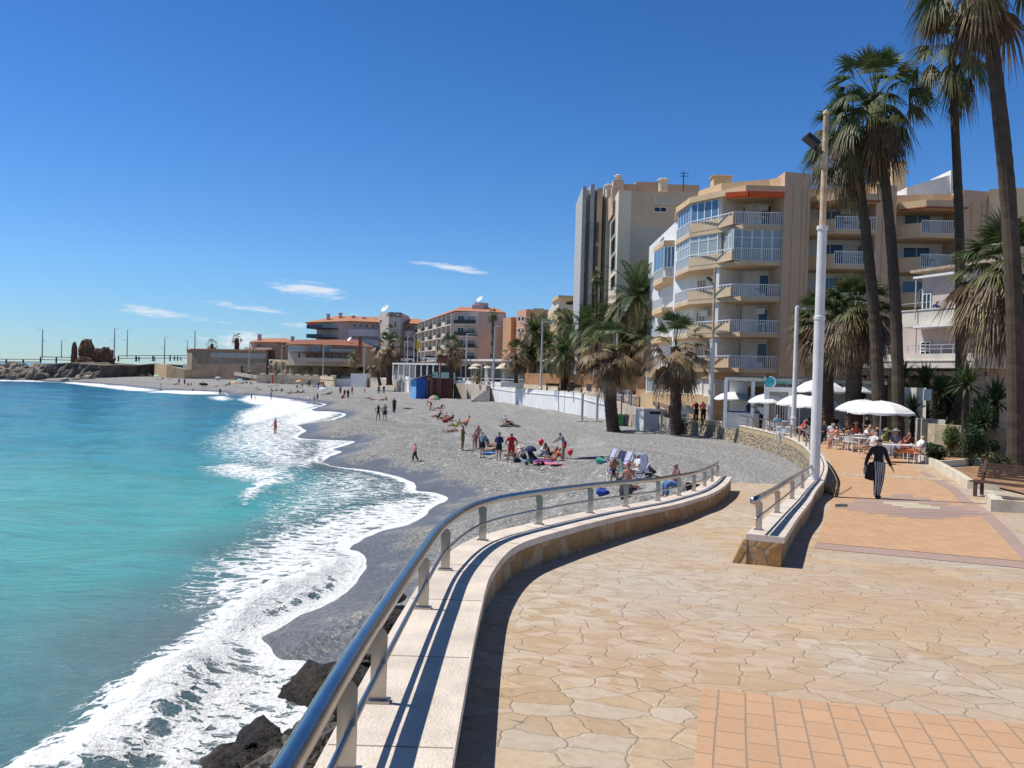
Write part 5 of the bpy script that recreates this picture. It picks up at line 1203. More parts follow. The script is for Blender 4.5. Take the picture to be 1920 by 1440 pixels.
# ---------------------------------------------------------------- reed fence, tan walls, blue ramp railing
reed=M('reed_screen',(.40,.20,.09),.9,.15,1,.4,0,6,.5)
rf_=thing('reed_fence','long brown reed screen fence under the date palms on the upper promenade','fence',at_d(1080,725,95)[:])
f=seg(XY(984,112,710),XY(1184,86,710)); za,zb_=zz(984,699.5,112),zz(1184,703,86)
mb=MB(); mb.hexa([tuple(f.pt(u,z,n)) for (u,n,z) in ((0,-.1,-1.2),(f.w,-.1,-1.3),(f.w,0,-1.3),(0,0,-1.2),(0,-.1,za),(f.w,-.1,zb_),(f.w,0,zb_),(0,0,za))]); mb.build('reed_panel',reed,rf_)
f3=seg(XY(1184,86,710),XY(1214,84,710)); mb=MB(); f3.box(mb,.01,f3.w,-1.3,zb_-.12,-.1,0); mb.build('reed_panel',reed,rf_)
mb=MB(); f.box(mb,0,f.w,-1.8,-1.22,-.3,.12); mb.build('base_wall',tanp,rf_)
tw_=thing('garden_wall','apricot rendered garden wall with corner pier above the blue ramp rail','wall',at_d(1210,750,75)[:])
f=seg(XY(1192,76,740),XY(1236,72,740)); mb=MB(); f.box(mb,0,f.w*.82,-3.4,zz(1210,731,74),-3,0); mb.build('wall_face',M('apricot_wall',(.50,.30,.16),.85,.06,.5,.2),tw_); mb=MB(); f.box(mb,f.w*.83,f.w*1.15,-3.4,zz(1230,730,74),-3,.5); mb.build('corner_pier',tan2,tw_)
blr=P('navy_railing',(.03,.035,.12),.5)
br_=thing('ramp_railing','navy blue railing with crossed bars down the ramp toward the cafe terrace','railing',at_d(1200,760,70)[:])
Pa=[Vector((*XY(1155,80,740),zz(1155,734,80)-.9)),Vector((*XY(1255,64,770),-3.15))]
mb=MB(); v=Pa[1]-Pa[0]
for h in (.95,.8): mb.tube([Pa[0]+Vector((0,0,h)),Pa[1]+Vector((0,0,h))],.035,5)
mb.tube([Pa[0]+Vector((0,0,.15)),Pa[1]+Vector((0,0,.15))],.03,5)
for k in range(12):
    a=Pa[0]+v*(k/12); b=Pa[0]+v*((k+1)/12); mb.tube([a+Vector((0,0,.15)),b+Vector((0,0,.8))],.02,4); mb.tube([b+Vector((0,0,.15)),a+Vector((0,0,.8))],.02,4)
mb.build('crossed_bars',blr,br_)
for k in range(0,13,2): a=Pa[0]+v*(k/12); mb=MB(); mb.box(a.x-.05,a.x+.05,a.y-.05,a.y+.05,a.z-.3,a.z+1.05); mb.build('rail_post',blr,br_)
mb=MB(); a=Pa[0]; b=Pa[1]; mb.prism([(a.x-.5,a.y-1.4),(b.x,b.y-.6),(b.x,b.y+2.4),(a.x+.4,a.y+2.0)],-5.5,[a.z-.02,b.z-.03,b.z-.03,a.z-.02]); tag(mb.build('access_ramp_path',upm),kind='structure')
mb=MB(); mb.prism([XY(1185,71.5,780),XY(1212,70.5,780),XY(1240,68,780),XY(1275,61.9,780),XY(1275,66,780),XY(1190,74,780)],-5.6,-3.22); tag(mb.build('terrace_paving',upm),kind='structure')
# grey plastic shed, bins, shower posts
sh=thing('storage_box','white corrugated storage box with dark vent standing on sand between the two palms','storage box',bz(1220,797)[:])
Ysh=66.; a=XY(1192,Ysh+1,780); b=XY(1207,Ysh,780); c=XY(1247,Ysh,780); z0=beach_z(b[0],b[1])-.1; z1=zz(1220,767,Ysh)
cor=brick_mat('corrugated_panel',(.62,.64,.68),(.60,.62,.66),(.45,.47,.5),.12,6,0,ms=.02)
mb=MB(); mb.prism([a,b,c,(c[0]+.2,Ysh+2),(a[0]+.3,Ysh+2.6)],z0,z1); mb.build('box_body',wht2,sh)
f=seg(b,c)
for k in range(20): mb2=None
mb=MB()
for k in range(22): u=.05+f.w*k/22.5; f.box(mb,u,u+.035,z0+.12,z1-.1,.002,.02)
mb.build('corrugation',P('pale_grey_ribs',(.55,.57,.62),.5),sh)
mb=MB(); f.box(mb,f.w*.28,f.w*.78,z1-.42,z1-.2,.021,.03); mb.build('vent',iron,sh)
for (px,c_,lab) in ((1163,(.02,.18,.05),'dark green wheelie bin behind the left palm trunk'),(1173,(.10,.12,.15),'grey litter bin beside the white storage box')):
    p=bz(px,799); p.y-=0; mb=MB(); mb.lathe([(.28,0),(.36,.9),(.40,.92),(.40,1.0),(.32,1.02)],14); o=thing('litter_bin',lab,'bin',(p.x,p.y+.2,p.z)); mb.build('bin_body',P('bin_'+str(c_[1]),c_,.5),o,local=True); mb=MB(); mb.lathe([(.31,1.021),(.3,1.08),(.05,1.12)],14); mb.build('bin_lid',iron,o,local=True)
for (px,lab) in ((1091,'left grey beach shower post with a spout at its top'),(1119,'right grey beach shower post next to the dark palm trunk')):
    p=bz(px,789.5); zt=zz(px+1,738,p.y); o=thing('shower_post',lab,'shower post',p[:]); h=zt-p.z; mb=MB(); mb.lathe([(.13,0),(.13,h)],10,p); mb.build('post',grayc,o)
    mb=MB(); mb.tube([p+Vector((0,0,h-.1)),p+Vector((.22,0,h+.12)),p+Vector((.3,0,h+.05))],.04,6); mb.build('spout',steel,o); mb=MB(); mb.prism([(p.x-.6,p.y-.5),(p.x+.6,p.y-.5),(p.x+.6,p.y+.5),(p.x-.6,p.y+.5)],p.z-.1,p.z+.06); mb.build('foot_slab',grayc,o)
for (px,py,pt,lab) in ((1166,797,690,'thin dark post behind the left palm trunk'),(1180,794,733,'short dark post left of the white storage box')):
    p=bz(px,py); zt=zz(px+2,pt,p.y+.6); mb=MB(); mb.lathe([(.06,0),(.05,zt-p.z)],8,(p.x,p.y+.6,p.z)); tag(mb.build('metal_post',iron),lab,'post')
for (px,py,lab) in ((1037,730,'park bench on the upper promenade left of the person in dark clothes'),(1078,735,'park bench beside the person in dark clothes before the reed fence')):
    p=at_d(px,py,98 if px<1050 else 90); p.z=-1.75; o=thing('park_bench',lab,'bench',p[:],R(15),'benches on the upper promenade')
    for x in (-.8,.8):
        mb=MB(); mb.box(x-.04,x+.04,-.25,.25,0,.42); mb.box(x-.04,x+.04,.2,.26,.42,.9); mb.build('leg',iron,o,local=True)
    mb=MB(); mb.box(-.9,.9,-.25,.25,.421,.46); mb.build('seat',M('bench_wood',(.10,.06,.04),.7,.15,3,.2),o,local=True); mb=MB(); mb.box(-.9,.9,.15,.195,.55,.9); mb.build('backrest',MATS['bench_wood'],o,local=True)
p=at_d(1104,732,88); p.z=-1.75; mb=MB(); mb.lathe([(.28,.25),(.34,1.0),(.36,1.02),(.1,1.04)],12); o=thing('litter_bin','small grey litter bin on a stand before the reed fence','bin',p[:]); mb.build('bin_body',P('bin_grey',(.10,.10,.11),.5),o,local=True); mb=MB(); mb.lathe([(.05,0),(.05,.249)],8); mb.build('stand',iron,o,local=True)
# white palm tub
p=at_d(967,727,118); p.z=-1.75; mb=MB(); mb.box(p.x-2.3,p.x+2.3,p.y-1,p.y+1,-1.76,-.95); tag(mb.build('palm_planter',wht2,bevel=.05),'square white planter round a palm on the upper promenade','planter')
# ================================================================ PALMS AND PLANTS
def leafmat(name,c,c2,rough=.55,tr=.25):
    m,nt,b=newmat(name); g=NT(nt); p=g.pos(); n=g.noise(p,2.3,4,.7); n2=g.noise(p,14,2,.5)
    v=g.math('ADD',g.math('MULTIPLY',n,.6),g.math('MULTIPLY',n2,.4)); g.put(g.mix(g.ramp(v,.35,.65),c,c2),b.inputs['Base Color']); b.inputs['Roughness'].default_value=rough
    t=g.n('ShaderNodeBsdfTranslucent'); g.put(g.mix(g.ramp(v,.35,.65),c,c2),t.inputs['Color']); mx=g.n('ShaderNodeMixShader'); mx.inputs[0].default_value=tr
    g.L.new(b.outputs[0],mx.inputs[1]); g.L.new(t.outputs[0],mx.inputs[2]); o=[x for x in nt.nodes if x.type=='OUTPUT_MATERIAL'][0]; g.L.new(mx.outputs[0],o.inputs[0]); return m
lg_=leafmat('palm_green',(.035,.060,.018),(.085,.13,.045)); lo_=leafmat('palm_olive',(.10,.10,.035),(.20,.19,.08)); lt_=leafmat('palm_straw',(.22,.15,.07),(.45,.34,.19)); ld_=leafmat('palm_dead',(.075,.04,.02),(.20,.12,.065))
trk=M('palm_trunk',(.085,.055,.038),.95,.2,3,.9,0,9,.3); trk2=M('palm_trunk_grey',(.078,.056,.04),.95,.15,2,.9,0,9,.3)
def fan(mb,o,dirv,L,R_,droop,r,n=26,spread=2.0,fold=.25):
    """one fan leaf: petiole along dirv then radiating drooping segments"""
    dirv=dirv.normalized(); side_=dirv.cross(Vector((0,0,1))); 
    if side_.length<.05: side_=Vector((1,0,0))
    side_.normalize(); nrm=side_.cross(dirv).normalized()
    mid=o+dirv*L*.5+Vector((0,0,-.04*L)); hub=o+dirv*L+Vector((0,0,-droop*.18*L))
    w=.022
    for a,b in ((o,mid),(mid,hub)):
        mb.poly([a-side_*w,b-side_*w,b+side_*w,a+side_*w]); 
    d2=(hub-mid).normalized(); d2=(d2+Vector((0,0,-.25*droop))).normalized(); nrm=side_.cross(d2).normalized()
    for i in range(n):
        th=spread*(i/(n-1)-.5)*2*.62+r.uniform(-.04,.04); l=R_*(1-.22*abs(th)/1.3)*r.uniform(.85,1.08)
        dd=(d2*math.cos(th)+side_*math.sin(th)-nrm*fold*(abs(th)*.35)).normalized(); s2=nrm.cross(dd).normalized()
        ws=R_*.036
        pts=[]
        for t,wd in ((0.02,.35),(.42,1.0),(.72,.62),(1.0,.06)):
            q=hub+dd*l*t+Vector((0,0,-1))*droop*l*(t*t)*r.uniform(.8,1.2); ww_=ws*wd; tw=s2*math.cos(r.uniform(-.5,.5))
            pts.append((q-tw*ww_,q+tw*ww_))
        nb=len(mb.v)
        for a,b in pts: mb.v.append(tuple(a)); mb.v.append(tuple(b))
        for k in range(3): mb.face([nb+2*k,nb+2*k+2,nb+2*k+3,nb+2*k+1])
def fan_crown(seed,nf=44,L=1.0,R_=1.15,emin=-75,emax=85,green=.5,droopk=1.0,skirt=0,skirt_len=2.0,nseg=24):
    r=random.Random(seed); mb=MB()
    for i in range(nf):
        t=(i+.5)/nf; el=R(emax+(emin-emax)*t**.85)+r.uniform(-.12,.12); az=i*2.399963+r.uniform(-.25,.25)
        d=Vector((math.cos(az)*math.cos(el),math.sin(az)*math.cos(el),math.sin(el)))
        mb.mat(lg_ if t<green*.75 else (lo_ if t<green else (lt_ if r.random()<.65 else ld_)))
        if t<green and r.random()<.18: mb.mat(lo_)
        dr=(.25+.9*t)*droopk
        fan(mb,Vector((0,0,-.25*t)),d,L*r.uniform(.8,1.15),R_*r.uniform(.85,1.1),dr,r,nseg)
    me=mb.build('crown').data; bpy.data.objects.remove(bpy.data.objects['crown']) ; me.name='fan_crown'; me2=None
    if skirt:
        mb=MB()
        for i in range(skirt):
            t=(i+.5)/skirt; az=i*2.4+r.uniform(-.3,.3); el=R(-45-40*r.random()); mb.mat(ld_ if r.random()<.72 else lt_)
            d=Vector((math.cos(az)*math.cos(el),math.sin(az)*math.cos(el),math.sin(el)))
            fan(mb,Vector((0,0,-t*skirt_len)),d,.55*r.uniform(.7,1.1),R_*.85,1.2,r,16,1.5)
        o=mb.build('skirt'); me2=o.data; bpy.data.objects.remove(o)
    return me,me2
def feather_crown(seed,nf=50,L=3.4,emin=-35,emax=84,dens=38):
    r=random.Random(seed); mb=MB()
    for i in range(nf):
        t=(i+.5)/nf; el=R(emax+(emin-emax)*t**.9)+r.uniform(-.08,.08); az=i*2.399963+r.uniform(-.2,.2)
        h=Vector((math.cos(az),math.sin(az),0)); mb.mat(lg_ if t<.62 else (lo_ if t<.85 else lt_))
        if r.random()<.15: mb.mat(lo_)
        l=L*r.uniform(.85,1.1)*(1-.15*(t<.1)); pts=[]; p=Vector((0,0,0)); a=el; ns=9
        for k in range(ns+1):
            pts.append(p.copy()); a-=(.04+.15*math.cos(el)*(k/ns)+.03); p=p+(h*math.cos(a)+Vector((0,0,math.sin(a))))*l/ns
        sd_=Vector((-h.y,h.x,0))
        for k in range(ns):
            w=.035*(1-k/ns)+.008; mb.poly([pts[k]-sd_*w,pts[k+1]-sd_*w,pts[k+1]+sd_*w,pts[k]+sd_*w])
        for j in range(dens):
            u=.12+.88*j/dens; k=min(ns-1,int(u*ns)); q=pts[k].lerp(pts[k+1],u*ns-k); tg=(pts[k+1]-pts[k]).normalized(); up=sd_.cross(tg)
            ll=.55*l/3.4*math.sin(math.pi*min(1,.15+u*.85))**.6*1.0+.12
            for s in (-1,1):
                dd=(tg*.65+sd_*s*.85+up*.25*(-1 if up.z<0 else 1)+Vector((0,0,-.15))).normalized(); e=q+dd*ll*r.uniform(.8,1.1)+Vector((0,0,-.10*ll)); m_=q.lerp(e,.5); w=tg*.036
                mb.poly([q-w*.6,m_-w*1.1,e,m_+w*1.1])
    o=mb.build('feather'); me=o.data; bpy.data.objects.remove(o); return me
FC={}
FC['young']=[fan_crown(s,44,1.5,1.0,-50,85,.40,.85,9,.8) for s in (1,2)]
FC['bushy']=[fan_crown(s,62,1.2,1.3,-55,80,.50,1.0,18,.8) for s in (3,)]
FC['tall']=[fan_crown(s,44,1.35,1.05,-42,82,.90,.9,18,1.4) for s in (5,6)]
FC['slim']=[fan_crown(7,26,1.0,.95,-42,80,.95,1.2,0)]
FC['far']=[fan_crown(8,24,1.1,1.2,-60,80,.5,1.0,0,nseg=12)]
FC['farg']=[fan_crown(9,22,1.1,1.2,-30,80,.9,.9,10,1.6,nseg=12)]
FE=[feather_crown(11,54),feather_crown(12,48,3.4,-45,80)]
def palm(name,label,base,crown,rb,rt,kind,cs,group,idx=0,mat=None,bend=0,rings=True,cz=1.0):
    base=Vector(base); crown=Vector(crown)
    r=thing(name,label,'palm tree',base[:],0,group); n=22; path=[]; rad=[]
    rr=random.Random(int(abs(crown.x*100)))
    for i in range(n*3):
        t=i/(n*3-1); p=base.lerp(crown,t); p.x+=math.sin(t*math.pi)*bend; path.append(p); q=rb+(rt-rb)*t
        if t<.05: q*=1.25-.25*t/.05
        rad.append(q*(1+.04*rr.uniform(-1,1)+(.05 if i%2 else 0)))
    mb=MB(); mb.tube(path,rad,12); mb.build('trunk',mat or trk,r,smooth=False)
    me,sk=FC[kind][idx%len(FC[kind])] if kind!='date' else (FE[idx%2],None)
    for nm,m_ in (('crown',me),('dead_fronds',sk)):
        if m_ is None: continue
        c=bpy.data.objects.new(nm,m_); col.objects.link(c); c.parent=r; c.location=crown-base; c.scale=(cs,cs,cs*cz); c.rotation_euler=(0,0,rr.uniform(0,6))
    if kind=='date':
        mb=MB(); c=crown; mb.lathe([(rt*.9,-.9),(rt*1.5,-.5),(rt*1.7,-.1),(rt*1.2,.25),(.02,.5)],12,c); mb.build('crown_heart',trk,r)
    return r
def palm_px(name,label,bx,by,cx,cy,Y,wb,wt,kind,crow_px,group,idx=0,zb=None,R0=2.3,**k):
    b=at_d(bx,by,Y); 
    if zb is not None: b.z=zb
    c=at_d(cx,cy,Y); s=crow_px/FL*Y/R0
    return palm(name,label,b,c,wb/2/FL*Y,wt/2/FL*Y,kind,s,group,idx,**k)
GA='fan palms along the seafront'; GD='date palms of the upper promenade'
p=bz(1150,809); palm_px('fan_palm','thick dark fan palm with straw fronds on the sand behind the shower posts',1151,809,1148,655,p.y,24,21,'young',76,GA,0,zb=p.z-.2,cz=.85,bend=-.25)
p=bz(1267,816); palm_px('fan_palm','thick fan palm with drooping straw fronds in front of the rubble wall',1267,816,1267,650,p.y,21,19,'young',80,GA,1,zb=p.z-.2,cz=.9)
palm_px('fan_palm','stout fan palm with broad crown just right of the near white pole',1549,800,1549,598,44,29,24,'bushy',86,GA,0,zb=-3.25,R0=2.4,cz=.8)
palm_px('fan_palm','stout fan palm with dense crown behind the cafe umbrellas',1601,800,1601,582,42,30,26,'bushy',95,GA,0,zb=-3.25,R0=2.4,cz=.85)
palm_px('tall_fan_palm','left one of the two tall leaning palms that share a shaggy top',1652,800,1598,250,39,24,14,'tall',100,GA,0,zb=-3.25,bend=.3,mat=trk2)
palm_px('tall_fan_palm','right one of the two tall leaning palms with the higher shaggy top',1686,800,1640,180,38,22,15,'tall',112,GA,1,zb=-3.25,bend=.35,mat=trk2)
palm_px('tall_fan_palm','slender tall palm with an open airy crown against the sky',1803,800,1783,95,38,21,12,'slim',112,GA,0,zb=-3.25,mat=trk2,bend=.2)
palm_px('tall_fan_palm','thickest tall palm with heavy brown skirt cut by the upper right corner',1906,880,1834,-95,29,30,23,'tall',150,GA,0,zb=-3.3,bend=.45,mat=trk2)
palm_px('fan_palm','bushy fan palm with large pale fans at the right edge above the bench',1925,860,1893,505,33,34,30,'bushy',128,GA,0,zb=-3.3,R0=2.4,cz=.95)
GF='fan palms of the far promenade'
for a in [('big straw coloured fan palm by the beach ramp',730,722,728,652,178,11,8,'young',34,0),('dark green fan palm just behind the big straw one by the beach ramp',737,720,735,622,190,7,6,'farg',22,0),('small green fan palm before the brown roofed villas',665,694,664,668,215,4,4,'far',18,0),('leaning small palm with brown crown at the foot of the beach ramp',713,723,704,683,182,6,5,'far',22,0),
 ('fan palm with brown crown rising above the maroon hut',847,740,846,652,148,8,6,'young',32,0),('second slim fan palm beside the lookout tower',858,735,852,640,152,6,5,'farg',18,0),('fan palm in the square white planter',968,718,967,664,116,8,6,'young',33,1),('tall thin fan palm with tiny crown before the cream hotel',925,705,924,588,150,6,4,'slim',16,0),
 ('thin fan palm with small crown before the tall beige block',1117,710,1119,519,90,5,4,'slim',21,0),('compact green fan palm between salmon and yellow buildings',1051,706,1050,592,125,6,5,'farg',22,0),('green fan palm before the salmon building',1021,706,1020,604,130,5,5,'farg',18,0),
 ('low cliff palm with bushy top above the arcade wall',398,657,397,645,290,6,5,'far',15,0),('cliff palm with a thick drooping skirt above the arcade wall',444,658,444,634,290,9,7,'farg',14,0),('young palm behind the terrace rail left of the stairs',894,722,893,700,140,5,4,'far',17,0)]:
    palm_px('fan_palm',*a[:9],a[9],GF,a[10])
for a in [('date palm rising between fence and salmon building',1072,712,1071,610,112,8,7,44,1),('low date palm at the left end of the reed fence',996,712,996,668,119,7,6,34,0),('date palm filling the gap right of the tallest one',1232,715,1231,640,84,10,9,46,0),('date palm low behind the left fan palm trunk',1138,712,1137,662,92,11,9,44,1),('date palm with upright fronds near the tall block fins',1108,712,1107,600,100,7,6,40,1),('tallest date palm with wide arching fronds before the tall beige block',1204,715,1197,560,86,15,11,78,0),('date palm with arching crown left of the tallest date palm',1150,712,1146,606,88,13,10,62,1),('dark date palm between the two biggest date palms',1180,712,1178,630,90,16,11,48,0),('date palm with bare lower fronds above the left half of the reed fence',1058,712,1057,662,100,13,11,50,1),
 ('date palm before the salmon building',1003,712,1003,622,118,7,6,40,0),('date palm with dark crown just left of the tall block',1098,712,1098,618,98,10,8,50,1),('small date palm in the row behind the fence centre',1077,712,1075,640,108,7,6,36,0),('date palm trunked close to the tall block fins',1120,712,1118,640,94,8,7,42,0),('leafy date palm beside the lowest balconies',1216,715,1214,610,92,13,10,46,1),('small dark date palm behind the planter palm',985,712,984,655,124,6,6,26,1),('date palm behind the lamp post of the fence',1030,712,1029,645,116,6,6,32,0)]:
    lab,bx,by,cx,cy,Y,wb,wt,cr,ix=a
    palm_px('date_palm',lab,bx,by,cx,cy,Y,wb,wt,'date',cr,GD,ix,zb=-1.8,R0=2.9)
# shrubs
shA=leafmat('shrub_dark',(.018,.035,.010),(.055,.095,.03),.5,.15); shB=leafmat('shrub_bright',(.06,.10,.02),(.16,.22,.06),.5,.2); shC=leafmat('shrub_olive',(.05,.06,.02),(.12,.12,.05),.6,.15)
def shrub(name,label,c,r3,n,size,mat,group=None,seed=1,stems=True,cat='shrub'):
    r=random.Random(seed); o=thing(name,label,cat,c,0,group); mb=MB(); C=Vector((0,0,r3[2]))
    lumps=[(Vector((r.uniform(-.6,.6)*r3[0],r.uniform(-.6,.6)*r3[1],r.uniform(-.55,.6)*r3[2])),r.uniform(.35,.6)) for _ in range(9)]
    for i in range(n):
        l,s=lumps[i%9]; d=Vector((r.gauss(0,1),r.gauss(0,1),r.gauss(0,1))).normalized()*r.uniform(.55,1.0)**.5
        p=C+l+Vector((d.x*r3[0]*s,d.y*r3[1]*s,d.z*r3[2]*s)); p.z=max(p.z,.03)
        a=Vector((r.gauss(0,1),r.gauss(0,1),r.gauss(0,.6))).normalized(); b=a.cross(Vector((r.gauss(0,1),r.gauss(0,1),1))).normalized(); z=size*r.uniform(.7,1.4)
        mb.poly([p-a*z,p-b*z*.38,p+a*z,p+b*z*.38])
    mb.build('foliage',mat,o,local=True)
    if stems:
        mb=MB()
        for k in range(6): q=Vector((r.uniform(-.5,.5)*r3[0],r.uniform(-.5,.5)*r3[1],r3[2]*1.1)); mb.tube([(q.x*.2,q.y*.2,0),q*.6,q],[.03,.02,.01],5)
        mb.build('stem',trk,o,local=True)
    return o
def prm(px,py): return at_f(px,py,prom_z)
def shp(lab,px,py,w,h,mat,seed,n=2600,size=.05,**k):
    p=prm(px,py); s=w/FL*p.y/2; hh=h/FL*p.y/2; shrub('shrub',lab,p[:],(s,s*.8,hh),n,size,mat,'shrubs in the planting beds',seed,**k)
shp('low dark glossy shrub beside the reclining cafe guest',1762,864,62,34,shA,1)
shp('round bright clipped shrub on a stem above the low dark shrub',1783,858,40,72,shB,2,2200)
shp('tall loose green shrub behind the kerb corner',1822,874,60,78,shA,3,3400)
shp('open twiggy shrub with pale leaves left of the bench',1868,895,56,48,shC,4,1500,.06)
shp('dense green shrub just above the open twiggy one',1850,868,52,46,shA,5,2200)
shp('leafy bright shrub at the right edge above the bench',1925,880,50,100,shB,6,2400)
shp('small grey green bush between clipped shrub and old stump',1815,850,34,54,shC,7,1500)
for k,(lab,px,py,w,h) in enumerate([('dark hedge shrub behind the seated guests in hats',1716,825,50,60),('dark hedge shrub left of the white gate pier',1700,812,70,70)]): shp(lab,px,py,w,h,shA,20+k,2600,.07)
def yucca(label,p,s,seed,h=1.6,n=70,heads=1):
    r=random.Random(seed); o=thing('yucca_plant',label,'yucca',p[:],0,'spiky yuccas before the villa'); 
    for hd in range(heads):
        ox=r.uniform(-.5,.5)*s*hd; hh=h*(1-.25*hd); mb=MB()
        for i in range(n):
            az=i*2.4; el=R(85-120*(i/n)); d=Vector((math.cos(az)*math.cos(el),math.sin(az)*math.cos(el),math.sin(el))); l=s*r.uniform(.75,1.05); sd_=d.cross(Vector((0,0,1))).normalized()*s*.045; q=Vector((ox,0,hh)); m_=q+d*l*.45; e=q+d*l+Vector((0,0,-.12*l))
            mb.poly([q-sd_*.6,m_-sd_,e,m_+sd_,q+sd_*.6])
        mb.build('foliage',shA if hd%2 else lg_,o,local=True)
        mb=MB(); mb.tube([(0,0,-.1),(ox*.5,0,hh*.5),(ox,0,hh)],[s*.13,s*.1,s*.09],8); mb.build('stem',trk,o,local=True)
for (lab,px,py,Y,s,sd_,hh,hs) in [('large spiky yucca with a pale sunlit head in front of the dark restaurant',1812,720,35,1.45,1,0,1),('dark spiky yucca right of the large one under the villa',1868,752,36,1.5,2,0,2),('dark spiky yucca behind the twin palm trunks',1690,712,42,1.5,3,0,1),('spiky yucca head over the pergola beam by the twin palms',1735,715,41,1.4,4,0,1),('spiky yucca showing above the pergola left of the first',1765,735,40,1.3,5,0,2),('yucca clump filling the dark corner before the gate pier',1712,770,39,1.3,6,0,2),('yucca clump beside the old tree stump',1845,790,34,1.2,7,0,2)]:
    c=at_d(px,py,Y); yucca(lab,Vector((c.x,c.y,-3.25)),s,sd_,c.z+3.25,80,hs)
# old stump
p=prm(1826,845); mb=MB(); mb.tube([p+Vector((0,0,-.2)),p+Vector((0,0,.8)),p+Vector((.1,0,1.9)),p+Vector((.15,0,2.2))],[.42,.36,.33,.36],12); tag(mb.build('tree_stump',trk),'broad dark tree stump behind the loose green shrubs','stump')
# ================================================================ CAFE, VILLA, BEDS, NEAR ROCKS
vl=thing('villa','white two storey villa with long terrace parapets behind the twin palms','house',at_d(1780,715,48)[:])
vw=M('villa_white',(.66,.60,.52),.85,.06,1,.2,0,20,.3); vp=M('villa_pink_render',(.50,.42,.39),.85,.05,.8,.2,0,20,.2)
f=seg(XY(1626,54,700),XY(1832,46,700)); fR=seg(XY(1832,46,700),XY(2080,44,700))
def V(px,py,ff=f,off=0): return ff.uv(px,py,off)
zEave=V(1790,493)[1]; zT1=V(1790,577)[1]; zB1=V(1790,608)[1]; zT0=V(1790,663)[1]; zB0=V(1790,690)[1]
u1=V(1680,600)[0]
mb=MB(); f.box(mb,u1,f.w,zB0,zEave,-9,-2.2); mb.build('wall',vp,vl)
mb=MB(); f.box(mb,.3,u1-.01,zB0,zB1+.3,-9,-2.4); mb.build('lower_wall',vp,vl)
mb=MB(); f.box(mb,u1,f.w,zB1,zT1,-2.19,.0); f.box(mb,u1-.1,f.w+.1,zT1+.003,zT1+.08,-.3,.06); mb.build('upper_terrace_parapet',vw,vl)
mb=MB(); f.box(mb,0,f.w,zB0,zT0,-2.39,.4); f.box(mb,-.05,f.w+.1,zB0+.42,zB0+.5,.401,.46); mb.build('lower_terrace_parapet',vw,vl)
mb=MB(); f.box(mb,u1-.3,f.w+.5,zEave+.001,zEave+.18,-9.2,-1.4); mb.build('roof_eave',M('pale_roof_tile',(.46,.36,.27),.85,.15,3,.6),vl)
mb=MB(); fR.box(mb,.02,fR.w,-3.4,zB1+.2,-9,-1.2); mb.build('side_wing_wall',M('villa_shade_wall',(.30,.28,.25),.9,.05,1,.2),vl); mb=MB(); fR.box(mb,.02,fR.w,zB0,zT0,-1.19,.2); mb.build('side_parapet',vp,vl)  # side wing wall is darker: its shade is put into the colour
for (x0,y0,x1,y1,n) in ((1731,551,1746,580,1),(1727,641,1745,676,1),(1806,636,1826,676,1)):
    a=V(x0,y0,f,-2.19); b=V(x1,y1,f,-2.19); window(vl,f,a[0],b[0],b[1],a[1],off=-2.19,px=False,bars=n,rows=0 if y0<600 else 5)
mb=MB(); 
for z in (zT0+.55,zT0+.3): f.box(mb,0,f.w,z,z+.04,.1,.14)
mb.build('terrace_rail',galv,vl)
for k in range(10): mb=MB(); u=f.w*k/10+.1; f.box(mb,u,u+.04,zT0+.002,zT0+.55,.1,.14); mb.build('rail_post',galv,vl)
mb=MB(); f.box(mb,u1,f.w*.95,zT1+.5,zT1+.54,-.1,-.06); mb.build('terrace_rail',galv,vl)
for (x0,x1,y) in ((1714,1790,523),(1714,1790,615)):
    a=V(x0,y+2,f,.3)[0]; b=V(x1,y-12,f,.3)[0]; z0=V(x0,y,f,.3)[1]
    mb=MB(); f.box(mb,a,b,z0,z0+.12,.1,.4); mb.build('awning_cassette',frame,vl); mb=MB(); f.box(mb,a,a+.06,z0-2.6,z0,.12,.18); mb.build('awning_arm',galv,vl)
# restaurant under the villa: dark recess with log pergola
pg=thing('restaurant_pergola','dark log pergola and shaded restaurant front beneath the villa terrace','pergola',at_d(1700,715,47)[:])
mb=MB(); f.box(mb,-.6,f.w,-3.3,zB0-.02,-2.3,-2.0); mb.build('dark_front',P('painted_interior_shade',(.018,.014,.012),.6),pg)  # near-black sheet; shade of the restaurant interior put into its colour
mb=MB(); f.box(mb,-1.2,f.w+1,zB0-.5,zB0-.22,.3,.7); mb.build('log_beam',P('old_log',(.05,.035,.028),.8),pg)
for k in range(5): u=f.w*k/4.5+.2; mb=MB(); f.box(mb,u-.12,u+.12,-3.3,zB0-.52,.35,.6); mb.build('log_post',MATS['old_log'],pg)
# gate pier and garden wall
gw=thing('garden_wall','rough white garden wall with pier carrying a small pale notice right of the umbrellas','wall',prm(1740,842)[:])
g1=XY(1712,39,800); g2=XY(1735,38,800); g3=XY(1772,37,800); z_=lambda px,py,Y: at_d(px,py,Y).z
rough_w=M('rough_white_wall',(.62,.58,.50),.9,.12,2.5,.8,0,14,.3)
mb=MB(); mb.prism([g1,g2,(g2[0]+.1,40),(g1[0]+.2,40.4)],-3.3,z_(1722,727,38.5)); mb.build('gate_pier',rough_w,gw)
mb=MB(); mb.prism([(g2[0]+.02,g2[1]-.1),g3,(g3[0]+.1,37.4),(g2[0]+.05,38.4)],-3.3,z_(1752,786,37.5)); mb.prism([(g2[0]-.5,g2[1]-.6),(g2[0]+.01,g2[1]-.3),(g2[0]+.01,38.4),(g2[0]-.3,38.4)],-3.3,z_(1735,786,37.5)); mb.build('wall_face',rough_w,gw)
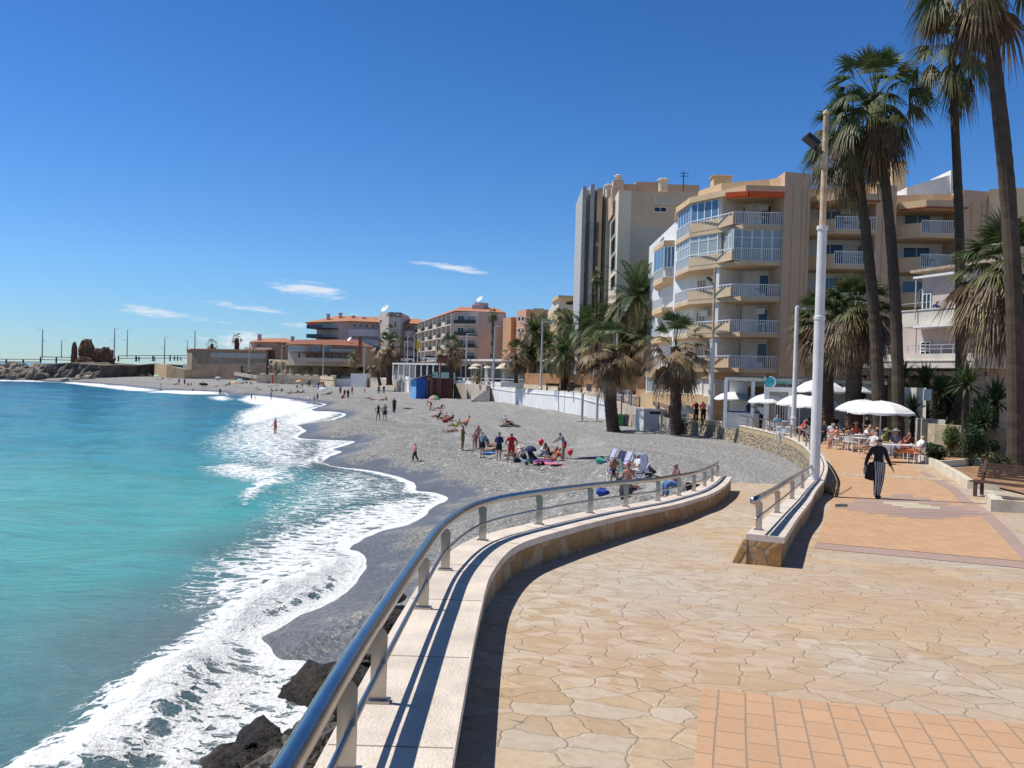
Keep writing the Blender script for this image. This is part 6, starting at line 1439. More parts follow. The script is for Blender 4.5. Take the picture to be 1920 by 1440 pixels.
fg=seg(g1,g2); a=fg.uv(1737,728); mb=MB(); fg.box(mb,fg.w*.95,fg.w*.95+.62,z_(1743,751,38),z_(1743,730,38),.12,.15); mb.build('notice_board',P('pale_notice',(.45,.55,.58),.5),gw)
gw2=thing('garden_wall','low sand-coloured rough wall behind the shrubs and palm bases at the right','wall',prm(1860,850)[:])
g4=XY(1752,36.2,820); g5=XY(1905,33.5,820); mb=MB(); mb.prism([g4,g5,(g5[0],34),(g4[0],36.8)],-3.35,z_(1840,800,35)); mb.build('wall_face',M('sand_wall',(.55,.46,.32),.9,.15,2,.8,0,9,.3),gw2)
# cafe kiosk
ca=thing('cafe_kiosk','white framed beach cafe kiosk with corrugated roof and turquoise sign','kiosk',at_d(1500,790,51)[:])
f=seg(XY(1358,53,760),XY(1662,50,760)); F_=f
def up(px,py,off=0): return f.uv(px,py,off)
zr=up(1400,707)[1]; zp=-3.2
mb=MB(); f.box(mb,.2,f.w,zp,zr-.3,-4.2,-4); mb.build('back_wall',wht,ca)
mb=MB(); f.box(mb,0,f.w,zr-.02,zr+.06,-4.3,.6); 
for k in range(60): u=f.w*(k+.5)/60; f.box(mb,u-.06,u+.06,zr+.061,zr+.11,-4.3,.62)
mb.build('corrugated_roof',P('roof_sheet',(.12,.11,.11),.5),ca)
mb=MB(); f.box(mb,0,f.w,zr-.26,zr-.03,-.05,.05); mb.build('roof_beam',frame,ca)
for px in (1360,1411,1441,1545,1590,1650):
    u=up(px,760)[0]; mb=MB(); f.box(mb,u-.12,u+.12,zp,zr-.261,-.1,.1); mb.build('roof_post',frame,ca)
ua,ub=up(1361,760)[0],up(1430,760)[0]; mb=MB(); f.box(mb,ua,ub,zp,-2.1,-.6,-.11); mb.build('bar_counter',wht2,ca); mb=MB(); f.box(mb,ua,ub,-2.09,-2.0,-.7,-.05); mb.build('counter_top',P('navy_trim',(.05,.05,.16),.5),ca)
ua,ub=up(1432,760,.3)[0],up(1486,760,.3)[0]; zt=up(1460,726,.3)[1]
mb=MB(); f.box(mb,ua,ua+.32,zp,zt-.3,.2,1.2); f.box(mb,ub-.32,ub,zp,zt-.3,.2,1.2); f.box(mb,ua,ub,zt-.299,zt,.2,1.2); mb.build('entrance_portal',wht2,ca)
mb=MB(); f.box(mb,ua+.33,ub-.33,zp,zt-.31,.5,.56); mb.build('shaded_entrance',grayc,ca)
window(ca,f,ua+.7,ub-.45,-2.6,zt-.7,off=.57,px=False,bars=3,g=iron)
mb=MB(); u,v=up(1407,738); f.box(mb,u-.2,u+1.0,v-.25,v+.45,-3.99,-3.93); mb.build('menu_board',M('cork_board',(.28,.14,.06),.8,.1,3,.1),ca)
# sign
teal=P('teal_sign',(.02,.42,.50),.4); tealw=P('sign_pale',(.75,.85,.84),.4); tdk=P('teal_letters',(.05,.30,.28),.4)
u,v=up(1444,716,.75); mb=MB(); q=[(u+.30*math.cos(t),v+.30*math.sin(t)) for t in [i*math.pi/12 for i in range(24)]]
n=len(mb.v)
for nn in (.72,.8):
    for (a,b) in q: mb.v.append(tuple(f.pt(a,b,nn)))
mb.face([n+24+i for i in range(24)]); mb.face([n+i for i in reversed(range(24))])
for i in range(24): mb.face([n+i,n+(i+1)%24,n+24+(i+1)%24,n+24+i])
sg=mb.build('sign_disc',teal,ca)
mb=MB()
for i in range(14):
    t0=-1.1+i*.24; t1=t0+.24
    if i>11: break
    mb.hexa([tuple(f.pt(u+r_*math.cos(t),v+r_*math.sin(t),nn)) for (r_,t,nn) in ((.31,t0,.74),(.38,t0,.74),(.38,t1,.74),(.31,t1,.74),(.31,t0,.82),(.38,t0,.82),(.38,t1,.82),(.31,t1,.82))])
for k in (-.25,.25): f.box(mb,u-.36,u-.30,v+k-.1,v+k+.1,.76,.82)
mb.build('sign_ring',tealw,ca)
for (tx,px,py,h) in (('La Barquilla',1467,719.5,.44),('Cafetería Tapas',1467,730,.27)):
    lettering(tx,f,px,py,h,tealw,ca,'sign_outline_lettering',.74,.02); lettering(tx,f,px-.35,py-.2,h*.97,tdk,ca,'sign_lettering',.79,.02)
# umbrellas
def umbrella(label,px,pya,pye,wpx,Y,c=(.80,.79,.77),zb=-3.2,group='white cafe umbrellas',tilt=0,name='cafe_umbrella',multi=None,base=True):
    ap=at_d(px,pya,Y); ze=at_d(px,pye,Y).z; r_=wpx/FL*Y/2; o=thing(name,label,'umbrella',(ap.x,Y,zb),0,group); H_=ap.z-zb; dr=ap.z-ze
    m=P('umbrella_cloth_%d'%int(c[0]*100+c[1]*1000),c,.8); n=8; mb=MB()
    ms=[m]+[P('umbrella_cloth_x%d_%d'%(i,int(q[0]*99)),q,.8) for i,q in enumerate(multi or [])]
    rings=[(0.03,0),(.3,.10),(.6,.33),(.85,.68),(1,1.0)]
    V=[]
    for (k,d) in rings:
        row=[]
        for j in range(n*3):
            t=2*math.pi*j/(n*3); s=1-.035*math.sin((j%3)/3*math.pi); row.append((r_*k*math.cos(t)*s,r_*k*math.sin(t)*s,H_-dr*d+(.02 if j%3==0 else 0)))
        V.append(row)
    for th in (0,):
        b=len(mb.v)
        for row in V: mb.v.extend(row)
        for i in range(len(V)-1):
            for j in range(n*3):
                mb.mat(ms[(j//3)%len(ms)]); j2=(j+1)%(n*3); mb.face([b+i*n*3+j,b+(i+1)*n*3+j,b+(i+1)*n*3+j2,b+i*n*3+j2])
        mb.mat(ms[0]); e=b+(len(V)-1)*n*3; b2=len(mb.v)
        for j in range(n*3): q=mb.v[e+j]; mb.v.append((q[0],q[1],q[2]-(.10 if j%3 else .07)*r_/1.4))
        for j in range(n*3): j2=(j+1)%(n*3); mb.face([e+j,b2+j,b2+j2,e+j2])
        mb.face([b+j for j in range(n*3)])
    cp=mb.build('canopy',None,o,local=True)
    mb=MB()
    for j in range(n): t=2*math.pi*j/n; mb.tube([(0,0,H_-dr*.25),(r_*.98*math.cos(t),r_*.98*math.sin(t),H_-dr*1.02)],.012,4)
    mb.build('rib_frame',galv,cp,local=True)
    mb=MB(); mb.lathe([(.03,0),(.025,H_+.05)],8); mb.build('pole',frame if zb>-3.5 else galv,o,local=True)
    if base: mb=MB(); mb.lathe([(.3,0),(.28,.08),(.05,.1)],12); mb.build('base',grayc,o,local=True)
    return o
for L in [('frontmost white umbrella on the right over the guests in hats',1652,752,773,120,36.5),('white umbrella just left of and behind the frontmost one',1621,749,768,104,40.5),('white umbrella just right of the slim lamp pole',1529,742,762,92,46),('white umbrella directly behind the slim lamp pole',1500,740,758,86,49),('white umbrella over the waiter at the kiosk portal',1439,737,754,72,52),('leftmost white umbrella at the terrace end',1373,735,748,68,56),
          ('larger raised white umbrella before the kiosk roof by the near pole',1538,711,733,96,50.5),('white umbrella half hidden between the two stout palm trunks',1600,714,734,84,51)]:
    umbrella(*L)
umbrella('small closed-looking cream umbrella low at the far terrace end',1290,760,775,26,58,(.62,.56,.42))
GU='umbrellas of the far bar terrace'
for i,(px,pa,pe,w,Y) in enumerate([(893,682,686,19,138),(888,687,691,20,132),(947,681,686,24,136),(940,686,691,22,130),(914,686,690,16,134),(985,683,688,14,128),(1030,686,690,16,120)]):
    umbrella(['small cream umbrella, the upper of the left pair on the far bar terrace','small cream umbrella, the lower of the left pair on the far bar terrace','small cream umbrella, the upper of the pair behind the thin palm','small cream umbrella, the lower of the pair behind the thin palm','small cream umbrella between the two pairs on the far bar terrace','small cream umbrella left of the planter palm crown','small cream umbrella among the date palm trunks'][i],px,pa,pe,w,Y,(.68,.60,.50),-1.75,GU,base=False)
# planting bed kerbs
kb=M('kerb_stone',(.66,.60,.48),.85,.1,2,.5)
def kerb(label,pts,w=.18,h=.16):
    P_=[prm(*p) for p in pts]; o=thing('planter_kerb',label,'kerb',P_[0][:],0,'kerbs of the planting beds'); mb=MB(); sweep(mb,P_,[0,w,w,0],[-.1,-.1,h,h]); mb.build('kerb_course',kb,o,bevel=.01)
    Q=side(P_,.19); mb=MB(); sweep(mb,Q,[0,w,w,0],[-.1,-.1,h+.12,h+.12]); mb.build('kerb_course',kb,o,bevel=.01)
KB=[[(1823,870),(1760,875.5),(1735,865)],[(1866,918),(1837,917),(1812,900),(1774,879)],[(1960,963),(1892,961.5),(1876,941)]]
for pts,lab in zip(KB,('pale stone kerb round the bed of the dark glossy shrub','long pale stone kerb running diagonally toward the bench','pale stone kerb of the bed in front of the bench')): kerb(lab,list(reversed(pts)))
soil=M('bare_soil',(.33,.19,.10),.95,.22,1.5,.7,0,12)
sheet('planting_bed_soil',[(1740,865),(1762,873),(1823,869),(1880,868),(1930,860),(1930,840),(1770,840),(1725,850)],soil,.05)
sheet('planting_bed_soil',[(1782,881),(1815,900),(1840,915),(1868,916),(1925,930),(1960,900),(1940,872),(1830,876)],soil,.06)
sheet('planting_bed_soil',[(1882,941),(1897,959),(1990,960),(1990,942)],soil,.06)
# slatted bench
p=prm(1893,936); o=thing('park_bench','dark slatted wooden bench cut by the right edge of the photo','bench',(p.x,p.y,p.z),R(-52))
wd=M('bench_slats',(.09,.045,.03),.6,.15,4,.3)
mb=MB()
for k in range(6): mb.box(-.95,.95,-.30+k*.085,-.235+k*.085,.40,.435)
mb.build('seat',wd,o,local=True); mb=MB()
for k in range(6): mb.box(-.95,.95,.24+k*.03,.265+k*.03,.50+k*.075,.56+k*.075)
mb.build('backrest',wd,o,local=True)
for x in (-.8,.8):
    mb=MB(); mb.box(x-.04,x+.04,-.3,-.22,0,.399); mb.box(x-.04,x+.04,.17,.25,0,.399); mb.box(x-.04,x+.04,-.3,.25,.34,.398); mb.box(x-.035,x+.035,.22,.30,.40,.66); mb.hexa([(x-.035,.26,.6),(x+.035,.26,.6),(x+.035,.34,.6),(x-.035,.34,.6),(x-.035,.42,1.0),(x+.035,.42,1.0),(x+.035,.48,1.0),(x-.035,.48,1.0)]); mb.build('leg',wd,o,local=True)
# near rocks below the parapet
wetrock,nt_,b_=newmat('wet_dark_rock'); g_=NT(nt_); pp=g_.pos(); n_=g_.noise(pp,2.2,7,.7); n2_=g_.noise(pp,11,5,.75)
c_=g_.mix(g_.ramp(n_,.35,.68),(.018,.014,.011),(.085,.066,.05)); c_=g_.mix(g_.ramp(n2_,.60,.75,0,.6),c_,(.17,.15,.13)); g_.put(c_,b_.inputs['Base Color']); g_.put(g_.ramp(n2_,.35,.65,.18,.7),b_.inputs['Roughness']); n3_=g_.noise(pp,34,4,.7); g_.bump(g_.math('ADD',g_.math('ADD',n_,g_.math('MULTIPLY',n2_,.7)),g_.math('MULTIPLY',n3_,.25)),1.0,.16,b_)
dryrock=M('grey_boulder',(.10,.088,.076),.7,.35,2.4,3.5,0,9)
for i,(px,py,Y,r_,sq,mt_,lab) in enumerate([(612,1300,14.6,.80,(1.35,1,.66),wetrock,'largest dark wet boulder with flat top between surf and parapet'),(490,1408,12.0,.50,(1.1,1,.72),wetrock,'black wet pointed boulder in the foam left of the bottom of the rail'),(430,1440,11.8,.48,(1.5,1,.5),wetrock,'low black wet boulder at the bottom edge beside the surf'),(640,1335,12.4,.45,(1,1,.9),dryrock,'grey boulder wedged between the largest wet boulder and the rail'),
  (508,1452,10.9,.42,(1.3,1,.55),dryrock,'pale grey flat boulder at the bottom edge beneath the rail'),(705,1235,14.0,.55,(1,1,.7),dryrock,'grey boulder mostly hidden behind the rail posts'),(722,1175,16.5,.42,(1,1,.7),wetrock,'small dark boulder just left of the second rail post'),(590,1425,10.8,.55,(1,1.2,.8),dryrock,'grey boulder tight under the nearest stretch of rail'),(672,1300,12.2,.5,(1,1,.8),wetrock,'dark boulder below the nearest rail post')]):
    c=at_d(px,py,Y); mb=MB(); rock_mesh(mb,(0,0,0),r_,i*3.1+1,sq,5,.75); o=mb.build('boulder',mt_,smooth=False); o.location=c; tag(o,lab,'boulder','boulders below the parapet')

for i,(px,py,Y,r_,lab) in enumerate([(560,1330,14.4,.32,'small wet rock at the seaward foot of the largest boulder'),(556,1395,12.6,.30,'small dark rock between the two black wet boulders and the rail'),(660,1262,13.8,.40,'dark rock on the landward side of the largest boulder'),(610,1375,12.0,.36,'wet rock filling the gap below the grey wedged boulder'),(470,1436,11.5,.26,'small wet rock at the bottom edge in the foam'),(690,1200,15.2,.33,'small dark rock behind the largest boulder near the wall'),(735,1120,18.5,.28,'small dark stone against the wall by the third rail post'),(538,1428,11.4,.30,'dark wedge of rock between flat pale boulder and pointed boulder')]):
    c=at_d(px,py,Y); mb=MB(); rock_mesh(mb,(0,0,0),r_,i*4.7+2,(1.2,1,.8),4,.7); o=mb.build('boulder',wetrock if i%3 else dryrock); o.location=c; tag(o,lab,'boulder','boulders below the parapet')
# ================================================================ PEOPLE
def V3(*a): return Vector(a)
BONES=[('pelvis','spine','hips'),('spine','chest','torso'),('chest','neck','torso'),('neck','head','neck'),('head','top','head')]+\
 [b for s in 'LR' for b in (('chest','sh'+s,'torso'),('sh'+s,'el'+s,'uparm'),('el'+s,'wr'+s,'forearm'),('wr'+s,'ha'+s,'hand'),('pelvis','hi'+s,'hips'),('hi'+s,'kn'+s,'thigh'),('kn'+s,'an'+s,'calf'),('an'+s,'to'+s,'foot'))]
RAD=dict(pelvis=(.150,.112),spine=(.125,.095),chest=(.150,.105),neck=(.058,.058),head=(.078,.092),top=(.066,.078),sh=(.062,.062),el=(.043,.043),wr=(.028,.026),ha=(.038,.02),hi=(.094,.094),kn=(.058,.058),an=(.038,.042),to=(.04,.028))
def base_pose():
    p=dict(pelvis=V3(0,0,.95),spine=V3(0,0,1.12),chest=V3(0,.01,1.33),neck=V3(0,.01,1.47),head=V3(0,-.015,1.58),top=V3(0,-.01,1.655))
    for s,x in (('L',-1),('R',1)):
        p['sh'+s]=V3(.175*x,.01,1.40); p['el'+s]=V3(.235*x,.03,1.13); p['wr'+s]=V3(.25*x,-.03,.89); p['ha'+s]=V3(.25*x,-.06,.80)
        p['hi'+s]=V3(.09*x,0,.90); p['kn'+s]=V3(.10*x,-.01,.49); p['an'+s]=V3(.10*x,.02,.07); p['to'+s]=V3(.12*x,-.14,.03)
    return p
def shift_upper(p,d,lean=0,keys=None):
    """move pelvis to d and lean the trunk by angle (forward positive) about the pelvis"""
    o=p['pelvis'].copy(); m=Matrix.Rotation(lean,3,'X')
    for k in p:
        if k[-1] in 'LR' and k[:2] in ('kn','an','to'): continue
        q=p[k]-o
        if k[:2]!='hi' : q=m@q
        p[k]=q+d
    return p
def pose(kind):
    p=base_pose()
    def S(**k):
        for a,b in k.items(): p[a]=V3(*b)
    if kind=='hips': S(elL=(-.36,.08,1.16),wrL=(-.21,-.02,1.0),haL=(-.15,-.07,.98),elR=(.36,.08,1.16),wrR=(.21,-.02,1.0),haR=(.15,-.07,.98),knL=(-.14,-.01,.49),anL=(-.19,.02,.07),toL=(-.23,-.12,.03),knR=(.14,-.01,.49),anR=(.19,.02,.07),toR=(.23,-.12,.03))
    elif kind=='walk': S(knL=(-.09,-.16,.51),anL=(-.09,-.16,.10),toL=(-.10,-.31,.06),knR=(.09,.06,.49),anR=(.09,.30,.15),toR=(.09,.20,.03),elL=(-.24,.10,1.13),wrL=(-.27,.12,.88),haL=(-.28,.10,.79),elR=(.24,-.04,1.13),wrR=(.28,-.17,.90),haR=(.28,-.22,.82))
    elif kind=='stroll': S(knL=(-.08,-.10,.50),anL=(-.08,-.08,.08),toL=(-.09,-.23,.04),knR=(.08,.02,.49),anR=(.08,.14,.09),toR=(.09,.02,.03),elL=(-.29,.05,1.14),wrL=(-.38,.0,.92),haL=(-.41,-.03,.83),elR=(.27,.04,1.14),wrR=(.36,-.02,.91),haR=(.40,-.05,.82))
    elif kind=='fold': S(elL=(-.24,-.02,1.14),wrL=(-.06,-.20,1.14),haL=(.02,-.21,1.15),elR=(.24,-.02,1.14),wrR=(.08,-.21,1.09),haR=(-.0,-.23,1.08))
    elif kind=='face': S(elL=(-.22,-.08,1.16),wrL=(-.10,-.16,1.42),haL=(-.05,-.13,1.52),anR=(.1,.1,.1))
    elif kind=='point': S(elL=(-.24,-.05,1.15),wrL=(-.22,-.28,1.08),haL=(-.2,-.36,1.07),elR=(.42,-.05,1.42),wrR=(.66,-.07,1.47),haR=(.74,-.08,1.49))
    elif kind=='bend': shift_upper(p,V3(0,.12,.92),R(62)); S(elL=(-.2,-.5,.85),wrL=(-.15,-.55,.62),haL=(-.12,-.58,.54),elR=(.2,-.5,.85),wrR=(.15,-.55,.62),haR=(.12,-.58,.54),hiL=(-.09,.12,.87),hiR=(.09,.12,.87))
    elif kind=='leanon': shift_upper(p,V3(0,.08,.93),R(30)); S(elL=(-.2,-.38,1.12),wrL=(-.12,-.60,.98),haL=(-.1,-.67,.94),elR=(.2,-.38,1.12),wrR=(.12,-.60,.98),haR=(.1,-.67,.94))
    elif kind in('chair','chairlean','chairtalk'):
        shift_upper(p,V3(0,0,.50),R({'chair':4,'chairlean':-14,'chairtalk':20}[kind]))
        S(knL=(-.12,-.43,.50),anL=(-.13,-.42,.08),toL=(-.14,-.56,.03),knR=(.12,-.43,.50),anR=(.13,-.40,.08),toR=(.14,-.54,.03))
        if kind=='chair': S(elL=(-.24,-.10,.70),wrL=(-.16,-.32,.68),haL=(-.12,-.39,.67),elR=(.24,-.10,.70),wrR=(.16,-.32,.68),haR=(.12,-.39,.67))
        if kind=='chairtalk': S(elL=(-.24,-.42,.76),wrL=(-.10,-.50,.98),haL=(-.06,-.44,1.05),elR=(.24,-.35,.76),wrR=(.1,-.50,.74),haR=(.04,-.56,.74))
        if kind=='chairlean': S(elL=(-.30,.0,.72),wrL=(-.30,-.22,.68),haL=(-.28,-.30,.67),elR=(.30,.0,.72),wrR=(.30,-.22,.68),haR=(.28,-.30,.67))
    elif kind=='chairlegs':
        shift_upper(p,V3(0,0,.50),R(-22)); S(knL=(-.09,-.44,.56),anL=(-.08,-.84,.44),toL=(-.09,-.92,.56),knR=(.09,-.44,.56),anR=(.06,-.84,.42),toR=(.07,-.93,.53),elL=(-.26,.02,.72),wrL=(-.14,-.20,.68),haL=(-.08,-.27,.68),elR=(.26,.02,.72),wrR=(.14,-.20,.68),haR=(.08,-.27,.68))
    elif kind=='knees':
        shift_upper(p,V3(0,0,.14),R(28)); S(knL=(-.12,-.38,.46),anL=(-.12,-.55,.07),toL=(-.13,-.68,.03),knR=(.12,-.38,.46),anR=(.12,-.55,.07),toR=(.13,-.68,.03),elL=(-.24,-.28,.46),wrL=(-.10,-.47,.38),haL=(-.03,-.5,.36),elR=(.24,-.28,.46),wrR=(.1,-.47,.36),haR=(.03,-.5,.36))
    elif kind=='sitback':
        shift_upper(p,V3(0,0,.14),R(-28)); S(knL=(-.11,-.40,.30),anL=(-.12,-.72,.07),toL=(-.14,-.80,.16),knR=(.11,-.44,.14),anR=(.12,-.84,.07),toR=(.16,-.88,.17),elL=(-.30,.42,.36),wrL=(-.32,.48,.10),haL=(-.34,.54,.04),elR=(.30,.42,.36),wrR=(.32,.48,.10),haR=(.34,.54,.04))
    elif kind in('lie','prone'):
        f_=1 if kind=='lie' else -1
        for k in list(p): q=p[k]; p[k]=V3(q.x,(q.z-.95),.13-f_*q.y*.8)
        for s,x in (('L',-1),('R',1)):
            p['to'+s]=V3(.12*x,-.98 if f_<0 else -.92,.05 if f_<0 else .2); p['kn'+s].z=.11 if f_<0 else .14; p['an'+s].z=.07
        if kind=='lie': S(knL=(-.12,-.40,.36),anL=(-.12,-.62,.07),toL=(-.13,-.75,.04),elL=(-.32,.18,.08),wrL=(-.30,-.05,.07),haL=(-.3,-.14,.06),elR=(.28,.62,.12),wrR=(.08,.66,.10),haR=(.02,.68,.1))
        else: S(elL=(-.30,.62,.07),wrL=(-.10,.72,.06),haL=(-.03,.73,.05),elR=(.30,.62,.07),wrR=(.10,.72,.06),haR=(.03,.73,.05),head=(0,.64,.18),top=(.0,.70,.22))
    elif kind=='lowchair':
        shift_upper(p,V3(0,0,.22),R(-24)); S(knL=(-.12,-.42,.32),anL=(-.13,-.80,.10),toL=(-.14,-.87,.2),knR=(.12,-.42,.34),anR=(.13,-.76,.10),toR=(.14,-.84,.2),elL=(-.28,.05,.45),wrL=(-.22,-.18,.42),haL=(-.2,-.25,.40),elR=(.28,.05,.45),wrR=(.22,-.18,.42),haR=(.2,-.25,.40))
    elif kind=='wade': S(elL=(-.25,.0,1.15),wrL=(-.34,-.12,.93),haL=(-.40,-.17,.86),elR=(.2,-.14,1.18),wrR=(.06,-.17,1.42),haR=(.02,-.13,1.5))
    return p
PCACHE={}
def body_mesh(kind,lvl,female=False,hands=False):
    key=(kind,lvl,female,hands)
    if key in PCACHE: return PCACHE[key]
    p=pose(kind); names=list(p); idx={n:i for i,n in enumerate(names)}; vs=[tuple(p[n]) for n in names]
    es=[(idx[a],idx[b]) for a,b,_ in BONES]; rad={n:RAD[n if n in RAD else n[:2]] for n in names}
    if female:
        rad['spine']=(.105,.085); rad['pelvis']=(.155,.118); rad['chest']=(.135,.105); rad['shL']=rad['shR']=(.052,.052)
    if hands:
        for s,x in (('L',-1),('R',1)):
            w=p['wr'+s]; h=p['ha'+s]; d=(h-w).normalized(); sd_=d.cross(V3(0,0,1)); sd_=V3(0,1,0) if sd_.length<.3 else sd_.normalized()
            hi_=idx['ha'+s]
            for j,(off,L_) in enumerate(((-.030,.070),(-.010,.082),(.010,.078),(.030,.062))):
                a=h+sd_*off+d*.02; b=a+d*L_*.55+V3(-.006*x,0,0); c=b+(d*.7+V3(-x*.5,-.15,-.1)).normalized()*L_*.45
                i0=len(vs); vs+= [tuple(a),tuple(b),tuple(c)]; es+=[(hi_,i0),(i0,i0+1),(i0+1,i0+2)]
                for q,rr in ((i0,.010),(i0+1,.0095),(i0+2,.008)): rad[q]=(rr,rr)
            tpos=w.lerp(h,.55); a=tpos-sd_*.035; b=a-sd_*.022+d*.035; i0=len(vs); vs+=[tuple(a),tuple(b)]; es+=[(hi_,i0),(i0,i0+1)]; rad[i0]=(.012,.012); rad[i0+1]=(.009,.009)
    me=bpy.data.meshes.new('person_body'); me.from_pydata(vs,es,[]); o=bpy.data.objects.new('tmp',me); col.objects.link(o)
    md=o.modifiers.new('s','SKIN'); md.use_smooth_shade=True
    sv=me.skin_vertices[0].data
    for i in range(len(vs)):
        r_=rad[names[i]] if i<len(names) else rad[i]; sv[i].radius=r_; sv[i].use_root=(i==0)
    sb=o.modifiers.new('u','SUBSURF'); sb.levels=lvl; sb.render_levels=lvl
    dg=bpy.context.evaluated_depsgraph_get(); dg.update(); m2=bpy.data.meshes.new_from_object(o.evaluated_get(dg)); col.objects.unlink(o); bpy.data.objects.remove(o)
    # face: nose, brow, chin on the front of the head
    H=p['head'].lerp(p['top'],.35); up_=(p['top']-p['head']).normalized(); nk=(p['head']-p['neck'])
    fw=V3(0,-1,0)-up_*(V3(0,-1,0).dot(up_)); 
    if kind in ('lie',): fw=V3(0,0,1)
    if kind=='prone': fw=V3(0,.6,-.6)
    fw.normalize(); sdv=fw.cross(up_)
    for v in m2.vertices:
        q=v.co-H
        if q.length<.16:
            x=q.dot(sdv); z=q.dot(up_); y=q.dot(fw)
            if y>.02:
                v.co+=fw*(.030*math.exp(-((x/.016)**2+((z+.015)/.022)**2))+.012*math.exp(-((x/.03)**2+((z+.075)/.022)**2))-.008*(math.exp(-(((x-.03)/.014)**2+((z-.01)/.013)**2))+math.exp(-(((x+.03)/.014)**2+((z-.01)/.013)**2))))
            if abs(x)>.05 and abs(y)<.03 and abs(z)<.035: v.co+=sdv*(.012 if x>0 else -.012)
    # regions per face
    reg=[]; segs=[(p[a],p[b],n,a,b) for a,b,n in BONES]
    for f_ in m2.polygons:
        c=f_.center; best=None
        for a,b,n,ka,kb in segs:
            ab=b-a; t=max(0,min(1,(c-a).dot(ab)/(ab.length_squared+1e-9))); d=(c-a-ab*t).length/((rad[ka][0]*(1-t)+rad[kb][0]*t))
            if best is None or d<best[0]: best=(d,n,t)
        reg.append((best[1],best[2]))
    PCACHE[key]=(m2,reg,p,(H,up_,fw,sdv)); return PCACHE[key]
GCACHE={}
def garment(key,which,off):
    k=(key,which,off)
    if k in GCACHE: return GCACHE[k]
    m2,reg,p,hd=PCACHE[key]; H,up_,fw,sdv=hd
    def ok(r,f_):
        n,t=r; c=f_.center
        if which=='tee': return n=='torso' or (n=='uparm' and t<.6) or (n=='hips' and (c-p['pelvis']).dot((p['spine']-p['pelvis']).normalized())>.02)
        if which=='long': return n=='torso' or n=='uparm' or (n=='forearm' and t<.93) or (n=='hips' and (c-p['pelvis']).dot((p['spine']-p['pelvis']).normalized())>-.03)
        if which=='tank': return n=='torso' and abs((c-p['chest']).dot(sdv if abs(sdv.x)>.5 else V3(1,0,0)))<.15 or (n=='hips' and (c-p['pelvis']).dot((p['spine']-p['pelvis']).normalized())>.05)
        if which=='top': return n=='torso' and (p['chest']-c).dot((p['chest']-p['spine']).normalized())<.10 and (p['chest']-c).dot((p['chest']-p['spine']).normalized())>-.05
        if which=='brief': return n=='hips' and (c-p['pelvis']).dot((p['spine']-p['pelvis']).normalized())<.05 or (n=='thigh' and t<.06)
        if which=='shorts': return (n=='hips' and (c-p['pelvis']).dot((p['spine']-p['pelvis']).normalized())<.09) or (n=='thigh' and t<.62)
        if which=='trousers': return (n=='hips' and (c-p['pelvis']).dot((p['spine']-p['pelvis']).normalized())<.09) or n=='thigh' or (n=='calf' and t<.93)
        if which=='swim': return n=='torso' and (p['neck']-c).dot(up_ if abs(up_.z)>.5 else V3(0,1,0))>.06 or n=='hips'
        if which=='dress': return (n=='torso') or n=='hips' or (n=='thigh' and t<.7)
        if which=='shoes': return n=='foot'
        if which=='hair': q=c-H; return n=='head' and (q.dot(up_)>.035 or (q.dot(fw)<.005 and q.dot(up_)>-.055))
        if which=='longhair': q=c-H; return (n=='head' and (q.dot(up_)>.035 or q.dot(fw)<.012)) or (n=='neck' and q.dot(fw)<-.0)
        return False
    fs=[i for i,f_ in enumerate(m2.polygons) if ok(reg[i],f_)]
    vm={}; vv=[]; ff=[]
    for i in fs:
        f_=m2.polygons[i]; row=[]
        for vi in f_.vertices:
            if vi not in vm:
                v=m2.vertices[vi]; vm[vi]=len(vv); o_=off
                if which=='trousers': o_=off+.02
                if which=='shorts': o_=off+.014
                vv.append(tuple(v.co+v.normal*o_))
            row.append(vm[vi])
        ff.append(row)
    me=bpy.data.meshes.new(which); me.from_pydata(vv,[],ff); me.polygons.foreach_set('use_smooth',[True]*len(ff)); me.update(); GCACHE[k]=me; return me
SK=[M('skin_tan',(.40,.20,.12),.55,.06,6,.05),M('skin_light',(.55,.33,.23),.55,.06,6,.05),M('skin_brown',(.26,.125,.07),.55,.06,6,.05),M('skin_red',(.50,.22,.14),.55,.06,6,.05)]
CL={}
def cloth(c):
    k=tuple(c)
    if k not in CL: CL[k]=P('cloth_%d'%len(CL),c,.85)
    return CL[k]
def stripes(name,c1,c2,scale,axis='X'):
    if name in MATS: return MATS[name]
    m,nt,b=newmat(name); g=NT(nt); t=g.n('ShaderNodeTexCoord').outputs['Object']; w=g.n('ShaderNodeTexWave'); w.bands_direction=axis; w.inputs['Scale'].default_value=scale; w.inputs['Distortion'].default_value=.3; g.L.new(t,w.inputs['Vector']); g.put(g.mix(g.ramp(w.outputs['Fac'],.55,.62),c1,c2),b.inputs['Base Color']); b.inputs['Roughness'].default_value=.85; MATS[name]=m; return m
BK=(.012,.012,.018); WH=(.72,.72,.72); RD=(.50,.02,.025); NV=(.02,.03,.10); GY=(.20,.23,.28); PK=(.65,.16,.30); BL=(.05,.12,.40); OR=(.60,.17,.07); HB=(.03,.018,.012); HG=(.35,.33,.31); HY=(.42,.27,.12)
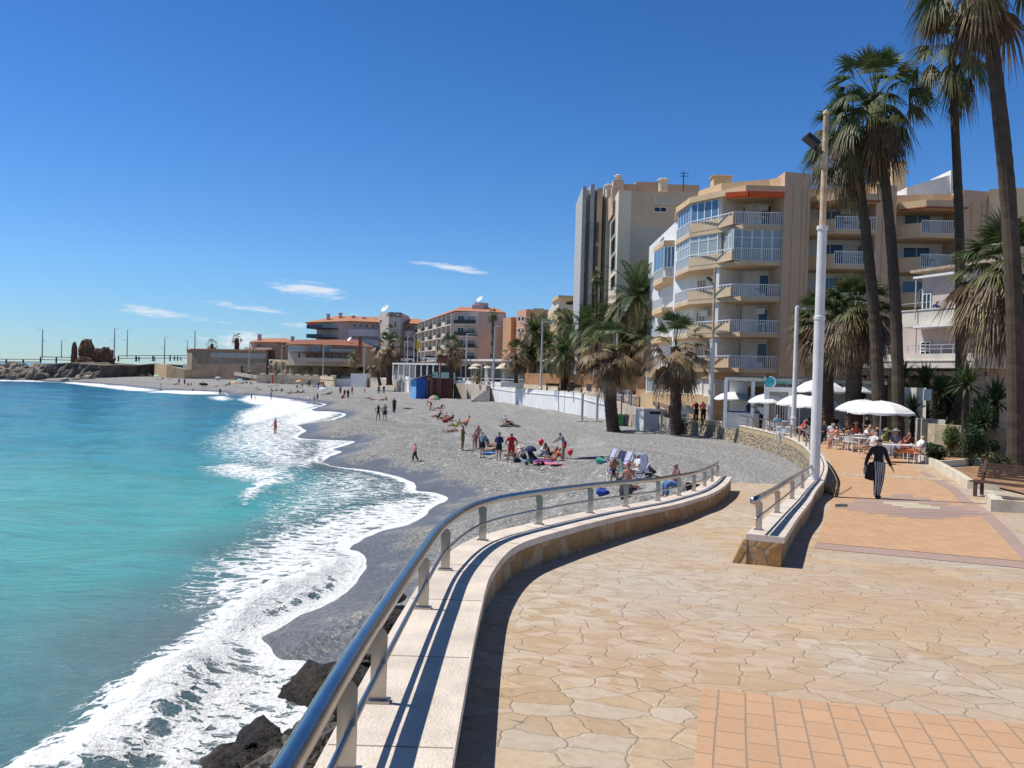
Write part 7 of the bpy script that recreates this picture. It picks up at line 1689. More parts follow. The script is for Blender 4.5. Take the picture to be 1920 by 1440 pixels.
def person(label,pos,face=0,kind='stand',skin=0,tops=None,bottoms=None,hair=HB,hat=None,scale=1.0,female=False,lvl=1,shoes=None,group=None,hands=False,longhair=False,tilt=None):
    key=(kind,lvl,female,hands); m2,reg,p,hd=body_mesh(*key)
    o=bpy.data.objects.new('person',m2); col.objects.link(o); o.location=pos; o.rotation_euler=(0,0,face); o.scale=(scale,)*3
    if not m2.materials: m2.materials.append(SK[0])
    o.material_slots[0].link='OBJECT'; o.material_slots[0].material=SK[skin]
    tag(o,label,'person',group)
    def put(nm,me,mat):
        c=bpy.data.objects.new(nm,me); col.objects.link(c); c.parent=o
        if not me.materials: me.materials.append(mat)
        c.material_slots[0].link='OBJECT'; c.material_slots[0].material=mat; return c
    for it,nm in ((tops,{'tee':'shirt','long':'long_sleeved_top','tank':'vest','top':'bikini_top','swim':'swimsuit','dress':'dress'}),(bottoms,{'brief':'swim_briefs','shorts':'shorts','trousers':'trousers'})):
        if it: put(nm[it[0]],garment(key,it[0],.014 if it[0]!='brief' else .008),it[1] if not isinstance(it[1],tuple) else cloth(it[1]))
    if shoes: put('shoe_pair',garment(key,'shoes',.012),cloth(shoes))
    if hair: put('hair',garment(key,'longhair' if longhair else 'hair',.016),cloth(hair))
    if hat:
        H,up_,fw,sdv=hd; q=up_.to_track_quat('Z','Y').to_matrix().to_4x4(); q.translation=H+up_*.065
        mb=MB(); rim=hat[1]; pr=[(rim,-.012),(rim,0),(.10,.012),(.098,.05),(.075,.085),(.02,.1)]
        k0=len(mb.v); mb.lathe(pr,14); mb.v=[tuple(q@Vector(v)) for v in mb.v]
        if hat[0]=='cap': mb.v=mb.v; mb.hexa([tuple(q@(Vector((a,b,c)))) for a,b,c in ((-.06,-.17,-.01),(.06,-.17,-.01),(.07,-.08,0),(-.07,-.08,0),(-.06,-.17,0),(.06,-.17,0),(.07,-.08,.02),(-.07,-.08,.02))])
        mb.build('hat',cloth(hat[2]),o,local=True)
    return o
SUNHAT=lambda c:('hat',.19,c); CAP=lambda c:('cap',.105,c)
def bp_(px,py): 
    p=bz(px,py); p.z-=.02; return p
# --- woman walking on the promenade
p=prm(1645,935)
stripe=stripes('striped_cloth',(.012,.012,.015),(.55,.55,.55),5.5,'X')
w=person('woman in black top and striped trousers walking toward the camera on the orange pavers',p,R(4),'stroll',1,('long',BK),('trousers',stripe),(.30,.20,.13),None,.975,True,2,BK,None,True)
m2,reg,pp,hd=body_mesh('stroll',2,True,True); H,up_,fw,sdv=hd
mb=MB()
for x in (-.032,.032): mb.tube([H+V3(x-.024,-.092,.012),H+V3(x+.024,-.092,.012)],.021,8)
mb.tube([H+V3(-.075,-.03,.02),H+V3(-.055,-.088,.02),H+V3(.055,-.088,.02),H+V3(.075,-.03,.02)],.006,6); mb.build('sunglasses',iron,w,local=True)
mb=MB(); rock_mesh(mb,(-.24,-.05,.93),.12,4,(.9,.7,.9),3,.3); mb.hexa([(-.36,-.05,.55),(-.18,-.07,.5),(-.18,.05,.5),(-.36,.06,.55),(-.33,-.06,.95),(-.14,-.08,.95),(-.14,.06,.95),(-.33,.06,.95)]); 
j=mb.build('jacket',cloth(BK)); j.location=w.location; j.rotation_euler=w.rotation_euler; j.scale=w.scale; tag(j,'black jacket and small bag carried on the arm of the walking woman','jacket')
mb=MB(); hp=pp['haL']; mb.tube([hp+V3(-.03,-.04,-.06),hp+V3(-.06,-.08,-.14)],.02,8); q=mb.build('phone',P('phone_white',(.5,.5,.5),.3)); q.location=w.location; q.rotation_euler=w.rotation_euler; q.scale=w.scale; tag(q,'small white and black phone in the hand of the walking woman','phone')
# --- beach people
G1='beachgoers'
def B(label,px,py,kind='stand',face=0,**k):
    pos=bp_(px,py); return person(label,pos,R(face),kind,**k)
grn=stripes('green_swim',(.30,.38,.05),(.02,.03,.02),9,'Z'); gstr=stripes('grey_stripe_shirt',(.30,.33,.38),(.12,.14,.18),7,'Z')
B('slim man in green and black swim shorts standing left of the beach group',867,844,'fold',70,skin=2,bottoms=('shorts',grn),scale=1.0)
B('woman in pink swimwear standing behind the child',896,841,'stand',10,skin=0,tops=('swim',(.60,.28,.30)),female=True,longhair=True,scale=.95)
B('small child standing beside the woman in pink',889,842,'stand',-20,skin=3,tops=('swim',(.55,.22,.20)),scale=.72)
B('man in grey hooded top and black shorts with folded arms',904,859,'fold',150,skin=1,tops=('long',GY),bottoms=('shorts',BK),hair=HG,scale=1.0,shoes=BK)
B('man in navy hooded top, black shorts and grey cap seen from behind',935,863,'fold',175,skin=1,tops=('long',NV),bottoms=('shorts',BK),hat=CAP((.15,.15,.16)),scale=.98)
B('man in red shirt and red shorts with hands on hips seen from behind',958,867,'hips',178,skin=0,tops=('tee',RD),bottoms=('shorts',RD),scale=1.03,lvl=2)
B('man in striped grey shirt and red shorts bending over the seated group',1056,859,'leanon',-75,skin=2,tops=('tee',gstr),bottoms=('shorts',(.55,.03,.03)),scale=1.0)
B('girl in pink top and black leggings walking by herself on the grit',778,865,'walk',-60,skin=0,tops=('tee',PK),bottoms=('trousers',BK),longhair=True,scale=.68)
B('person in white shirt and pale sun hat sitting beside the pushchair',984,861,'knees',-50,skin=1,tops=('long',WH),bottoms=('shorts',(.03,.03,.03)),hat=SUNHAT((.6,.55,.45)),scale=1.05)
B('person in white top sitting with raised knees right of the pushchair',1012,856,'knees',60,skin=1,tops=('long',WH),bottoms=('trousers',(.4,.4,.42)),scale=1.0)
B('dark haired woman sitting with bare back behind the pink towel',1030,853,'sitback',120,skin=2,tops=('top',BK),bottoms=('brief',BK),female=True,longhair=True)
B('woman in orange red bikini sitting on the pink towel',1040,864,'sitback',-80,skin=0,tops=('top',(.7,.08,.03)),bottoms=('brief',(.7,.08,.03)),female=True,longhair=True)
B('small person sitting in a pink top behind the bikini woman',1046,854,'knees',-20,skin=0,tops=('tee',(.5,.2,.2)),bottoms=('shorts',NV),scale=.8)
B('sunbather lying on a blue towel left of the red shirted man',922,846,'lie',80,skin=0,bottoms=('brief',(.05,.2,.3)))
B('sunbather propped on elbows behind the boy in grey hood',917,838,'sitback',60,skin=0,tops=('top',BK),bottoms=('brief',BK),female=True)
B('person in dark shorts reclining behind the man in red',968,856,'sitback',-60,skin=2,bottoms=('shorts',NV))
B('person in white shirt sitting above the reclining man on the open shingle',951,793,'sitback',70,skin=0,tops=('tee',WH),bottoms=('shorts',BK),longhair=True)
B('bare backed man lying on a dark towel on the open shingle',957,797,'prone',70,skin=0,bottoms=('shorts',BK))
B('sunbather lying flat left of the man in green shorts',845,810,'lie',95,skin=0,bottoms=('brief',BK))
B('woman in coral top lounging low with a blue cap',874,798,'lowchair',-70,skin=3,tops=('tee',OR),bottoms=('shorts',(.3,.15,.1)),hat=CAP((.1,.2,.5)))
B('man in lime trunks reclining left of the coral woman',856,800,'sitback',-75,skin=2,bottoms=('shorts',(.35,.40,.05)))
B('man on a low blue chair with a red bag at his feet',843,789,'lowchair',-60,skin=3,bottoms=('shorts',(.3,.05,.04)))
B('man sitting just left of the low blue chair',832,787,'sitback',-60,skin=2,bottoms=('shorts',NV))
B('dark haired person sitting alone left of the blue chair pair',822,783,'sitback',-60,skin=2,tops=('tank',BK),bottoms=('shorts',BK))
B('man bending forward under the pink and green umbrella',807,769,'bend',-60,skin=3,bottoms=('shorts',(.35,.08,.05)))
B('dark haired person sitting on a pink towel right of the bending man',826,767,'sitback',-60,skin=2,tops=('tank',BK),bottoms=('shorts',(.5,.2,.25)),longhair=True)
B('heavy man in black shirt and long black trousers standing alone',739,774,'stand',160,skin=0,tops=('tee',BK),bottoms=('trousers',BK),scale=1.1)
B('sunbather lying right of the man in black',765,767,'prone',85,skin=0,bottoms=('brief',BK))
B('bare chested man in navy trunks walking beside a woman',721,790,'walk',175,skin=0,bottoms=('shorts',NV),scale=1.05)
B('woman in black swimsuit walking with the man in navy trunks',709,789,'hips',170,skin=2,tops=('swim',BK),female=True,longhair=True)
B('man in black shorts sitting at the top of the slope near the changing huts',785,741,'knees',0,skin=3,tops=('tank',RD))
# waders
def Wd(label,px,py,z=-6.3,kind='stand',face=0,**k): return person(label,at_z(px,py,z),R(face),kind,**k)
Wd('woman in dark red swimsuit wading in the foam with a hand at her mouth',516,818,-6.25,'wade',-30,skin=3,tops=('swim',(.35,.03,.03)),female=True,longhair=True,scale=.98,lvl=2)
Wd('woman in white and blue walking out at the water edge',578,759,-6.15,'walk',150,skin=1,tops=('tee',WH),bottoms=('shorts',(.2,.3,.5)),scale=.95)
Wd('man in white shirt walking along the water edge',589,757.5,-6.1,'walk',-90,skin=0,tops=('tee',(.6,.6,.62)),bottoms=('shorts',GY))
Wd('man in dark shorts walking ahead of the man in white',595,753,-6.05,'walk',-90,skin=2,bottoms=('shorts',BK),tops=('tank',BK))
Wd('person in blue standing in the thin swash left of the walkers',508,750,-6.1,'stand',160,skin=0,tops=('dress',(.08,.15,.35)),female=True)
Wd('taller child playing at the water edge',471.5,751.5,-6.15,'walk',80,skin=2,bottoms=('shorts',NV),scale=.8); Wd('smaller child playing at the water edge',478,752,-6.15,'stand',-60,skin=2,bottoms=('shorts',RD),scale=.62)
Wd('swimmer standing waist deep at the edge of the far foam',361.5,740.5,-7.0,'stand',0,skin=2,bottoms=('shorts',NV)); Wd('person standing in the far foam right of the waist deep swimmer',412.5,742,-6.3,'stand',60,skin=2,tops=('tank',BK),bottoms=('shorts',BK)); Wd('swimmer with head and shoulders out of the blue water',300.5,741,-7.2,'stand',0,skin=2,bottoms=('shorts',NV)); Wd('lone swimmer showing only a dark head far left',230,741,-7.55,'stand',0,skin=2,bottoms=('shorts',NV))
# mid beach
T=[('person in dark clothes standing left of the red group',638,738,'stand',0,dict(tops=('tee',GY),bottoms=('trousers',BK))),('person in red standing in the red and black pair',646,746,'stand',30,dict(tops=('tee',RD),bottoms=('shorts',RD),skin=3)),('person in black standing right beside the one in red',652.5,746,'stand',160,dict(tops=('long',BK),bottoms=('trousers',BK),longhair=True)),('person wrapped in a red robe near a white pushchair',660,740,'stand',0,dict(tops=('dress',RD),female=True)),
('person in red sitting at the feet of the red and black pair',641,747,'knees',60,dict(tops=('tee',RD),bottoms=('shorts',BK))),('child walking alone toward the walls',684,738,'walk',90,dict(scale=.75,bottoms=('shorts',BK))),('left one of two people in dark clothes talking by the leaning palms',710,738,'hips',0,dict(tops=('tee',BK),bottoms=('trousers',BK))),('right one of two people in dark clothes talking by the leaning palms',719.5,738,'stand',180,dict(tops=('long',BK),bottoms=('trousers',GY))),
('sunbather lying on the right of the child who walks alone',690,747,'lie',80,dict(bottoms=('brief',BK))),('sunbather lying below the first near the middle sand',699,750,'prone',95,dict(bottoms=('brief',NV))),('person in yellow sitting in the pair behind the man in black',719,751,'sitback',-70,dict(tops=('tee',(.6,.5,.1)),bottoms=('shorts',BK))),('person in pink sitting in the pair behind the man in black',725,750,'knees',-60,dict(tops=('tee',PK),bottoms=('shorts',RD),longhair=True)),
('sunbather lying under the white and blue umbrella',610,739.5,'lie',85,dict(bottoms=('brief',BK))),('dark clothed person resting right of the white and blue umbrella',619,739,'sitback',-80,dict(tops=('tee',BK),bottoms=('trousers',BK))),
('left person of the standing pair before the tan wall',576,725,'stand',0,dict(tops=('tee',(.4,.35,.3)),bottoms=('shorts',NV))),('right person of the standing pair before the tan wall',580,725,'stand',0,dict(tops=('tee',BK),bottoms=('trousers',BK))),('person in black top and blue trousers before the tan wall end',597,729,'stand',0,dict(tops=('long',BK),bottoms=('trousers',BL))),('left of two people in red before the white block wall',602,726.5,'stand',0,dict(tops=('tee',RD),bottoms=('shorts',RD))),('right of two people in red before the white block wall',606,726.5,'stand',0,dict(tops=('tee',(.4,.03,.03)),bottoms=('trousers',NV))),
('person sitting at the foot of the tan wall left of the standing pair',567,724,'knees',0,dict(tops=('tee',OR),bottoms=('shorts',BK))),('person sitting in pink and purple under the orange umbrella',556,727,'knees',40,dict(tops=('tee',(.4,.2,.45)),bottoms=('shorts',PK))),('person sitting right of the tan wall pair',590,726,'sitback',-70,dict(tops=('tee',BK),bottoms=('shorts',BK))),('person in red sitting at the white block wall foot',609,727,'knees',0,dict(tops=('tee',RD),bottoms=('shorts',BK))),
('first sunbather of the dark row in the middle sand',544,738,'sitback',-80,dict(bottoms=('shorts',BK))),('second sunbather of the dark row in the middle sand',553,737,'lie',80,dict(bottoms=('brief',BK))),('third sunbather of the dark row in the middle sand',560,736.5,'knees',-70,dict(tops=('tee',BK),bottoms=('shorts',BK))),('last sunbather at the right of the dark row in the middle sand',566,737,'sitback',-60,dict(tops=('tank',BK),bottoms=('shorts',NV),longhair=True)),
('left sitter of the trio left of the dark row',511,734,'knees',-70,dict(tops=('tee',BK),bottoms=('shorts',BK))),('middle sitter of the trio left of the dark row',518,733,'sitback',-80,dict(bottoms=('shorts',BK))),('right sitter of the trio left of the dark row',527,733.5,'knees',60,dict(tops=('tank',BK),bottoms=('shorts',BK))),
('upper lying sunbather near the foot of the sloping sand',480,728,'lie',80,dict(bottoms=('brief',BK))),('lower lying sunbather near the foot of the sloping sand',486,731.5,'prone',95,dict(bottoms=('brief',BK))),('sunbather lying alone above the trio',506,725.5,'lie',80,dict(bottoms=('brief',RD))),('sunbather lying right above the trio',518,724,'prone',85,dict(bottoms=('brief',BK))),
('sitting person close to the red post at the tan wall',504,718.5,'knees',0,dict(tops=('tee',BK),bottoms=('shorts',BK))),('person resting at the foot of the tan wall right of the red post',528,719.5,'sitback',-80,dict(tops=('tank',BK),bottoms=('shorts',BK))),('person resting further along the tan wall foot',545,720.5,'sitback',80,dict(bottoms=('shorts',NV))),
('person standing before the far retaining wall, left one',335.5,721,'stand',0,dict(tops=('tee',BK),bottoms=('shorts',BK))),('person standing before the far retaining wall, right one',346,721,'stand',0,dict(tops=('tee',GY),bottoms=('trousers',BK))),('sitting person between the far standing ones',330,721.5,'sitback',-70,dict(bottoms=('shorts',BK))),('first of two far sitters right of the standing ones',353,722.5,'knees',0,dict(tops=('tee',OR),bottoms=('shorts',BK))),('second of two far sitters right of the standing ones',358,722.5,'knees',30,dict(bottoms=('shorts',NV))),
('small child in yellow green near the far water',301.5,726,'walk',80,dict(tops=('tee',(.4,.45,.1)),scale=.7)),('person lying with dark towel in front of the round wall end',305,711,'sitback',-80,dict(tops=('tee',BK),bottoms=('shorts',BK))),('sunbather right of the dark towel before the round wall end',317,711.5,'lie',80,dict(bottoms=('brief',BK))),
('sitter under the pale blue umbrella of the far row',410,713,'sitback',-70,dict(bottoms=('shorts',BK))),('left sitter beside the orange umbrella of the far row',425,723,'sitback',-70,dict(tops=('tank',BK),bottoms=('shorts',BK))),('right sitter beside the orange umbrella of the far row',431,722,'knees',0,dict(tops=('tee',BK),bottoms=('shorts',BK),longhair=True)),('left sitter beside the blue umbrella of the far row',456,719,'sitback',-70,dict(bottoms=('shorts',BK))),('middle sitter beside the blue umbrella of the far row',463,719,'knees',0,dict(tops=('tee',GY),bottoms=('shorts',BK))),('right sitter beside the blue umbrella of the far row',471,720,'sitback',60,dict(tops=('tank',BK),bottoms=('shorts',BK))),('person lying alone below the orange umbrella',404,725,'lie',80,dict(tops=('tee',WH),bottoms=('brief',BK)))]
for (lab,px,py,kd,fa,kw) in T: kw.setdefault('skin',len(lab)%3); B(lab,px,py,kd,fa,lvl=1,**kw)
# front chairs group
wc=P('white_plastic',(.70,.70,.70),.4)
def low_chair(label,px,py,face,cm,sc=1.0,group='beach chairs of the front group'):
    p=bp_(px,py); o=thing('beach_chair',label,'beach chair',p[:],R(face),group); o.scale=(sc*.84,)*3
    for x in (-.27,.27):
        mb=MB(); mb.tube([(x,-.35,0),(x,.1,.32),(x,.45,.95)],.014,6); mb.tube([(x,.30,0),(x,-.3,.42)],.014,6); mb.tube([(x,-.32,.45),(x,.26,.50)],.02,6); mb.build('side_frame',iron if cm is not wc else wc,o,local=True)
    mb=MB(); mb.hexa([(-.26,-.3,.28),(.26,-.3,.28),(.26,.14,.24),(-.26,.14,.24),(-.26,-.3,.31),(.26,-.3,.31),(.26,.14,.27),(-.26,.14,.27)]); mb.build('seat',cm,o,local=True)
    mb=MB(); mb.hexa([(-.26,.14,.28),(.26,.14,.28),(.26,.17,.27),(-.26,.17,.27),(-.26,.44,.95),(.26,.44,.95),(.26,.47,.94),(-.26,.47,.94)]); mb.build('backrest',cm,o,local=True); return o
blst=stripes('blue_white_canvas',(.75,.75,.78),(.03,.07,.45),7,'Z'); lil=P('lilac_cloth',(.42,.42,.58),.8); rain=stripes('rainbow_towel',(.2,.55,.5),(.5,.25,.55),6,'X')
low_chair('left blue and white striped chair of the front group',1141,871,-65,blst); low_chair('right blue and white striped chair of the front group',1168,879,-65,blst); low_chair('dark navy chair between the two striped chairs',1156,876,-60,cloth(NV)); low_chair('tall lilac chair at the right of the front group',1207,897,10,lil,1.15); low_chair('chair draped with a rainbow towel',1190,884,-40,rain); low_chair('white plastic chair with green towel in the front group',1163,896,20,P('mint_towel',(.45,.62,.55),.8)); low_chair('low blue chair carrying the man near the coral woman',846,789,-60,cloth(BL),.8,'beach chairs further back')
low_chair('white chair under the shirtless man in blue shorts',1148,904,0,wc,1.0); low_chair('lilac chair under the man in the white shirt',1198,905,-95,lil,1.0)
B('shirtless man in bright blue shorts sitting with elbow on knee',1149,903,'chairtalk',0,skin=0,bottoms=('shorts',(.03,.10,.42)),hair=HG,lvl=2,scale=.92)
B('man in white shirt sitting sideways on the lilac chair',1197,903,'chair',-75,skin=0,tops=('tee',WH),bottoms=('shorts',(.6,.6,.6)),hair=HG,lvl=2,scale=.9)
B('shirtless man with red cap sitting with his back to the camera',1177,924,'chair',170,skin=3,bottoms=('shorts',(.05,.05,.05)),hair=HG,hat=CAP((.6,.03,.03)),lvl=2,scale=.85)
B('man in maroon top and jeans sitting sideways behind the parapet rail',1268,931,'chair',-80,skin=0,tops=('tank',(.16,.07,.13)),bottoms=('trousers',(.10,.20,.38)),hair=HG,lvl=2,scale=.9)
# towels, bags, balloons, pushchair
def towel(label,px,py,w,d,c,face=0,m=None):
    p=bp_(px,py); mb=MB(); n=6
    for i in range(n+1):
        for j in range(n+1): mb.v.append((w*(i/n-.5),d*(j/n-.5),.05+.03*math.sin(i*2.1)*math.cos(j*1.7)))
    for i in range(n):
        for j in range(n): a=i*(n+1)+j; mb.face([a,a+n+1,a+n+2,a+1])
    o=mb.build('beach_towel',m or cloth(c)); o.location=p; o.rotation_euler=(0,0,R(face)); mo=o.modifiers.new('s','SOLIDIFY'); mo.thickness=.02; tag(o,label,'towel','towels on the beach')
towel('bright pink towel in front of the seated group',1035,869,1.9,1.4,PK,10); towel('light blue towel beside the pushchair',986,862,1.6,1.0,(.20,.42,.55)); towel('blue patterned towel under the sunbather left of the red man',918,848,1.8,.9,(.08,.22,.5),80); towel('black towel of the pair on the open shingle',955,799,1.9,1.6,BK,10); towel('dark towel with red edge on the right of the front group',1195,914,1.3,.7,(.08,.03,.03)); towel('pink towel under the person near the pink and green umbrella',824,769,1.8,1.2,(.55,.22,.25)); towel('green towel beside the dark towel of the front group',1187,916,.7,.5,(.03,.30,.15)); towel('purple towel edge behind the bright pink towel',1026,864,1.6,.9,(.25,.08,.45),5)
def bag(label,px,py,r_,c,sq=(1.2,.8,.7)):
    p=bp_(px,py); o=thing('beach_bag',label,'bag',p[:],0,'bags on the beach'); mb=MB(); rock_mesh(mb,(0,0,r_*.6),r_,px*.1,sq,3,.25); mb.build('bag_body',cloth(c),o,local=True,smooth=True); mb=MB(); mb.tube([(-r_*.5,0,r_*1.0),(-r_*.2,0,r_*1.5),(r_*.2,0,r_*1.5),(r_*.5,0,r_*1.0)],.015,5); mb.build('strap',iron,o,local=True)
bag('bright blue holdall on the shingle behind the rail',1130,929,.25,(.02,.06,.35)); bag('green and white patterned beach bag left of the chairs',1128,869,.27,(.05,.35,.25)); bag('large black rucksack beside the man with red cap',1172,934,.30,BK,(1,.7,.9)); bag('black rucksack right of the lilac chair',1216,890,.26,BK); bag('red cool bag in front of the low blue chair',834,792,.3,(.35,.05,.04)); bag('black bag lying alone near the far water',380,723.5,.8,BK,(1.6,.8,.5)); bag('small dark bag behind the man in red',968,866,.22,NV)
p=bp_(1108,866); mb=MB(); mb.tube([p+V3(-.9,.0,.12),p+V3(-.6,0,.2),p+V3(.6,.1,.25),p+V3(1.0,.1,.2)],[.02,.06,.09,.03],10); tag(mb.build('closed_parasol',cloth(NV)),'closed navy parasol lying left of the green bag','parasol')
for (px,py,lab) in ((1014.5,829,'red balloon held above the seated woman'),(1069,848,'red balloon floating right of the bending man')):
    Yb=44.; c=at_d(px,py,Yb); mb=MB(); mb.lathe([(.005,-.22),(.05,-.19),(.15,-.05),(.165,.05),(.12,.15),(.01,.2)],14,c); o=mb.build('balloon',P('red_balloon',(.7,.02,.04),.25),smooth=True); tag(o,lab,'balloon')
p=bp_(1002,872); o=thing('pushchair','black folding pushchair parked at the left of the seated group','pushchair',p[:],R(60))
mb=MB(); mb.hexa([(-.22,-.2,.35),(.22,-.2,.35),(.22,.2,.3),(-.22,.2,.3),(-.22,.1,.5),(.22,.1,.5),(.22,.45,1.0),(-.22,.45,1.0)]); mb.build('seat',cloth(BK),o,local=True)
mb=MB(); mb.lathe([(.33,.0),(.30,.15),(.18,.26),(.02,.3)],10,(0,.25,.8)); mb.build('hood',cloth(NV),o,local=True)
for (x,y) in ((-.25,-.4),(.25,-.4),(-.28,.35),(.28,.35)): mb=MB(); mb.tube([(x-.02,y,.12),(x+.02,y,.12)],.12,12); mb.build('wheel',iron,o,local=True)
for x in (-.25,.25): mb=MB(); mb.tube([(x,-.4,.12),(x,.1,.5),(x,.6,1.05)],.018,6); mb.tube([(x,.35,.12),(x,-.1,.6)],.018,6); mb.build('side_frame',iron,o,local=True)
# beach umbrellas
def bu(lab,px,pa,pe,w,py,c,multi=None): p=bz(px,py); umbrella(lab,px,pa,pe,w,p.y,c,p.z-.1,'beach umbrellas',name='beach_umbrella',multi=multi,base=False)
bu('pink, green and grey beach umbrella on the upper shingle',814,741,749,22,768,(.30,.30,.33),[(.55,.18,.28),(.10,.45,.12),(.30,.30,.33)]); bu('white and pale blue beach umbrella in the middle sand',606,726,730,17,740,(.70,.72,.75),[(.45,.6,.75)]); bu('orange beach umbrella at the tan wall',561,712,716,14,727,(.75,.38,.15)); bu('orange umbrella of the far row',440,714.5,718,14,724,(.75,.42,.16)); bu('blue umbrella of the far row',450,710,713,14,719,(.25,.5,.65)); bu('pale blue umbrella nearest the tan far wall',409,706,709,13,714,(.35,.5,.6)); bu('pale green umbrella at the round wall end',294,702.5,705,12,711,(.5,.65,.5))
p=bz(511,719); mb=MB(); mb.lathe([(.18,0),(.15,3.2),(.02,3.4)],8,p); tag(mb.build('warning_post',P('red_post',(.6,.03,.03),.6)),'bright red post in front of the tan wall','post')
# --- promenade and cafe people
def Pm(label,px,Y,kind,face,zb=-3.2,**k):
    p=at_d(px,780,Y); p.z=zb; return person(label,p,R(face),kind,**k)
Pm('person in red jacket with dark rucksack leaning on the terrace rail, left of the pair',1305,60.3,'leanon',180,skin=1,tops=('long',RD),bottoms=('trousers',BK))
Pm('person in red with a pink rucksack, right of the pair at the rail',1318.5,60.0,'leanon',175,skin=0,tops=('long',(.42,.03,.04)),bottoms=('trousers',BK),hair=BK,scale=1.02)
for dx,c,lab in ((1306,BK,'dark rucksack on the back of the left person in red'),(1320,(.55,.35,.33),'pink rucksack on the back of the right person in red')):
    p=at_d(dx,760,59.9); mb=MB(); rock_mesh(mb,(p.x,p.y-.12,-1.95),.2,dx,(.9,.5,1.2),3,.2); tag(mb.build('rucksack',cloth(c),smooth=True),lab,'rucksack')
Pm('man in navy shirt standing at the terrace tables beside the waiter',1404,54.5,'fold',120,skin=2,tops=('tee',NV),bottoms=('shorts',BK),scale=1.08)
Pm('waiter in white shirt and black trousers pointing to the right',1429,52,'point',160,skin=2,tops=('tee',WH),bottoms=('trousers',BK),scale=1.05)
Pm('person in dark clothes on the bench at the reed fence',1073.5,91,'chairtalk',-40,zb=-1.75,skin=1,tops=('long',BK),bottoms=('trousers',BK),scale=1.15)
f=seg(XY(1626,54,700),XY(1832,46,700)); q=f.pt(f.uv(1752,570,-.8)[0],zT1-1.0,-.8)
person('person in blue shirt and cap looking over the upper villa terrace',q,R(10),'leanon',1,('long',(.12,.16,.40)),('trousers',NV),HG,CAP((.5,.45,.45)),1.0)
person('person in green sitting on the beach stairs',bp_(893,745)+V3(0,0,.7),R(-30),'knees',1,('tee',(.03,.15,.13)),('shorts',BK),HB,None,1.0)
# chairs and tables
def make_chair():
    o=thing('cafe_chair','x','chair',(0,0,0))
    for x in (-.22,.22):
        for y in (-.2,.2): mb=MB(); mb.tube([(x*1.15,y*1.25,0),(x,y,.44)],.018,6); mb.build('leg',wc,o,local=True)
    mb=MB(); mb.box(-.25,.25,-.25,.24,.44,.465); mb.build('seat',wc,o,local=True,bevel=.01)
    mb=MB(); n=8
    for i in range(n+1):
        t=-1.3+2.6*i/n; 
        for z,k in ((.50,.25),(.82,.29)): mb.v.append((math.sin(t)*k,.02+math.cos(t)*k,z+(.0 if z<.6 else -.14*abs(t)/1.3)))
    for i in range(n): mb.face([2*i,2*i+2,2*i+3,2*i+1])
    b=mb.build('backrest',wc,o,local=True); s=b.modifiers.new('s','SOLIDIFY'); s.thickness=.02
    for x in (-.27,.27): mb=MB(); mb.tube([(x,-.2,.44),(x,-.2,.64),(x,.1,.66)],.018,6); mb.build('armrest',wc,o,local=True)
    return o
def make_table(l=1.5,w=.8):
    o=thing('cafe_table','x','table',(0,0,0)); mb=MB(); mb.box(-l/2,l/2,-w/2,w/2,.72,.745); mb.build('table_top',wc,o,local=True,bevel=.005)
    for x in (-l/2+.05,l/2-.05):
        for y in (-w/2+.05,w/2-.05): mb=MB(); mb.box(x-.03,x+.03,y-.03,y+.03,0,.719); mb.build('leg',wc,o,local=True)
    return o
ch0=make_chair(); tb0=make_table(); used=[False,False]
def place(which,label,px,Y,face,group,zb=None,scl=1.0):
    i=0 if which=='c' else 1; src=(ch0,tb0)[i]; p=at_d(px,800,Y); p.z=prom_zy(Y) if zb is None else zb
    if not used[i]: o=src; used[i]=True
    else: o=dup(src)
    o.location=p; o.rotation_euler=(0,0,R(face)); o['label']=label; o['group']=group; o.scale=(scl,)*3; return o
GC='white cafe chairs'; GT='white cafe tables'
def guest(label,clabel,px,Y,face,kind,**k):
    place('c',clabel,px,Y,face,GC); return Pm(label,px,Y,kind,face,zb=prom_zy(Y),lvl=2 if Y<40 else 1,**k)
place('t','white table with an orange drink nearest the walking woman',1682,32.6,0,GT); place('t','white table behind the walking woman with two bald men',1634,36.2,0,GT); place('t','white table of the guests in orange tops',1588,38.5,0,GT); place('t','table beside the guest with crossed legs in red dress',1484,43.5,10,GT); place('t','table under the leftmost white umbrella',1376,59,0,GT); place('t','table behind the waiter',1455,50,0,GT)
place('c','empty white chair facing the table with the orange drink',1656,31.8,150,GC); place('c','white chair with a cloth over its back',1598,37.2,175,GC); place('c','empty white chair pulled out near the slim lamp pole',1462,43.2,200,GC); place('c','second empty white chair next to the slim lamp pole',1476,42.3,170,GC); place('c','empty white chair just left of the man in navy',1390,57,160,GC); place('c','empty white chair right of the waiter',1449,49,90,GC)
guest('blond woman in white top reclining with orange cloth over stretched legs','white chair of the reclining blond woman',1722,32.3,-95,'chairlegs',skin=1,tops=('tee',WH),bottoms=('trousers',(.72,.20,.06)),hair=HY,female=True,longhair=True)
guest('woman in dark red top with sunglasses at the orange drink table','white chair of the woman in dark red top',1701,34.2,0,'chairtalk',skin=0,tops=('tee',(.25,.03,.04)),bottoms=('shorts',RD),hair=HY,female=True,longhair=True)
guest('guest in grey top and grey brimmed hat','white chair of the guest in the grey hat',1681,34.6,-20,'chair',skin=1,tops=('tee',(.20,.20,.21)),bottoms=('trousers',GY),hair=HG,hat=SUNHAT((.33,.34,.36)))
guest('guest in olive top and olive sun hat','white chair of the guest in the olive hat',1661,34.8,20,'chair',skin=1,tops=('tee',(.30,.28,.09)),bottoms=('trousers',GY),hair=HG,hat=SUNHAT((.30,.27,.14)))
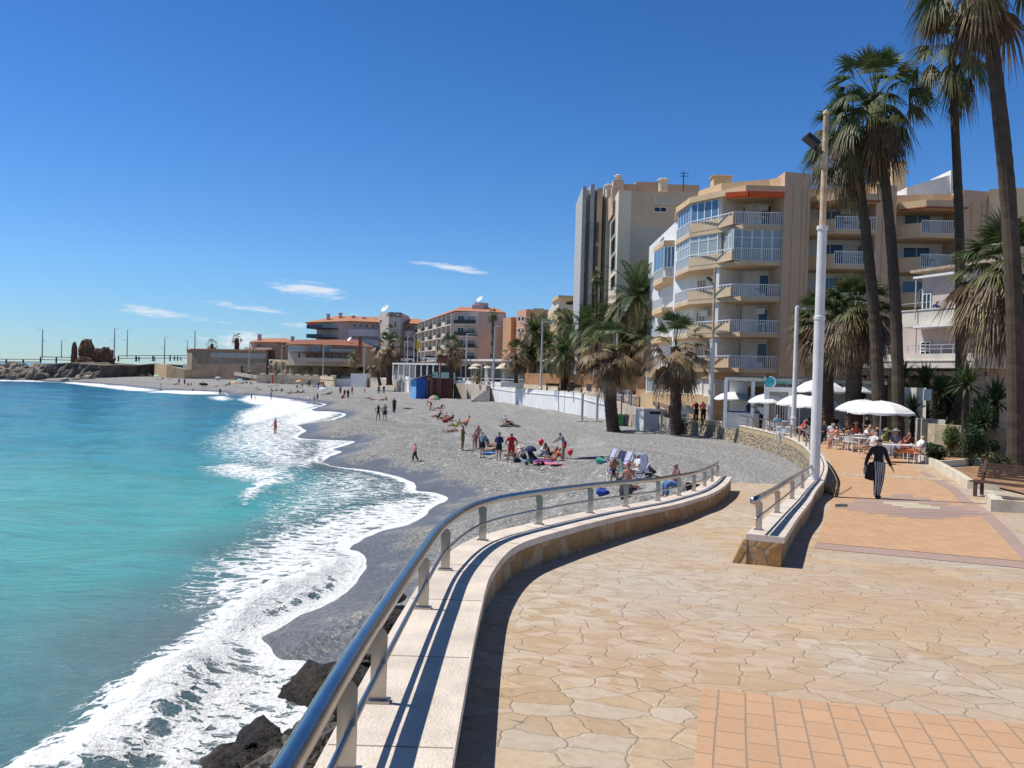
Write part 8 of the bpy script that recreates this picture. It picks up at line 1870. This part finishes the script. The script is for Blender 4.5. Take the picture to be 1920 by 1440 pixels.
guest('bald man in grey shirt seen beside the umbrella pole','white chair of the bald man in grey',1645,38.2,-20,'chairtalk',skin=3,tops=('tee',(.17,.18,.20)),bottoms=('shorts',GY),hair=None)
guest('bald man in white shirt bent over the middle table','white chair of the bald man in white',1623,38.6,30,'chairtalk',skin=3,tops=('tee',WH),bottoms=('shorts',GY),hair=None)
guest('guest in pale skirt with bare crossed legs behind the walking woman','white chair of the guest with bare crossed legs',1636,34.0,-70,'chairlegs',skin=1,tops=('tee',(.6,.58,.55)),bottoms=('shorts',(.6,.58,.55)),hair=HG,female=True)
guest('woman in coral top and straw hat at the middle table','white chair of the woman in the straw hat',1605,40.0,0,'chair',skin=3,tops=('tee',OR),bottoms=('shorts',OR),hair=HB,hat=SUNHAT((.60,.48,.32)),female=True)
guest('woman with bare back sitting in the chair with the cloth','white chair of the bare backed woman',1594,37.6,175,'chair',skin=0,tops=('top',(.5,.3,.2)),bottoms=('shorts',(.5,.4,.35)),hair=HB,female=True,longhair=True)
guest('guest in coral and white leaning in beside the bare backed woman','white chair of the guest in coral and white',1574,38.2,-95,'chairtalk',skin=3,tops=('tee',(.70,.30,.20)),bottoms=('shorts',WH),hair=HG,female=True,hat=CAP((.3,.33,.25)))
guest('man in white shirt with dark hair seen from behind near the pole','white chair of the man in white near the pole',1562,40.5,160,'chair',skin=0,tops=('tee',WH),bottoms=('shorts',(.5,.15,.15)),hair=HB)
guest('person in black sitting left of the man in white by the pole','white chair of the person in black by the pole',1548,41.5,-60,'chair',skin=0,tops=('long',BK),bottoms=('trousers',BK),hair=HB)
guest('dark haired guest between the coral tops, further back','white chair of the further dark haired guest',1586,42.0,0,'chairtalk',skin=2,tops=('tee',BK),bottoms=('shorts',BK),hair=HB)
guest('woman in red dress with crossed legs at the terrace rail','white chair of the woman in red dress',1503,43.4,-85,'chairlegs',skin=3,tops=('dress',RD),hair=HB,female=True,longhair=True)
guest('guest in black sitting behind the woman in red dress','white chair of the guest in black behind her',1514,45.0,160,'chair',skin=0,tops=('tee',BK),bottoms=('trousers',BK),hair=HB)
guest('person in blue shirt and pale cap sitting under the leftmost umbrella','white chair under the leftmost umbrella',1362,60,60,'chair',skin=1,tops=('tee',(.16,.18,.45)),bottoms=('trousers',WH),hair=HG,hat=CAP((.5,.5,.5)))
guest('guest in pale blue shirt seen from behind right of the waiter','white chair of the guest in pale blue',1458,48,170,'chair',skin=1,tops=('tee',(.14,.32,.50)),bottoms=('shorts',GY),hair=HG)
for (px,Y,fa,c,lab) in ((1530,48,0,BK,'guest in black in the shade behind the near pole'),(1520,50,20,NV,'guest in navy in the shade left of the near pole'),(1566,49,-20,BK,'guest in black in the shade between pole and palm'),(1580,50,20,GY,'guest in grey in the shade beside the palm trunk'),(1625,49,0,BK,'guest in black in the shade right of the second palm')):
    guest(lab,'white chair of the '+lab,px,Y,fa,'chair',skin=0,tops=('tee',c),bottoms=('shorts',c))
t=at_d(1690,800,32.5); mb=MB(); mb.lathe([(.03,0),(.04,.16),(.03,.17)],10,(t.x,t.y,-3.2+.747)); tag(mb.build('drink_glass',P('orange_drink',(.8,.22,.02),.2)),'tall orange drink on the nearest cafe table','drink')

# people along the headland walk
for k,(px,py,c,lab) in enumerate([(256,678.5,BK,'first walker of the left pair on the headland walk'),(260.5,678.5,NV,'second walker of the left pair on the headland walk'),(286,678,BK,'dark walker of the middle pair on the headland walk'),(290,678,(.5,.45,.45),'pale topped walker of the middle pair on the headland walk'),(327,677.5,GY,'first walker of the right group on the headland walk'),(333,677.5,NV,'second walker of the right group on the headland walk'),(339,677.5,(.35,.1,.1),'walker in dull red of the right group on the headland walk')]):
    a=at_d(px,py,292); person(lab,a,R(k*50),'stand' if k%2 else 'walk',k%3,('tee',c),('trousers',BK if k%2 else BL),HB,None,1.25)
for k,(px,py,Y,lab) in enumerate([(503,697,250,'walker in pale top on the path behind the scalloped wall'),(510,697,250,'walker in dark top on the path behind the scalloped wall')]):
    a=at_d(px,py,Y); person(lab,a,R(90),'walk',0,('tee',(WH,BK)[k]),('shorts',BK),HB,None,1.2)
# dry weed and twig at the foot of the short parapet
q=prm(1553,925); r_=random.Random(3); mb=MB()
for k in range(90):
    a=r_.uniform(0,6.28); b=r_.uniform(.2,1.3); l=r_.uniform(.12,.42); s=Vector((math.cos(a)*math.cos(b),math.sin(a)*math.cos(b),math.sin(b)))*l; o_=q+Vector((r_.uniform(-.05,.12),r_.uniform(-.35,.35),0)); w_=Vector((-math.sin(a),math.cos(a),0))*.012; mb.poly([o_-w_,o_+w_,o_+s+w_*.3,o_+s-w_*.3])
tag(mb.build('dry_weed',lt_),'dry straw coloured weed growing at the foot of the short parapet','weed')
a=prm(1573,928); b=prm(1597,914); mb=MB(); mb.tube([a+Vector((0,0,.02)),a.lerp(b,.5)+Vector((.03,0,.03)),b+Vector((0,0,.02))],.008,5); tag(mb.build('fallen_twig',trk),'thin fallen twig lying on the orange pavers near the weed','twig')
